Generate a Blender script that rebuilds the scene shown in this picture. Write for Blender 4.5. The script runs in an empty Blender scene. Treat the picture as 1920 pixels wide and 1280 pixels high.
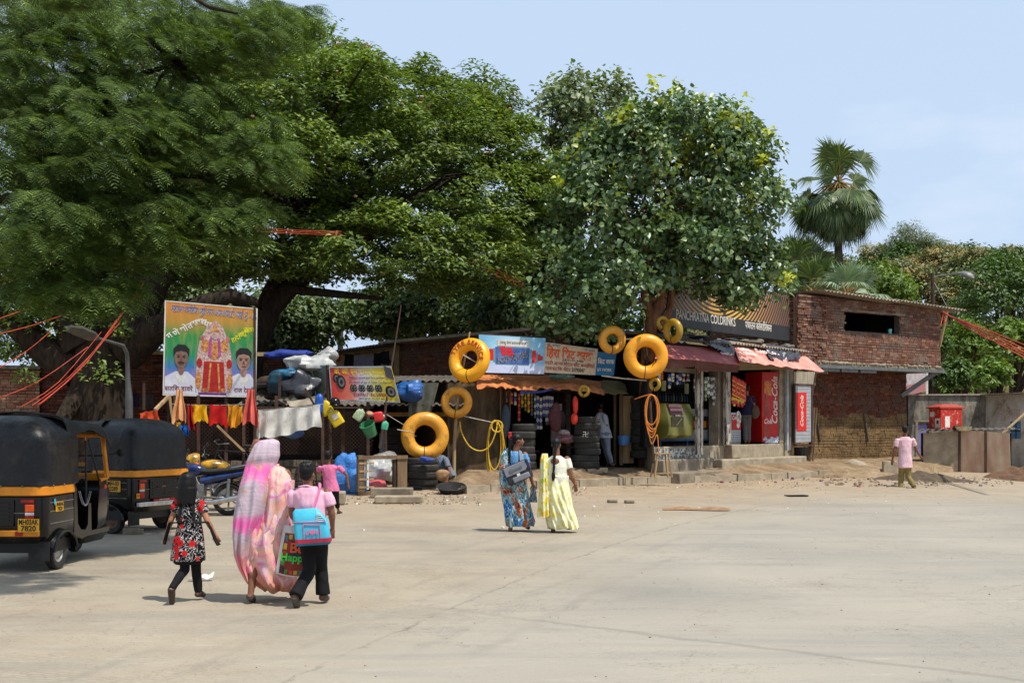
import bpy,math,random
import numpy as np
from mathutils import Vector,Matrix,noise as mnoise
random.seed(7);RNG=np.random.default_rng(7)
SC=bpy.context.scene;COL=SC.collection
PI=math.pi;R=math.radians
# ---------------------------------------------------------------- camera, sky, sun, exposure
F,HC,CX,HY=2200.0,1.68,960.0,798.0 # focal length in photo pixels, eye height, centre column, horizon row
cam=bpy.data.cameras.new('camera');camo=bpy.data.objects.new('camera',cam);COL.objects.link(camo)
camo.location=(0,0,HC);camo.rotation_euler=(R(90),0,0)
cam.sensor_width=36;cam.lens=36*F/1920;cam.shift_y=(HY-640)/1920;cam.clip_end=3000;cam.clip_start=0.1
SC.camera=camo
SUN_EL,SUN_AZ=64.0,127.0 # azimuth clockwise from +Y
sv=Vector((math.cos(R(SUN_EL))*math.sin(R(SUN_AZ)),math.cos(R(SUN_EL))*math.cos(R(SUN_AZ)),math.sin(R(SUN_EL))))
sun=bpy.data.lights.new('sun','SUN');suno=bpy.data.objects.new('sun',sun);COL.objects.link(suno)
sun.energy=4.6;sun.angle=R(0.55);sun.color=(1,.955,.87)
suno.rotation_euler=sv.to_track_quat('Z','Y').to_euler();suno.location=(20,-10,40)
W=bpy.data.worlds.new('World');SC.world=W;W.use_nodes=True
wn=W.node_tree;bg=wn.nodes['Background']
sky=wn.nodes.new('ShaderNodeTexSky');sky.sky_type='NISHITA';sky.sun_disc=False
sky.sun_elevation=R(SUN_EL);sky.sun_rotation=R(SUN_AZ);sky.air_density=1.0;sky.dust_density=2.2;sky.ozone_density=1.6
tc=wn.nodes.new('ShaderNodeTexCoord');mp=wn.nodes.new('ShaderNodeMapping');mp.inputs['Scale'].default_value=(1.6,1.6,4.5);mp.inputs['Location'].default_value=(.9,.45,.3)
nz=wn.nodes.new('ShaderNodeTexNoise');nz.inputs['Scale'].default_value=2.3;nz.inputs['Detail'].default_value=7;nz.inputs['Roughness'].default_value=.55
rp=wn.nodes.new('ShaderNodeValToRGB');rp.color_ramp.elements[0].position=.54;rp.color_ramp.elements[0].color=(.0,.0,.0,1);rp.color_ramp.elements[1].position=.85;rp.color_ramp.elements[1].color=(.55,.55,.55,1)
mx=wn.nodes.new('ShaderNodeMix');mx.data_type='RGBA'
wn.links.new(tc.outputs['Generated'],mp.inputs[0]);wn.links.new(mp.outputs[0],nz.inputs[0]);wn.links.new(nz.outputs[0],rp.inputs[0])
hz=wn.nodes.new('ShaderNodeMix');hz.data_type='RGBA';hz.inputs[0].default_value=.86;hz.inputs[7].default_value=(5.5,6.9,8.9,1)
wn.links.new(rp.outputs[0],mx.inputs[0]);wn.links.new(sky.outputs[0],hz.inputs[6]);wn.links.new(hz.outputs[2],mx.inputs[6]);mx.inputs[7].default_value=(9.0,9.3,9.8,1)
wn.links.new(mx.outputs[2],bg.inputs[0]);bg.inputs[1].default_value=0.105
SC.view_settings.view_transform='Standard';SC.view_settings.look='None';SC.view_settings.exposure=0.12;SC.view_settings.gamma=1
SC.cycles.max_bounces=6;SC.cycles.diffuse_bounces=3;SC.cycles.glossy_bounces=2;SC.cycles.transmission_bounces=3;SC.cycles.transparent_max_bounces=6
# ---------------------------------------------------------------- pixel <-> world
def gz(x,y):# the ground rises gently towards the shops
    s=y-.6*max(0,x);t=min(1,max(0,(s-19)/9));return .27*t*t*(3-2*t)
def P(px,py,d):return Vector(((px-CX)/F*d,d,HC-(py-HY)/F*d))
def G(px,py):# where a pixel's ray meets the ground
    d=20
    for _ in range(30):d=.5*d+.5*(HC-gz((px-CX)/F*d,d))*F/(py-HY)
    return Vector(((px-CX)/F*d,d,gz((px-CX)/F*d,d)))
class Frame:# a vertical plane: local x runs along it, local +y goes in, away from us
    def __init__(s,pa,da,pb,db):
        s.o=Vector(((pa-CX)/F*da,da,0));b=Vector(((pb-CX)/F*db,db,0));v=b-s.o;s.L=v.length;s.a=math.atan2(v.y,v.x)
        s.u=v.normalized();s.n=Vector((-s.u.y,s.u.x,0));s.M=Matrix.Translation(s.o) @ Matrix.Rotation(s.a,4,'Z')
    def w(s,x,y,z):return s.o+s.u*x+s.n*y+Vector((0,0,z))
    def hit(s,px,py,y=0.0):# local coordinates of a pixel on the plane local y = y
        dr=Vector(((px-CX)/F,1,-(py-HY)/F));c=Vector((0,0,HC))
        t=(y-(c-s.o).dot(s.n))/dr.dot(s.n);p=c+dr*t;q=p-s.o
        return Vector((q.dot(s.u),y,p.z))
    def wp(s,px,py,y=0.0):return s.M @ s.hit(px,py,y)
# ---------------------------------------------------------------- mesh builder
def frames(pts):
    pts=[Vector(p) for p in pts];n=len(pts);T=[]
    for i in range(n):
        a=pts[max(i-1,0)];b=pts[min(i+1,n-1)];t=(b-a);T.append(t.normalized() if t.length > 1e-9 else Vector((0,0,1)))
    u=T[0].orthogonal().normalized();out=[]
    for i in range(n):
        u=(u-T[i]*u.dot(T[i]));u=u.normalized() if u.length > 1e-6 else T[i].orthogonal().normalized();out.append((pts[i],u,T[i].cross(u)))
    return out
class MB:
    def __init__(s):s.v=[];s.f=[];s.m=[]
    def add(s,vs,fs,mi=0):
        o=len(s.v);s.v += [Vector(v) for v in vs];s.f += [tuple(i+o for i in f) for f in fs];s.m += [mi]*len(fs);return s
    def box(s,c,size,rot=None,mi=0,taper=1.0):
        x,y,z=[k/2 for k in size];c=Vector(c);t=taper
        vs=[(-x,-y,-z),(x,-y,-z),(x,y,-z),(-x,y,-z),(-x*t,-y*t,z),(x*t,-y*t,z),(x*t,y*t,z),(-x*t,y*t,z)]
        vs=[Vector(v) for v in vs]
        if rot is not None:vs=[rot @ v for v in vs]
        return s.add([v+c for v in vs],[(0,3,2,1),(4,5,6,7),(0,1,5,4),(1,2,6,5),(2,3,7,6),(3,0,4,7)],mi)
    def b2(s,a,b,mi=0):
        a=Vector(a);b=Vector(b);return s.box((a+b)/2,[abs(k) for k in (b-a)],None,mi)
    def bar(s,a,b,w,h,mi=0):# a squared bar between two points
        a=Vector(a);b=Vector(b);d=b-a;q=d.to_track_quat('Z','Y').to_matrix();return s.box((a+b)/2,(w,h,d.length),q,mi)
    def loft(s,rings,mi=0,caps=True,closed=False):
        n=len(rings[0]);vs=[p for r in rings for p in r];fs=[];k=len(rings)
        for i in range(k-1 if not closed else k):
            for j in range(n):
                a=i*n+j;b=i*n+(j+1) % n;c=((i+1) % k)*n+(j+1) % n;d=((i+1) % k)*n+j;fs.append((a,b,c,d))
        if caps and not closed:fs += [tuple(range(n-1,-1,-1)),tuple(range((k-1)*n,k*n))]
        return s.add(vs,fs,mi)
    def tube(s,pts,r,n=8,mi=0,caps=True,flat=1.0):
        fr=frames(pts);k=len(pts);rs=r if hasattr(r,'__len__') else [r]*k
        return s.loft([[p+u*math.cos(2*PI*j/n)*rs[i]+w*math.sin(2*PI*j/n)*rs[i]*flat for j in range(n)] for i,(p,u,w) in enumerate(fr)],mi,caps)
    def sph(s,c,r,rot=None,nu=12,nv=8,mi=0):
        c=Vector(c);r=(r,r,r) if not hasattr(r,'__len__') else r;rings=[]
        for i in range(1,nv):
            t=PI*i/nv;rings.append([Vector((r[0]*math.sin(t)*math.cos(2*PI*j/nu),r[1]*math.sin(t)*math.sin(2*PI*j/nu),-r[2]*math.cos(t))) for j in range(nu)])
        vs=[Vector((0,0,-r[2]))]+[p for q in rings for p in q]+[Vector((0,0,r[2]))]
        fs=[(0,1+(j+1) % nu,1+j) for j in range(nu)]
        for i in range(nv-2):
            for j in range(nu):fs.append((1+i*nu+j,1+i*nu+(j+1) % nu,1+(i+1)*nu+(j+1) % nu,1+(i+1)*nu+j))
        b=1+(nv-2)*nu;fs += [(b+j,b+(j+1) % nu,len(vs)-1) for j in range(nu)]
        if rot is not None:vs=[rot @ v for v in vs]
        return s.add([v+c for v in vs],fs,mi)
    def torus(s,c,Rr,r,rot=None,nu=32,nv=12,mi=0,flat=1.0,fn=None):
        c=Vector(c);rings=[]
        for i in range(nu):
            a=2*PI*i/nu;ring=[]
            for j in range(nv):
                b=2*PI*j/nv;rr=r*(fn(a,b) if fn else 1);k=Rr+rr*math.cos(b)*flat;p=Vector((k*math.cos(a),k*math.sin(a),rr*math.sin(b)));ring.append((rot @ p if rot is not None else p)+c)
            rings.append(ring)
        return s.loft(rings,mi,False,True)
    def lathe(s,prof,c=(0,0,0),rot=None,n=24,mi=0,caps=True):
        c=Vector(c);rings=[]
        for r,z in prof:
            ring=[Vector((r*math.cos(2*PI*j/n),r*math.sin(2*PI*j/n),z)) for j in range(n)];rings.append([(rot @ p if rot is not None else p)+c for p in ring])
        return s.loft(rings,mi,caps)
    def sheet(s,fn,nu,nv,mi=0,thick=.006):# fn(u, v) -> point; a cloth with two sides
        g=[[Vector(fn(i/nu,j/nv)) for j in range(nv+1)] for i in range(nu+1)];vs=[];vs2=[]
        for i in range(nu+1):
            for j in range(nv+1):
                a=g[min(i+1,nu)][j]-g[max(i-1,0)][j];b=g[i][min(j+1,nv)]-g[i][max(j-1,0)];n=a.cross(b);n=n.normalized() if n.length > 1e-9 else Vector((0,0,1))
                vs.append(g[i][j]);vs2.append(g[i][j]+n*thick)
        k=nv+1;fs=[];m=len(vs)
        for i in range(nu):
            for j in range(nv):
                a=i*k+j;fs.append((a+m,a+k+m,a+k+1+m,a+1+m));fs.append((a,a+1,a+k+1,a+k))
        bd=[i*k for i in range(nu+1)]+[nu*k+j for j in range(1,k)]+[i*k+nv for i in range(nu-1,-1,-1)]+[j for j in range(nv-1,0,-1)]
        for i in range(len(bd)):a=bd[i];b=bd[(i+1) % len(bd)];fs.append((a,b,b+m,a+m))
        return s.add(vs+vs2,fs,mi)
    def poly(s,pts,nrm,t,mi=0):# extruded polygon
        nrm=Vector(nrm).normalized()*t;n=len(pts);a=[Vector(p) for p in pts];b=[p+nrm for p in a]
        return s.add(a+b,[tuple(range(n-1,-1,-1)),tuple(range(n,2*n))]+[(i,(i+1) % n,n+(i+1) % n,n+i) for i in range(n)],mi)
    def blob(s,c,r,amp=.15,fr=2.0,nu=24,nv=14,mi=0,seed=0,flat=None,rot=None):
        o=len(s.v);s.sph((0,0,0),r,None,nu,nv,mi);c=Vector(c);sd=Vector((seed*3.7,seed*1.3,seed*2.1))
        for i in range(o,len(s.v)):
            p=s.v[i];q=p*fr+sd;k=1+amp*(mnoise.noise(q)+.5*mnoise.noise(q*2.3)+.3*abs(mnoise.noise(q*5)))*1.6;p=p*k
            if flat is not None and p.z < flat:p.z=flat+(p.z-flat)*.1
            if rot is not None:p=rot @ p
            s.v[i]=p+c
        return s
    def xf(s,M):s.v=[M @ v for v in s.v];return s
    def jit(s,a,fr=3.0):
        for i,v in enumerate(s.v):s.v[i]=v+mnoise.noise_vector(v*fr)*a
        return s
WM={} # world matrix of every object, by name
def finish(me,mats,ang=35,smooth=True):
    for m in (mats if isinstance(mats,(list,tuple)) else [mats]):me.materials.append(m)
    if smooth:
        me.polygons.foreach_set('use_smooth',[True]*len(me.polygons));me.set_sharp_from_angle(angle=R(ang))
def link(name,me,parent,M):
    o=bpy.data.objects.new(name,me);COL.objects.link(o)
    if parent is not None:o.parent=parent;o.matrix_local=WM[parent.name].inverted() @ M
    else:o.matrix_local=M
    WM[o.name]=M.copy();return o
def part(name,mb,mats,parent,ang=35,label=None,stuff=False,bevel=0,base=None,smooth=True):
    """world-space geometry -> one mesh object under PARENT (or top level with its origin at its base)"""
    me=bpy.data.meshes.new(name)
    if parent is not None:M=WM[parent.name]
    else:
        xs=[v.x for v in mb.v];ys=[v.y for v in mb.v];zs=[v.z for v in mb.v]
        M=Matrix.Translation(base or ((min(xs)+max(xs))/2,(min(ys)+max(ys))/2,min(zs)))
    Mi=M.inverted();me.from_pydata([Mi @ v for v in mb.v],[],mb.f);me.polygons.foreach_set('material_index',mb.m);finish(me,mats,ang,smooth);me.update()
    o=link(name,me,parent,M)
    if label:o['label']=label
    if stuff:o['kind']='stuff'
    if bevel:
        b=o.modifiers.new('bevel','BEVEL');b.width=bevel;b.segments=2;b.limit_method='ANGLE';b.angle_limit=R(40)
    return o
def tag(o,label,cat,group=None,kind=None):
    o['label']=label;o['category']=cat
    if group:o['group']=group
    if kind:o['kind']=kind
    return o
def thing(name,label,cat,loc=(0,0,0),rotz=0,group=None):
    o=bpy.data.objects.new(name,None);COL.objects.link(o);o.empty_display_size=.2
    M=Matrix.Translation(loc) @ Matrix.Rotation(rotz,4,'Z');o.matrix_local=M;WM[o.name]=M;return tag(o,label,cat,group)
def top(name,mb,mats,label,cat,group=None,kind=None,**k):
    o=part(name,mb,mats,None,**k);return tag(o,label,cat,group,kind)
def struct(name,mb,mats,**k):o=part(name,mb,mats,None,**k);o['kind']='structure';return o
def dup(root,M,label=None,group=None):
    def cp(o,par,Mw):
        c=o.copy();COL.objects.link(c);WM[c.name]=Mw
        if par is not None:c.parent=par;c.matrix_local=WM[par.name].inverted() @ Mw
        else:c.matrix_local=Mw
        for ch in list(o.children):cp(ch,c,Mw @ WM[o.name].inverted() @ WM[ch.name])
        return c
    r=cp(root,None,M)
    if label:r['label']=label
    if group:r['group']=group
    return r
def LOC(p,rz=0,s=1,rx=0,ry=0):return Matrix.Translation(p) @ Matrix.Rotation(rz,4,'Z') @ Matrix.Rotation(ry,4,'Y') @ Matrix.Rotation(rx,4,'X') @ (Matrix.Diagonal((s[0],s[1],s[2],1)) if hasattr(s,'__len__') else Matrix.Scale(s,4))
# ---------------------------------------------------------------- materials
def lin(c):
    return tuple(((k/255)/12.92 if k/255 <= .04045 else ((k/255+.055)/1.055)**2.4) for k in c[:3])+(1,)
class NT:# a short way to write node trees
    def __init__(s,name):
        s.m=bpy.data.materials.new(name);s.m.use_nodes=True;s.t=s.m.node_tree;s.b=s.t.nodes['Principled BSDF'];s.out=s.t.nodes['Material Output'];s.tc=None
    def n(s,ty,**k):
        x=s.t.nodes.new('ShaderNode'+ty)
        for a,v in k.items():setattr(x,a,v)
        return x
    def set(s,sock,v):
        if v is None:return
        if hasattr(v,'is_output') or isinstance(v,bpy.types.NodeSocket):s.t.links.new(v,sock)
        else:sock.default_value=v
    def co(s,scale=None,kind='Object',rot=None,loc=None):
        if s.tc is None:s.tc=s.n('TexCoord')
        o=s.tc.outputs[kind]
        if scale is not None or rot is not None or loc is not None:
            m=s.n('Mapping');s.t.links.new(o,m.inputs[0])
            if scale is not None:m.inputs['Scale'].default_value=scale if hasattr(scale,'__len__') else (scale,)*3
            if rot is not None:m.inputs['Rotation'].default_value=rot
            if loc is not None:m.inputs['Location'].default_value=loc
            o=m.outputs[0]
        return o
    def noise(s,sc=5,det=4,ro=.55,vec=None,dist=0):
        x=s.n('TexNoise');x.inputs['Scale'].default_value=sc;x.inputs['Detail'].default_value=det;x.inputs['Roughness'].default_value=ro;x.inputs['Distortion'].default_value=dist
        s.t.links.new(vec if vec is not None else s.co(),x.inputs[0]);return x.outputs[0]
    def voro(s,sc=5,vec=None,feature='F1',out='Distance',rnd=1):
        x=s.n('TexVoronoi',feature=feature);x.inputs['Scale'].default_value=sc;x.inputs['Randomness'].default_value=rnd
        s.t.links.new(vec if vec is not None else s.co(),x.inputs[0]);return x.outputs[out]
    def wave(s,sc=5,dist=2,det=2,vec=None,dirn='X',typ='BANDS',dsc=1):
        x=s.n('TexWave',wave_type=typ)
        if typ == 'BANDS':x.bands_direction=dirn
        x.inputs['Scale'].default_value=sc;x.inputs['Distortion'].default_value=dist;x.inputs['Detail'].default_value=det;x.inputs['Detail Scale'].default_value=dsc
        s.t.links.new(vec if vec is not None else s.co(),x.inputs[0]);return x.outputs['Fac']
    def math(s,op,a,b=None,clamp=False):
        x=s.n('Math',operation=op);x.use_clamp=clamp;s.set(x.inputs[0],a);s.set(x.inputs[1],b);return x.outputs[0]
    def ramp(s,fac,stops,interp='LINEAR'):
        x=s.n('ValToRGB');cr=x.color_ramp;cr.interpolation=interp
        while len(cr.elements) < len(stops):cr.elements.new(.5)
        for e,(p,c) in zip(cr.elements,stops):e.position=p;e.color=c if len(c) == 4 else lin(c)
        s.t.links.new(fac,x.inputs[0]);return x.outputs[0]
    def step(s,fac,lo,hi):# 0 below lo, 1 above hi
        x=s.n('MapRange');x.inputs[1].default_value=lo;x.inputs[2].default_value=hi;s.set(x.inputs[0],fac);return x.outputs[0]
    def mix(s,f,a,b,mode='MIX'):
        x=s.n('Mix',data_type='RGBA',blend_type=mode);s.set(x.inputs[0],f)
        for i,v in ((6,a),(7,b)):s.set(x.inputs[i],lin(v) if isinstance(v,tuple) and len(v) == 3 else v)
        return x.outputs[2]
    def bump(s,h,st=.3,dist=.01,nrm=None):
        x=s.n('Bump');x.inputs['Strength'].default_value=st;x.inputs['Distance'].default_value=dist;s.t.links.new(h,x.inputs['Height'])
        if nrm is not None:s.t.links.new(nrm,x.inputs['Normal'])
        s.t.links.new(x.outputs[0],s.b.inputs['Normal']);return x.outputs[0]
    def sep(s,v=None):
        x=s.n('SeparateXYZ');s.t.links.new(v if v is not None else s.co(),x.inputs[0]);return x.outputs
    def isl(s):return s.n('NewGeometry').outputs['Random Per Island']
    def fin(s,c=None,rough=.7,metal=0,spec=.4,coat=0):
        if c is not None:s.set(s.b.inputs['Base Color'],lin(c) if isinstance(c,tuple) and len(c) == 3 else c)
        s.set(s.b.inputs['Roughness'],rough);s.set(s.b.inputs['Metallic'],metal);s.b.inputs['Specular IOR Level'].default_value=spec;s.b.inputs['Coat Weight'].default_value=coat;return s.m
MC={}
def mat(name,c,c2=None,rough=.7,metal=0,sc=6,spec=.4,bump=.25,bsc=None,dirt=.3,dc=(120,105,85),coat=0,stretch=None,bd=.006):
    """plain weathered stuff: two tones by noise, a little dirt, a little bump"""
    if name in MC:return MC[name]
    t=NT(name);c2=c2 or tuple(int(k*.78) for k in c);v=t.co(stretch) if stretch else t.co()
    a=t.noise(sc,5,.6,v);col=t.mix(t.step(a,.35,.65),c,c2)
    if dirt:col=t.mix(t.math('MULTIPLY',t.step(t.noise(sc*.45,6,.7),.5,.8),dirt),col,dc)
    if bump:t.bump(t.noise(bsc or sc*6,4,.6,v),bump,bd)
    MC[name]=t.fin(col,rough,metal,spec,coat);return MC[name]
def flat(name,c,rough=.6,metal=0,spec=.4):
    if name in MC:return MC[name]
    MC[name]=NT(name).fin(c,rough,metal,spec);return MC[name]
def text(body,size,M,m,parent,name='lettering',off=0.0,ext=.002,wx=1.0,kern=None,shear=0,align='CENTER',label=None):
    """lettering as a mesh; M puts it in the world (x right, y up, z out of the sign)"""
    c=bpy.data.curves.new('t','FONT');c.body=body;c.size=size;c.align_x=align;c.align_y='CENTER';c.extrude=ext;c.offset=off*size;c.shear=shear;c.resolution_u=3
    if kern:
        for i in kern:c.body_format[i].kerning=kern[i]
    o=bpy.data.objects.new('t',c);me=bpy.data.meshes.new_from_object(o);bpy.data.objects.remove(o)
    me.transform(Matrix.Diagonal((wx,1,1,1)));me.materials.clear();me.materials.append(m);me.name=name
    q=link(name,me,parent,M)
    if label:q['label']=label
    return q
def face_M(fr,x,y,z,roll=0):return fr.M @ Matrix.Translation((x,y,z)) @ Matrix.Rotation(R(90),4,'X') @ Matrix.Rotation(roll,4,'Z')
# ================================================================ MATERIALS
def ground_mat():
    t=NT('ground_concrete');v=t.co();X,Y,Z=t.sep(v)
    n1=t.noise(.35,6,.6);n2=t.noise(2.2,6,.65);n3=t.noise(26,4,.7);n4=t.noise(.12,3,.5)
    g=t.math('ADD',t.math('ADD',t.math('MULTIPLY',X,3.05),12.6),t.math('MULTIPLY',t.math('MULTIPLY',X,X),-.16)) # edge of the old road slab
    d=t.math('ADD',t.math('SUBTRACT',Y,g),t.math('MULTIPLY',t.math('SUBTRACT',n2,.5),1.0))
    apron=t.ramp(n1,[(.3,(140,129,112)),(.5,(159,147,128)),(.7,(146,131,111))])
    road=t.ramp(n4,[(.35,(142,135,124)),(.5,(157,149,135)),(.68,(130,124,115))])
    c=t.mix(t.step(t.math('ADD',d,t.math('MULTIPLY',t.math('SUBTRACT',n4,.5),9)),-3.5,2.5),road,apron)
    c=t.mix(t.math('MULTIPLY',t.step(t.noise(.8,5,.7,t.co((.25,1,1),rot=(0,0,.25))),.55,.75),.35),c,(140,134,124))
    # tyre marks running along the road and the tarred joint
    c=t.mix(t.math('MULTIPLY',t.step(t.noise(.8,7,.75,t.co((.12,1,1),rot=(0,0,-.5)),1.5),.48,.68),.42),c,(120,118,114))
    jt=t.math('ABSOLUTE',t.math('ADD',d,t.math('MULTIPLY',t.math('SUBTRACT',n3,.5),.22)))
    c=t.mix(t.math('MULTIPLY',t.math('SUBTRACT',1,t.step(jt,.01,.1)),t.math('MULTIPLY',t.step(n2,.38,.6),.7)),c,(104,97,88))
    ew=t.noise(1.1,6,.75,None,1.2);cr=t.math('ABSOLUTE',t.math('SUBTRACT',ew,.5))
    c=t.mix(t.math('MULTIPLY',t.math('SUBTRACT',1,t.step(cr,.0,.006)),t.math('MULTIPLY',t.step(n1,.46,.54),.6)),c,(104,97,88))
    ew2=t.noise(.33,7,.7,t.co(loc=(7,3,0)),.8);c=t.mix(t.math('MULTIPLY',t.math('SUBTRACT',1,t.step(t.math('ABSOLUTE',t.math('SUBTRACT',ew2,.52)),.0,.0035)),.55),c,(104,97,88))
    c=t.mix(t.math('MULTIPLY',t.step(t.noise(.6,6,.85,t.co(loc=(2,9,0)),.4),.56,.7),.4),c,(118,106,92));c=t.mix(t.math('MULTIPLY',t.step(t.noise(3.2,5,.8,t.co((.3,1,1),rot=(0,0,-.5))),.58,.72),.3),c,(186,178,162))
    # clay brick pavers on the left, dusty
    br=t.n('TexBrick');br.inputs['Scale'].default_value=4;br.inputs['Mortar Size'].default_value=.03;br.inputs['Color1'].default_value=(.8,)*3+(1,);br.inputs['Color2'].default_value=(1,1,1,1);br.inputs['Mortar'].default_value=(.25,)*3+(1,)
    dv=t.n('TexNoise');dv.inputs['Scale'].default_value=1.3;dv.inputs['Detail'].default_value=3;t.t.links.new(t.co(),dv.inputs[0]);va=t.n('VectorMath',operation='MULTIPLY_ADD');t.t.links.new(dv.outputs['Color'],va.inputs[0]);va.inputs[1].default_value=(.35,.35,0);t.t.links.new(t.co(rot=(0,0,.35)),va.inputs[2]);t.t.links.new(va.outputs[0],br.inputs[0])
    pm=t.math('MULTIPLY',t.step(d,0,3),t.step(t.noise(.5,5,.6),.4,.62));c=t.mix(t.math('MULTIPLY',pm,t.math('MULTIPLY',t.step(n2,.3,.7),.4)),c,br.outputs[0],'MULTIPLY')
    ln=t.math('ABSOLUTE',t.math('ADD',t.math('SUBTRACT',t.math('ADD',Y,t.math('MULTIPLY',X,.747)),10.3),t.math('MULTIPLY',t.math('SUBTRACT',n2,.5),.3)))
    c=t.mix(t.math('MULTIPLY',t.math('MULTIPLY',t.math('SUBTRACT',1,t.step(ln,.01,.09)),t.step(X,-1.2,.6)),.4),c,(108,103,96))
    for k_,(of,w_) in enumerate(((3.2,.16),(1.6,.14),(-1.5,.16),(-3.1,.14),(-5.6,.2))):
        tm=t.math('ABSOLUTE',t.math('ADD',t.math('ADD',d,of),t.math('MULTIPLY',t.math('SUBTRACT',n1,.5),1.6)));c=t.mix(t.math('MULTIPLY',t.math('SUBTRACT',1,t.step(tm,w_*.4,w_*2)),t.math('MULTIPLY',t.step(t.noise(.7,4,.6,t.co(loc=(k_,0,0))),.4,.65),.3)),c,(116,110,101))
    # brown dust near the shops
    fy=t.math('SUBTRACT',Y,t.math('MULTIPLY',t.math('MAXIMUM',X,0),.62));fy=t.math('ADD',fy,t.math('MULTIPLY',n2,5))
    c=t.mix(t.math('MULTIPLY',t.step(fy,22,29),.75),c,t.ramp(n2,[(.35,(139,115,88)),(.65,(167,145,117))]))
    c=t.mix(t.math('MULTIPLY',t.step(n3,.55,.8),.18),c,(205,198,186));c=t.mix(t.math('MULTIPLY',t.step(t.noise(60,2,.5),.62,.75),.35),c,(96,88,78))
    h=t.math('ADD',t.math('MULTIPLY',n2,.6),t.math('ADD',t.math('MULTIPLY',n3,.35),t.math('MULTIPLY',t.math('MULTIPLY',br.outputs['Fac'],pm),-.5)))
    t.bump(h,.45,.03);return t.fin(c,.93,0,.25)
def brick_mat(name,c1=(150,72,50),c2=(104,48,38),c3=(178,100,70),mo=(112,100,88)):
    t=NT(name);i=t.isl();c=t.ramp(i,[(0,c2),(.35,c1),(.7,tuple(int(k*.82) for k in c1)),(1,c3)])
    c=t.mix(t.math('MULTIPLY',t.step(t.noise(1.6,6,.75),.46,.66),.7),c,mo);c=t.mix(t.math('MULTIPLY',t.step(t.noise(22,5,.6),.5,.7),.4),c,tuple(int(k*.6) for k in c1))
    t.bump(t.noise(45,4,.7),.5,.01);return t.fin(c,.93,0,.15)
def leaf_mat(name,stops,trans=.35,rough=.5,spec=.5,young=None,sc=.6):
    t=NT(name);i=t.isl();c=t.ramp(i,stops)
    c=t.mix(t.math('MULTIPLY',t.step(t.noise(sc,3,.5),.42,.6),.45),c,t.ramp(i,[(p,tuple(min(255,int(k*1.35)) for k in q)) for p,q in stops]))
    if young:
        z=t.sep()[2];y=t.math('MULTIPLY',t.step(t.noise(1.6,3,.6),.57,.6),t.step(z,young[0],young[1]));c=t.mix(t.math('MULTIPLY',y,.85),c,(170,175,40))
    t.fin(c,rough,0,spec);tr=t.n('BsdfTranslucent');t.t.links.new(t.mix(1,c,(214,222,120),'MULTIPLY'),tr.inputs[0]);mx=t.n('MixShader');mx.inputs[0].default_value=trans
    t.t.links.new(t.b.outputs[0],mx.inputs[1]);t.t.links.new(tr.outputs[0],mx.inputs[2]);t.t.links.new(mx.outputs[0],t.out.inputs[0]);return t.m
def bark_mat(name,c1,c2):
    t=NT(name);v=t.co((1,1,.25));n=t.noise(9,6,.65,v);c=t.ramp(n,[(.3,c2),(.55,c1),(.75,tuple(min(255,int(k*1.3)) for k in c1))]);t.bump(t.voro(14,v),.7,.04);return t.fin(c,.95,0,.1)
def tube_mat(name,c,c2,dirt=.25,rough=.32):
    t=NT(name);c_=t.mix(t.step(t.noise(3,5,.6),.3,.7),c,c2);c_=t.mix(t.math('MULTIPLY',t.step(t.noise(5,7,.75),.52,.72),dirt),c_,(70,50,28));t.bump(t.noise(5,3,.5),.15,.03);return t.fin(c_,rough,0,.5)
M_ground=ground_mat()
M_brick=brick_mat('red_brick',(126,86,70),(86,62,52),(156,116,94),(132,122,108));M_brickd=brick_mat('shaded_brick',(110,62,46),(76,42,34),(128,82,60),(86,76,66));M_brickp=brick_mat('pale_brick',(176,118,90),(140,84,62),(196,150,120),(170,150,126))  # the darker brick has the shade of recessed and rear walls in its colour
M_mortar=mat('mortar',(104,92,80),(78,68,60),.95,sc=9,bump=.6)
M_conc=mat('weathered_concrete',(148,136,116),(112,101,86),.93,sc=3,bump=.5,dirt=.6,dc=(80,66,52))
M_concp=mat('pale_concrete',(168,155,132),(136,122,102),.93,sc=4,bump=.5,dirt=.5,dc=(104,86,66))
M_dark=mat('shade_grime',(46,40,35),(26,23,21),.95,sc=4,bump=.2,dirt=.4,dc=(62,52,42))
M_shade=mat('dark_interior',(20,18,17),(12,11,11),.95,sc=4,bump=.1,dirt=.2,dc=(34,30,26))  # near-black base colour stands in for the shade inside rooms and windows
M_wood=mat('weathered_wood',(128,104,76),(92,72,52),.9,sc=8,stretch=(1,1,.12),bump=.5,dirt=.4,dc=(60,48,38))
M_woodp=mat('pale_wood',(176,150,108),(142,114,78),.85,sc=8,stretch=(1,1,.15),bump=.4,dirt=.3)
M_woodd=mat('dark_wood',(72,52,38),(48,35,27),.9,sc=8,stretch=(1,1,.15),bump=.5)
M_rust=mat('rusty_sheet',(200,176,152),(172,138,112),.8,sc=3,stretch=(1,1,.3),bump=.3,dirt=.5,dc=(120,74,52))
M_rustd=mat('dark_rust',(78,52,40),(54,40,34),.85,sc=6,bump=.4)
M_tin=mat('old_tin',(112,104,92),(82,74,64),.75,sc=3,bump=.3,dirt=.5,dc=(72,52,38))
M_asb=mat('cement_sheet',(164,152,134),(130,118,102),.93,sc=4,bump=.4,dirt=.5,dc=(78,68,56))
M_steel=mat('grey_steel',(120,120,118),(92,92,90),.5,.3,sc=10,bump=.1,dirt=.3,dc=(90,66,48))
M_chrome=mat('chrome',(200,200,200),(170,170,170),.22,.9,sc=12,bump=.05,dirt=.15)
M_rubber=mat('black_rubber',(38,37,36),(27,26,26),.8,sc=7,bump=.25,dirt=.45,dc=(84,76,66))
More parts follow.
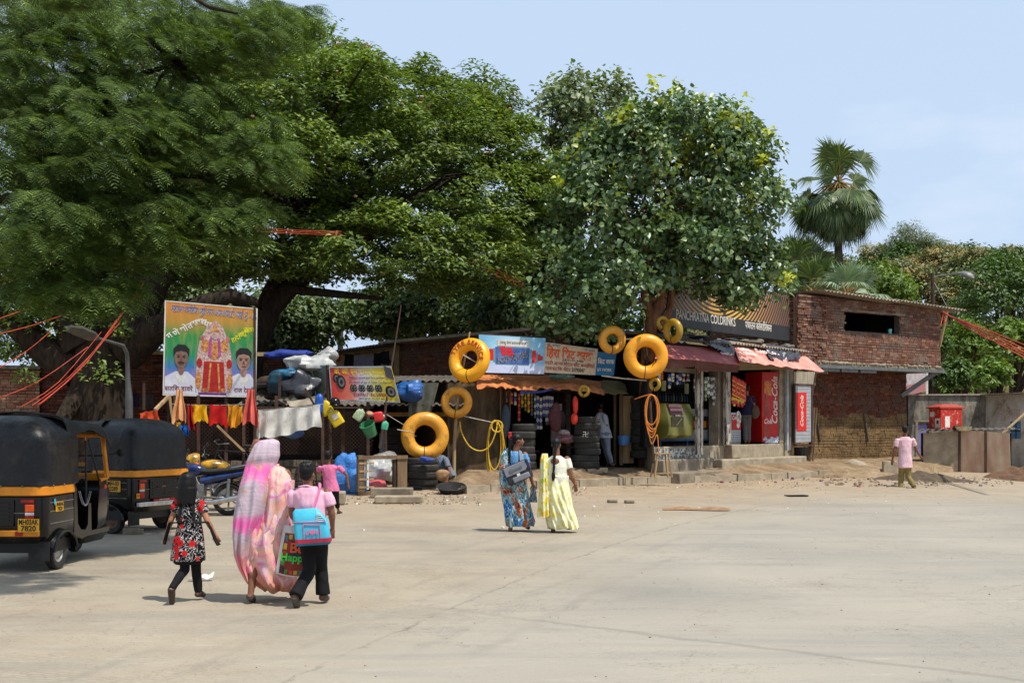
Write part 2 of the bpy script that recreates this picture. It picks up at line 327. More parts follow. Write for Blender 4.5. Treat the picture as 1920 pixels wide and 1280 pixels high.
M_rubberd=mat('dusty_rubber',(58,56,53),(42,40,38),.88,sc=7,bump=.3,dirt=.6,dc=(112,102,88))
M_tube1=tube_mat('bright_yellow_vinyl',(244,170,10),(238,158,8),.12,.34);M_tube2=tube_mat('worn_yellow_vinyl',(220,156,40),(204,136,30),.75,.42);M_tube3=tube_mat('orange_vinyl',(236,160,24),(226,146,18),.3,.42);M_tube4=tube_mat('olive_yellow_vinyl',(168,136,30),(150,112,24),.35,.35)
M_white=mat('white_paint',(222,218,208),(196,190,178),.6,sc=5,bump=.15,dirt=.25);M_black=flat('black_paint',(20,20,20),.45);M_red=mat('red_paint',(196,26,20),(168,20,16),.5,sc=5,bump=.1,dirt=.15)
M_skin=None
def skin_mat(n,c):
    t=NT(n);c_=t.mix(t.step(t.noise(9,4,.6),.35,.7),c,tuple(int(k*.86) for k in c));t.b.inputs['Subsurface Weight'].default_value=.08;t.b.inputs['Subsurface Radius'].default_value=(.02,.008,.004);t.bump(t.noise(120,3,.5),.1,.002);return t.fin(c_,.48,0,.4)
M_skinB=skin_mat('dark_brown_skin',(128,82,58));M_skinC=skin_mat('light_brown_skin',(178,122,90))
def cloth_mat(name,c,c2=None,sc=3,rough=.85,folds=.5,pat=None):
    t=NT(name);c2=c2 or tuple(int(k*.88) for k in c);base=t.mix(t.step(t.noise(sc,4,.6),.35,.65),c,c2)
    if pat:base=pat(t,base)
    h=t.math('ADD',t.noise(7,3,.6,t.co((1,1,.45)),1.0),t.math('MULTIPLY',t.noise(180,2,.5),.06));t.bump(h,folds,.035);return t.fin(base,rough,0,.2)
def hair_mat():
    t=NT('black_hair');n=t.noise(60,3,.6,t.co((1,1,.08)));t.bump(n,.6,.006);return t.fin(t.mix(n,(9,7,7),(17,14,13)),.5,0,.25)
M_hair=hair_mat()
# ================================================================ GROUND, HILL, KERB
def grid_obj(name,xs,ys,fz,m):
    xs=np.array(xs);ys=np.array(ys);vs=[(x,y,fz(x,y)) for y in ys for x in xs];n=len(xs)
    fs=[(j*n+i,j*n+i+1,(j+1)*n+i+1,(j+1)*n+i) for j in range(len(ys)-1) for i in range(n-1)]
    mb=MB();mb.add(vs,fs);o=part(name,mb,m,None,80,base=(0,0,0));o['kind']='structure';return o
def rows(a,b,n):return [a+(b-a)*i/n for i in range(n+1)]
grid_obj('ground',[-900,-300,-120,-60]+rows(-30,40,70)+[60,120,300,900],[-60,-20]+rows(-6,60,88)+[80,120,300,900,1800],lambda x,y:gz(x,y),M_ground)
def hillz(x,y):
    t=min(1,max(0,(y-62)/70));h=t*t*(3-2*t)*15.5
    k=min(1,max(0,(x-2)/26));h *= k*k*(3-2*k)*.9+.1;h *= 1+.12*math.sin(x*.07+1);return -1+h+mnoise.noise(Vector((x*.05,y*.05,0)))*2*t
t=NT('hillside_grass');c=t.ramp(t.noise(.25,7,.7),[(.3,(66,78,36)),(.5,(104,98,58)),(.7,(136,116,78))]);t.bump(t.noise(3,6,.7),1,.4);M_hill=t.fin(c,.95,0,.1)
grid_obj('hillside',rows(-90,190,70),rows(58,210,40),hillz,M_hill)
# ================================================================ BUILDINGS
def fb(mb,fr,x0,x1,y0,y1,z0,z1,mi=0):# a box in a frame's local coordinates
    t=MB();t.b2((x0,y0,z0),(x1,y1,z1));t.xf(fr.M);return mb.add(t.v,t.f,mi)
def fpoly(mb,fr,pix,y,t,mi=0):return mb.poly([fr.wp(a,b,y) for a,b in pix],-fr.n,t,mi)
def fp_at(mb,fr,pts,y,t,mi=0):return mb.poly([fr.w(a,y,b) for a,b in pts],-fr.n,t,mi)
def bricks(fr,x0,x1,z0,z1,y=0.0,holes=(),topf=None,botf=None,bl=.23,bh=.078,out=.02,jit=.012,seed=1,face=1,ragged=0.0):
    """laid bricks, each with its own faces, standing proud of the mortar"""
    rnd=random.Random(seed);mb=MB();z=z0;row=0
    while z < z1-bh*.4:
        x=x0-(bl/2 if row % 2 else 0)+rnd.uniform(-.03,.03);wav=.012*math.sin(row*.9)
        while x < x1:
            l=bl*rnd.uniform(.82,1.08);a=max(x,x0+rnd.uniform(0,ragged));b=min(x+l-.014,x1-rnd.uniform(0,ragged));cx=(a+b)/2;cz=z+bh/2
            ok=b-a > .05 and not any(h[0] < cx < h[1] and h[2] < cz < h[3] for h in holes)
            if ok and topf and cz > topf(cx):ok=False
            if ok and botf and cz < botf(cx):ok=False
            if ok and rnd.random() > .01:
                o=out+rnd.uniform(-jit,jit);dz=rnd.uniform(-.004,.004)+wav
                t=MB();t.box((cx,y-face*o/2,cz+dz),(b-a,abs(o)+.02,bh-.014),Matrix.Rotation(rnd.uniform(-.008,.008),3,'Y'));t.xf(fr.M);mb.add(t.v,t.f)
            x += l
        z += bh;row += 1
    return mb
def corr(fr,x0,x1,zf,y0,y1,dz=.0,wl=.16,amp=.03,thick=.012,nx=None):
    """corrugated sheet; zf(x) height of the front edge, dz rise towards the back; ridges run front to back"""
    nx=nx or int((x1-x0)/wl*6);mb=MB()
    def fn(u,v):x=x0+(x1-x0)*u;return fr.w(x,y0+(y1-y0)*v,zf(x)+dz*v+amp*math.sin(2*PI*x/wl))
    return mb.sheet(fn,nx,2,0,thick)
# ---------------------------------------------------------------- unfinished brick building
BR=Frame(1512,36.5,1764,40.4)
b=thing('brick_building','unfinished red brick building whose upper floor juts out over a mud-daubed wall','building',BR.w(BR.L/2,1.5,.3),BR.a)
z_t=5.72;z_s=3.66;L=BR.L;topf=lambda x:5.66
w0=BR.hit(1584,600)[0];w1=BR.hit(1688,600)[0];wz0=BR.hit(1636,623)[2];wz1=BR.hit(1636,587)[2]
mb=MB();fb(mb,BR,0,w0,.03,.25,z_s,z_t);fb(mb,BR,w1,L,.03,.25,z_s,z_t);fb(mb,BR,w0,w1,.03,.25,z_s,wz0);fb(mb,BR,w0,w1,.03,.25,wz1,z_t)
fb(mb,BR,.0,.25,.25,4,z_s,z_t);fb(mb,BR,L-.25,L,.25,4,z_s,z_t);fb(mb,BR,0,L,4,4.2,0,z_t)
part('mortar_wall',mb,M_mortar,b)
hb=bricks(BR,0,L,z_s+.02,z_t-.03,.035,[(w0,w1,wz0,wz1)],seed=3,out=.022,jit=.006);part('brickwork',hb,M_brick,b)
BL=Frame(1512,36.5,1380,39.5);BL.o=BR.o;BL.u=BR.n*1.0;BL.n=BR.u*1.0;BL.M=Matrix.Translation(BR.o) @ Matrix(((BR.n.x,BR.u.x,0,0),(BR.n.y,BR.u.y,0,0),(0,0,1,0),(0,0,0,1)))
part('side_brickwork',bricks(BL,0,4,z_s-.2,z_t-.03,.0,seed=5,out=.05,jit=.03),M_brick,b)
# rough quoin pier at the corner, brighter because it takes the sun
mb=bricks(BR,-.5,.95,z_s-.35,z_t-.03,-.01,seed=8,out=.05,jit=.035,ragged=.05);fb(mb,BR,-.46,.9,.0,.12,z_s-.33,z_t-.05);part('corner_pier',mb,M_brick,b)
mb=MB();fb(mb,BR,-.2,L+.03,-.1,4.2,z_s-.14,z_s-.0);mb.jit(.012,5);part('floor_slab',mb,M_conc,b)
mb=MB()
for k in range(90):
    x=random.uniform(.3,L-.1);mb.sph(BR.w(x,-.1,z_s+random.uniform(-.0,.03)),(random.uniform(.03,.08),random.uniform(.03,.06),random.uniform(.02,.06)),None,6,4)
part('cement_spill',mb,M_concp,b,stuff=True)
mb=MB();fb(mb,BR,0,L+.05,-.14,-.105,z_s-.17,z_s-.07);fb(mb,BR,0,L+.05,-.17,-.142,z_s-.172,z_s-.155);part('steel_beam',mb,M_steel,b)
for px in (1555,1590,1625):
    mb=MB();x=BR.hit(px,690)[0];fb(mb,BR,x-.45,x+.35,-.12,.02,z_s-.27,z_s-.175);part('beam_stub',mb,M_steel,b)
# lower wall, recessed under the slab
x1=BR.hit(1700,760,.7)[0];zm=BR.hit(1600,773,.7)[2]
mb=MB();fb(mb,BR,-.6,x1,.73,.95,-.1,z_s-.14);fb(mb,BR,x1-.23,x1,.95,4,-.1,z_s-.14);part('lower_mortar',mb,M_mortar,b)
part('lower_brickwork',bricks(BR,-.6,x1,zm-.25,z_s-.16,.735,seed=11,out=.025,jit=.014,botf=lambda x:zm-.12+.12*math.sin(x*2.3)),M_brickd,b)
t=NT('mud_daub');br=t.wave(2.0,6,4,t.co((1,1,1.2)),'Z');c=t.mix(t.step(t.noise(1.6,6,.7),.4,.62),(138,112,78),(96,76,54));c=t.mix(t.math('MULTIPLY',t.step(t.noise(9,5,.7),.5,.7),.5),c,(160,134,96));t.bump(t.noise(12,6,.75),1,.05);M_mud=t.fin(c,.97,0,.1)
mb=bricks(BR,-.62,x1+.01,-.1,zm,.735,seed=12,out=.025,jit=.011,bl=.3,bh=.085,topf=lambda x:zm-.05+.1*math.sin(x*2.3));fb(mb,BR,-.6,x1+.02,.72,.8,-.1,zm-.08)
part('mud_plaster',mb,M_mud,b)
for px in (1530,1620):
    mb=MB();a=BR.hit(px,775,.66);c_=BR.hit(px+8,828,.66);mb.tube([BR.w(a[0],.66,a[2]),BR.w(c_[0],.66,c_[2])],.035,6);part('mud_streak',mb,M_mortar,b)
mb=MB();a=BR.wp(1766,690,-.1);c_=BR.wp(1690,742,.7);mb.bar(a,c_,.1,.14);part('diagonal_brace',mb,M_steel,b)
# inside and window lintel
mb=MB();fb(mb,BR,.26,L-.26,3.0,3.1,z_s,z_t);part('back_partition',mb,M_shade,b)
mb=MB();fb(mb,BR,w0-.2,w1+.25,-.012,.2,wz1,wz1+.05);part('lintel',mb,M_conc,b)
# roof sheets
def rz(x):return z_t+.05-.0*x
mb=corr(BR,.2,3.9,lambda x:z_t+.16-.035*(x-.2)-.03,-.55,4.3,.1,.17,.028);part('roof_sheet',mb,M_asb,b)
mb=corr(BR,3.7,L+.75,lambda x:z_t+.06-.035*(x-3.7),-.5,4.3,.1,.17,.028);part('roof_sheet',mb,M_asb,b)
mb=MB();fb(mb,BR,.3,L,-.0,4.0,z_t-.0,z_t+.04);part('roof_batten',mb,M_woodd,b)
x=BR.hit(1673,622)[0];mb=MB();mb.lathe([(.055,0),(.07,.16),(.066,.16),(.052,.01)],BR.w(x,.1,wz0));top('plastic_cup',mb,mat('aqua_plastic',(120,200,200),rough=.4),'small pale aqua cup on the sill of the brick building opening','cup')
# ---------------------------------------------------------------- notice board behind, between the buildings
NB=Frame(1700,44,1742,45.5);n_=thing('notice_board','weathered grey and pink painted board on a pale post beside the brick building','board',NB.w(.4,0,1.8),NB.a)
mb=MB();fpoly(mb,NB,[(1690,742),(1736,733),(1736,692),(1690,700)],0,.03);part('panel',mb,mat('faded_board',(150,140,142),(176,168,166),.8,sc=5,dirt=.5,dc=(120,90,92)),n_)
mb=MB();fpoly(mb,NB,[(1700,741),(1735,734),(1735,715),(1700,722)],-.035,.004);part('pink_band',mb,mat('faded_pink',(168,90,92),(140,110,112),.8,sc=14,dirt=.5),n_)
mb=MB();mb.bar(NB.wp(1738,690,-.04),NB.wp(1738,775,-.04),.07,.07);part('post',mb,M_white,n_)
# ---------------------------------------------------------------- stained hut and white hut at the right
HU=Frame(1703,41,1850,41.8);h=thing('plastered_hut','low hut with mould-stained grey plaster and a lilac door','building',HU.w(1.4,0,0),HU.a)
t=NT('mould_stained_plaster');n1=t.noise(2.2,7,.75,t.co((1,1,.5)));c=t.ramp(n1,[(.34,(66,62,56)),(.48,(104,98,88)),(.6,(140,132,118)),(.72,(190,190,188))]);c=t.mix(t.math('MULTIPLY',t.step(t.noise(12,6,.8),.56,.68),.7),c,(160,168,172));t.bump(t.noise(14,5,.7),.5,.02);M_stain=t.fin(c,.92,0,.2)
xr=HU.hit(1850,760)[0];zt=HU.hit(1780,741)[2]
dx0=HU.hit(1718,800)[0];dx1=HU.hit(1742,800)[0];dz=HU.hit(1722,793)[2]
mb=MB();fb(mb,HU,0,dx0,0,.2,-.2,zt);fb(mb,HU,dx1,xr,0,.2,-.2,zt);fb(mb,HU,dx0,dx1,0,.2,dz,zt);fb(mb,HU,0,.2,.2,3.4,-.2,zt);fb(mb,HU,0,xr,3.4,3.6,-.2,zt);part('wall',mb,M_stain,h)
mb=MB();fb(mb,HU,-.12,xr+.1,-.08,3.7,zt,zt+.05);mb.jit(.04,2);part('roof_edge',mb,M_asb,h)
mb=MB();fb(mb,HU,dx0+.05,dx1-.02,.08,.12,-.1,dz-.04);part('door',mb,mat('lilac_paint',(128,124,172),(106,102,150),.7,sc=5,dirt=.3),h,label='lilac painted plank door')
mb=MB();fb(mb,HU,dx0-.05,dx0+.05,-.03,.1,-.1,dz+.05);fb(mb,HU,dx0-.1,dx1+.1,-.035,.1,dz+.05,dz+.1);part('door_frame',mb,M_conc,h)
WH=Frame(1848,41.76,1960,38.5);q=thing('whitewashed_hut','whitewashed hut with peeling painted letters and a small blue shuttered window','building',WH.w(1.5,0,0),WH.a)
t=NT('peeling_whitewash');n1=t.noise(1.2,7,.7,None,.6);c=t.ramp(n1,[(.38,(142,128,104)),(.46,(182,176,164)),(.62,(206,204,198)),(.75,(176,176,176))]);t.bump(t.noise(10,5,.7),.3,.015);M_wash=t.fin(c,.9,0,.2)
a=WH.hit(1893,790);c_=WH.hit(1914,822);zt2=WH.hit(1900,747)[2];LW=WH.L
mb=MB();fb(mb,WH,0,a[0],0,.2,-.2,2.75);fb(mb,WH,c_[0],LW,0,.2,-.2,2.75);fb(mb,WH,a[0],c_[0],0,.2,-.2,c_[2]);fb(mb,WH,a[0],c_[0],0,.2,a[2],2.75);part('wall',mb,M_wash,q)
wf=MB();fb(wf,WH,a[0],c_[0],.04,.08,c_[2],a[2]);wf=part('window_shutter',wf,mat('blue_shutter',(92,144,186),(70,118,160),.7,sc=8,dirt=.3),q)
mb=MB();xm=(a[0]+c_[0])/2;fb(mb,WH,xm-.012,xm+.012,.02,.04,c_[2],a[2]);fb(mb,WH,a[0],c_[0],.022,.04,c_[2]+.25,c_[2]+.28);part('shutter_batten',mb,M_dark,wf)
mb=MB();fb(mb,WH,-.2,LW+.1,-.25,3.5,2.76,2.8);mb.jit(.03,2);part('roof_sheet',mb,M_asb,q)
text('सुंदरदास',.42,face_M(WH,1.35,-.003,2.1),mat('faded_red_letters',(176,140,132),(190,176,168),.9,sc=12),q,'painted_lettering',off=.01,ext=.001)
mb=MB();mb.bar(P(1880,812,37),P(1932,765,37.6),.05,.05);top('leaning_pole',mb,M_woodp,'long bare pole leaning up against the whitewashed hut','pole')
# ---------------------------------------------------------------- counter stall
CS=Frame(1730,36.3,1798,36.0);CT=Frame(1798,36.0,1895,35.2)
s=thing('closed_stall','closed roadside stall boxed in with grey and rusty brown sheets','stall',CS.w(1,0,.2),CS.a)
g0=.1
mb=MB();fpoly(mb,CS,[(1731,905),(1797,905),(1797,808),(1731,812)],0,.05);part('grey_panel',mb,M_concp,s)
mb=MB();fpoly(mb,CT,[(1801,893),(1847,888),(1847,808),(1801,806)],0,.04);part('rusty_panel',mb,M_rust,s)
mb=MB();fpoly(mb,CT,[(1851,889),(1884,891),(1895,878),(1893,812),(1851,809)],0,.04);part('rusty_panel',mb,M_rust,s)
mb=MB();mb.bar(CT.wp(1848,893,-.06),CT.wp(1848,808,-.06),.05,.06);mb.bar(CT.wp(1799,893,-.06),CT.wp(1799,806,-.06),.06,.06);part('corner_post',mb,M_rustd,s)
mb=MB();fb(mb,CS,0,CS.L+1.5,.1,1.2,.1,1.45);part('inner_box',mb,M_shade,s)
mb=corr(CS,-.1,CS.L+1.72,lambda x:1.52+.02*x,-.22,1.3,.04,.2,.018);part('top_sheet',mb,M_tin,s)
# red telephone cabinet on the stall
RB=Frame(1742,36.6,1764,35.9);RC=Frame(1764,35.9,1787,36.2)
r_=thing('red_cabinet','peeling red steel cabinet with pasted notices standing on the stall top','cabinet',RB.w(.4,.2,1.55),RB.a)
mb=MB();zb=1.58;ztt=1.68+36*30/2200+.0
v=[RB.w(0,0,zb),RC.w(0,0,zb),RC.w(RC.L,0,zb),RC.w(RC.L,0,zb)+RB.n*.36-RC.u*.0-RB.u*.1];v2=[p+Vector((0,0,.64)) for p in v]
mb.add(v+v2,[(0,1,5,4),(1,2,6,5),(2,3,7,6),(3,0,4,7),(4,5,6,7),(3,2,1,0)])
t=NT('peeling_red');c=t.mix(t.step(t.noise(9,6,.75),.56,.62),(176,44,30),(196,178,164));M_peel=t.fin(c,.75,0,.3);part('body',mb,[M_peel],r_)
mb=MB();cc=sum(v2,Vector())/4;vv=[cc+(p-cc)*1.18 for p in v2];vu=[cc+(p-cc)*.55+Vector((0,0,.13)) for p in v2];mb.add(vv+[p+Vector((0,0,.04)) for p in vv]+vu,[(3,2,1,0)]+[(i,(i+1) % 4,4+(i+1) % 4,4+i) for i in range(4)]+[(4+i,4+(i+1) % 4,8+(i+1) % 4,8+i) for i in range(4)]+[(8,9,10,11)]);part('lid',mb,mat('faded_red_lid',(168,62,44),(150,50,38),.7,sc=8,dirt=.3),r_)
for fr_,pts,yy in ((RB,[(1744,781),(1752,781),(1752,772),(1744,772)],-.004),(RB,[(1753,802),(1763,802),(1763,784),(1753,784)],-.005),(RC,[(1772,801),(1781,801),(1781,780),(1772,780)],-.005)):
    mb=MB();fpoly(mb,fr_,pts,yy,.003);part('pasted_notice',mb,M_white,r_)
mb=MB();fpoly(mb,RB,[(1756,794),(1760,794),(1760,788),(1756,788)],-.011,.002);part('notice_picture',mb,M_black,r_)
mb=MB();mb.lathe([(.2,0),(.24,.1),(.25,.13),(.2,.13),(.18,.03)],P(1807,806,35.9)-Vector((0,0,.1))+Vector((0,0,.08)));top('cream_tub',mb,mat('cream_plastic',(214,204,164),rough=.5,dirt=.2),'round cream plastic tub on the stall top beside the red cabinet','tub')
mb=MB();mb.blob(P(1794,803,36.2),(.16,.14,.1),.1,3,14,8);top('black_pot',mb,M_black,'small black pot between the red cabinet and the cream tub','pot')
# ---------------------------------------------------------------- dark shacks behind the yard (left)
SH=Frame(560,41,1060,31.2);s=thing('long_shack','long shaded shack, half cream plaster and half dark brick, behind the yard','building',SH.w(3,1,0),SH.a)
xa=SH.hit(745,700)[0];xe=SH.L
ztop=lambda px,py:SH.hit(px,py)[2]
M_cream=mat('grimy_cream_plaster',(146,124,80),(112,96,66),.9,sc=3,dirt=.6,dc=(64,54,42))
mb=MB();fb(mb,SH,0,xa,0,.2,0,4.15);part('plaster_wall',mb,M_cream,s)
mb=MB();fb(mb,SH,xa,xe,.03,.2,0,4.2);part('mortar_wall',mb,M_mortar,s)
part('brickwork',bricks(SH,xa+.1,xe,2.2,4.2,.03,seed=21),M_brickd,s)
mb=MB();fb(mb,SH,xa-.12,xa+.16,-.06,.05,0,4.2);part('pillar',mb,M_cream,s)
for pa,pb in ((693,707),(728,738)):
    mb=MB();a=SH.hit(pa,660)[0];c_=SH.hit(pb,660)[0];fb(mb,SH,a,c_,-.04,.04,2.6,3.75);f_=part('window',mb,M_shade,s);mb=MB();xm=(a+c_)/2;fb(mb,SH,xm-.03,xm+.03,-.07,-.041,2.6,3.75);fb(mb,SH,a-.05,c_+.05,-.07,-.041,3.75,3.82);part('window_frame',mb,M_tin,f_)
mb=corr(SH,-.4,xa+.2,lambda x:4.0+.03*x,-.7,3.5,.3,.18,.03);part('roof_sheet',mb,M_tin,s)
mb=MB();fb(mb,SH,xa-.2,xe+.3,-.55,3.4,4.22,4.3);mb.jit(.04,1.2);part('roof_slab',mb,M_asb,s)
mb=MB();a=SH.hit(975,615)[0];c_=SH.hit(915,615)[0];fb(mb,SH,c_,a,-.03,.02,3.75,4.12);part('window',mb,M_shade,s)
mb=MB();fb(mb,SH,c_-.03,a+.03,-.06,-.031,4.1,4.16);xm=(a+c_)/2;fb(mb,SH,xm-.03,xm+.03,-.06,-.031,3.75,4.1);part('window_frame',mb,M_tin,s)
mb=MB();mb.tube([SH.w(xa-.4,-.5,3.1),SH.w(xa+2,-.5,3.12),SH.w(xa+4,-.5,3.2)],.05,6);part('eave_pole',mb,M_woodd,s)
RS=Frame(1040,33.5,1262,34.2);rs_=thing('dark_backdrop','added dark backdrop wall closing the gap between the kiosk and the drinks shop','building',RS.w(1.5,.5,.2),RS.a);mb=MB();fb(mb,RS,0,RS.L,0,.2,0,4.1);part('wall',mb,M_dark,rs_);mb=corr(RS,-.3,RS.L+.2,lambda x:4.05,-.7,2.2,.3,.18,.03);part('roof_sheet',mb,M_tin,rs_)  # added backdrop, coloured dark for the shade behind the kiosk
# far dark brick wall at the left behind the tree, and the paler wall in the sun
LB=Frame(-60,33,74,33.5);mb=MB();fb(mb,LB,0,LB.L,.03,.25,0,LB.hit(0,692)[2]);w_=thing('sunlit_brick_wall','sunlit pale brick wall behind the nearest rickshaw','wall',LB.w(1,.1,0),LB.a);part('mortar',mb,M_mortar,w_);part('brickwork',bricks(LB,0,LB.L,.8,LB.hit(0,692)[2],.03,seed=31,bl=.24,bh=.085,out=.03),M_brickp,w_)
mb=MB();fb(mb,LB,-.3,LB.L+.05,-.3,.6,LB.hit(0,692)[2],LB.hit(0,692)[2]+.1);part('coping',mb,M_tin,w_)
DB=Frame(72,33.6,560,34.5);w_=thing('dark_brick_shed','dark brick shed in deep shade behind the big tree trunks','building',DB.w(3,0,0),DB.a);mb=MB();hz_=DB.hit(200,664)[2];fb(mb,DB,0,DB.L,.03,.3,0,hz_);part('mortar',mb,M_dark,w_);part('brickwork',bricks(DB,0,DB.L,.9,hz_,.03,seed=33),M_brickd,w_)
mb=MB();fb(mb,DB,-.1,DB.L+.2,-.4,2.5,hz_,hz_+.08);mb.jit(.05,1);part('roof_sheet',mb,M_tin,w_)
# ---------------------------------------------------------------- tyre repair shed (dark recess) and tin wall
TS=Frame(640,28.2,850,28.4);s=thing('tyre_shed','low dark tyre repair shed with a corrugated roof and a yellow front beam','shed',TS.w(1.3,0,.2),TS.a)
zr=TS.hit(750,762)[2]
mb=MB();fb(mb,TS,-2.2,TS.L+.1,2.2,2.3,0,zr+.2);fb(mb,TS,-2.3,-2.2,0,2.2,0,zr);fb(mb,TS,TS.L+.1,TS.L+.2,0,2.2,0,zr);part('wall',mb,M_shade,s)
mb=corr(TS,-2.4,TS.L+.3,lambda x:zr+.02,-.5,2.5,.35,.16,.025);part('roof_sheet',mb,M_tin,s)
mb=MB();fb(mb,TS,.3,TS.L,-.2,-.12,zr-.24,zr-.14);part('front_beam',mb,mat('dull_yellow_beam',(150,110,36),(96,70,30),.7,sc=5,dirt=.5),s)
for x in (.05,TS.L-.05):mb=MB();fb(mb,TS,x-.04,x+.04,-.2,-.12,.1,zr-.02);part('post',mb,M_woodd,s)
mb=MB();fb(mb,TS,.9,1.02,.3,.42,.2,1.5);part('pale_post',mb,mat('grey_blue_post',(120,128,132),rough=.8),s)
TW=Frame(843,28.2,948,28.7);s=thing('tin_wall','stained dark sheet wall of the hut behind the tube pole','wall',TW.w(.6,0,.2),TW.a)
t=NT('stained_sheet');c=t.ramp(t.noise(2.5,6,.7,t.co((1,1,.35))),[(.35,(48,40,32)),(.5,(82,68,50)),(.68,(116,96,68))]);t.bump(t.noise(8,5,.6,t.co((1,1,.3))),.4,.02);M_sheet=t.fin(c,.88,0,.2)
mb=MB();fb(mb,TW,-.05,TW.L,0,.05,.1,2.72);fb(mb,TW,-.05,0,.05,2.5,.1,2.72);part('sheet',mb,M_sheet,s)
mb=corr(TW,-1.3,TW.L+.2,lambda x:2.75+.02*x,-.02,2.2,.2,.18,.028);part('roof_sheet',mb,M_tin,s)
mb=MB();fb(mb,TW,-1.2,-.1,.4,.45,2.0,2.75);part('rear_panel',mb,M_dark,s)
mb=MB();mb.sheet(lambda u,v:TW.w(-1.05+.75*u*(1-.3*v),-.15+.05*math.sin(u*14),2.7-.85*v),14,6,0,.01);part('hanging_plastic',mb,mat('milky_plastic',(104,104,92),(78,78,68),.5,sc=5),s)
# ---------------------------------------------------------------- kiosk with orange tarpaulin
KI=Frame(935,28.6,1190,30.6);s=thing('seat_cover_kiosk','open fronted kiosk hung with goods under an orange tarpaulin roof','kiosk',KI.w(1.6,0,.4),KI.a)
kz=KI.hit(1060,735)[2]
mb=MB();fb(mb,KI,0,KI.L,1.8,1.9,.2,kz+.2);fb(mb,KI,KI.L-.05,KI.L,.2,1.8,.2,kz);fb(mb,KI,0,.05,.1,1.8,.2,kz);fb(mb,KI,1.98,2.04,.5,1.8,.2,kz);part('wall',mb,M_shade,s)
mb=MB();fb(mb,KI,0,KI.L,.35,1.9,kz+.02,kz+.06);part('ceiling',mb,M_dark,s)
mb=MB();a=KI.hit(1035,760,.45);fb(mb,KI,a[0]-.02,a[0]+.3,.45,.5,a[2]-.9,a[2]+.05);part('white_shelf_back',mb,mat('pinkish_panel',(150,128,128),(120,104,106),.8,sc=6),s)
rnd=random.Random(5)
for k in range(7):
    mb=MB();x=.02+.045*k+rnd.uniform(-.02,.02);mb.tube([KI.w(x,-.05+rnd.uniform(-.04,.04),.3),KI.w(x+rnd.uniform(-.06,.06),-.05,kz+.1)],rnd.uniform(.014,.03),6);part('pole',mb,M_wood if k % 2 else M_woodd,s)
mb=MB();mb.bar(KI.wp(1165,728,0),KI.wp(1165,872,0),.08,.08);mb.bar(KI.wp(1153,735,.3),KI.wp(1153,870,.3),.07,.07);part('door_post',mb,M_wood,s)
mb=MB();fpoly(mb,KI,[(1161,868),(1187,868),(1187,742),(1161,742)],.05,.03);part('plank_panel',mb,M_woodp,s)
# tarpaulin: a rumpled sheet from the back edge down to the front fringe
def tarp(name,fr,A,B,y0,y1,m,par,zdrop=.1,nu=60,nv=16,amp=.05,seed=0):
    """A, B: pixel polylines of the upper (y0) and lower (y1) edges"""
    def ev(pl,y,u):
        k=u*(len(pl)-1);i=min(int(k),len(pl)-2);f=k-i;p=fr.hit(pl[i][0]*(1-f)+pl[i+1][0]*f,pl[i][1]*(1-f)+pl[i+1][1]*f,y);return fr.M @ p
    def fn(u,v):
        p=ev(A,y0,u).lerp(ev(B,y1,u),v);q=p*2.4+Vector((seed,0,0));p=p+Vector((0,0,1))*(amp*(mnoise.noise(q)+.8*abs(mnoise.noise(q*2.4))-.2)*(.35+v))+fr.n*(-.35*amp*mnoise.noise(q*3.1));return p
    mb=MB().sheet(fn,nu,nv,0,.012);return part(name,mb,m,par,50)
t=NT('faded_orange_tarp');c=t.ramp(t.noise(2.2,6,.7),[(.3,(136,78,40)),(.5,(196,116,62)),(.7,(214,148,92))]);c=t.mix(t.math('MULTIPLY',t.step(t.noise(5,6,.8),.52,.66),.55),c,(110,82,58));t.bump(t.noise(9,5,.7,t.co((1,1,2))),.8,.04);M_otarp=t.fin(c,.75,0,.3)
tarp('orange_tarpaulin',KI,[(893,702),(960,703),(1020,702),(1080,708),(1134,714)],[(895,730),(945,726),(985,733),(1040,729),(1095,732),(1134,737)],.5,-.7,M_otarp,s,amp=.1)
tarp('olive_tarpaulin',KI,[(1128,712),(1160,714),(1172,720)],[(1130,735),(1155,739),(1178,739)],.45,-.55,mat('olive_tarp',(118,108,52),(92,84,44),.8,sc=4,bump=.6),s,amp=.06,nu=24)
mb=MB();mb.sheet(lambda u,v:KI.wp(975+70*u,733-6*u*u-3*math.sin(u*9)*.3+6*v-3*v*u,-.62-.03*math.sin(u*20)),24,3,0,.006);part('blue_tarp_edge',mb,mat('blue_tarp',(30,62,150),(22,46,118),.6,sc=6,bump=.5),s)
mb=MB();mb.blob(KI.wp(1052,706,-.1),(.28,.12,.06),.5,6,24,12,seed=3);part('aqua_rag',mb,mat('aqua_rag',(126,170,160),(96,140,134),.8),s)
# shelves and stock inside the kiosk
mb=MB();a=KI.hit(950,870,.9);fb(mb,KI,.1,1.7,.9,1.3,1.0,1.05);fb(mb,KI,2.1,2.6,.7,1.1,1.1,1.15);part('shelf',mb,M_woodd,s)
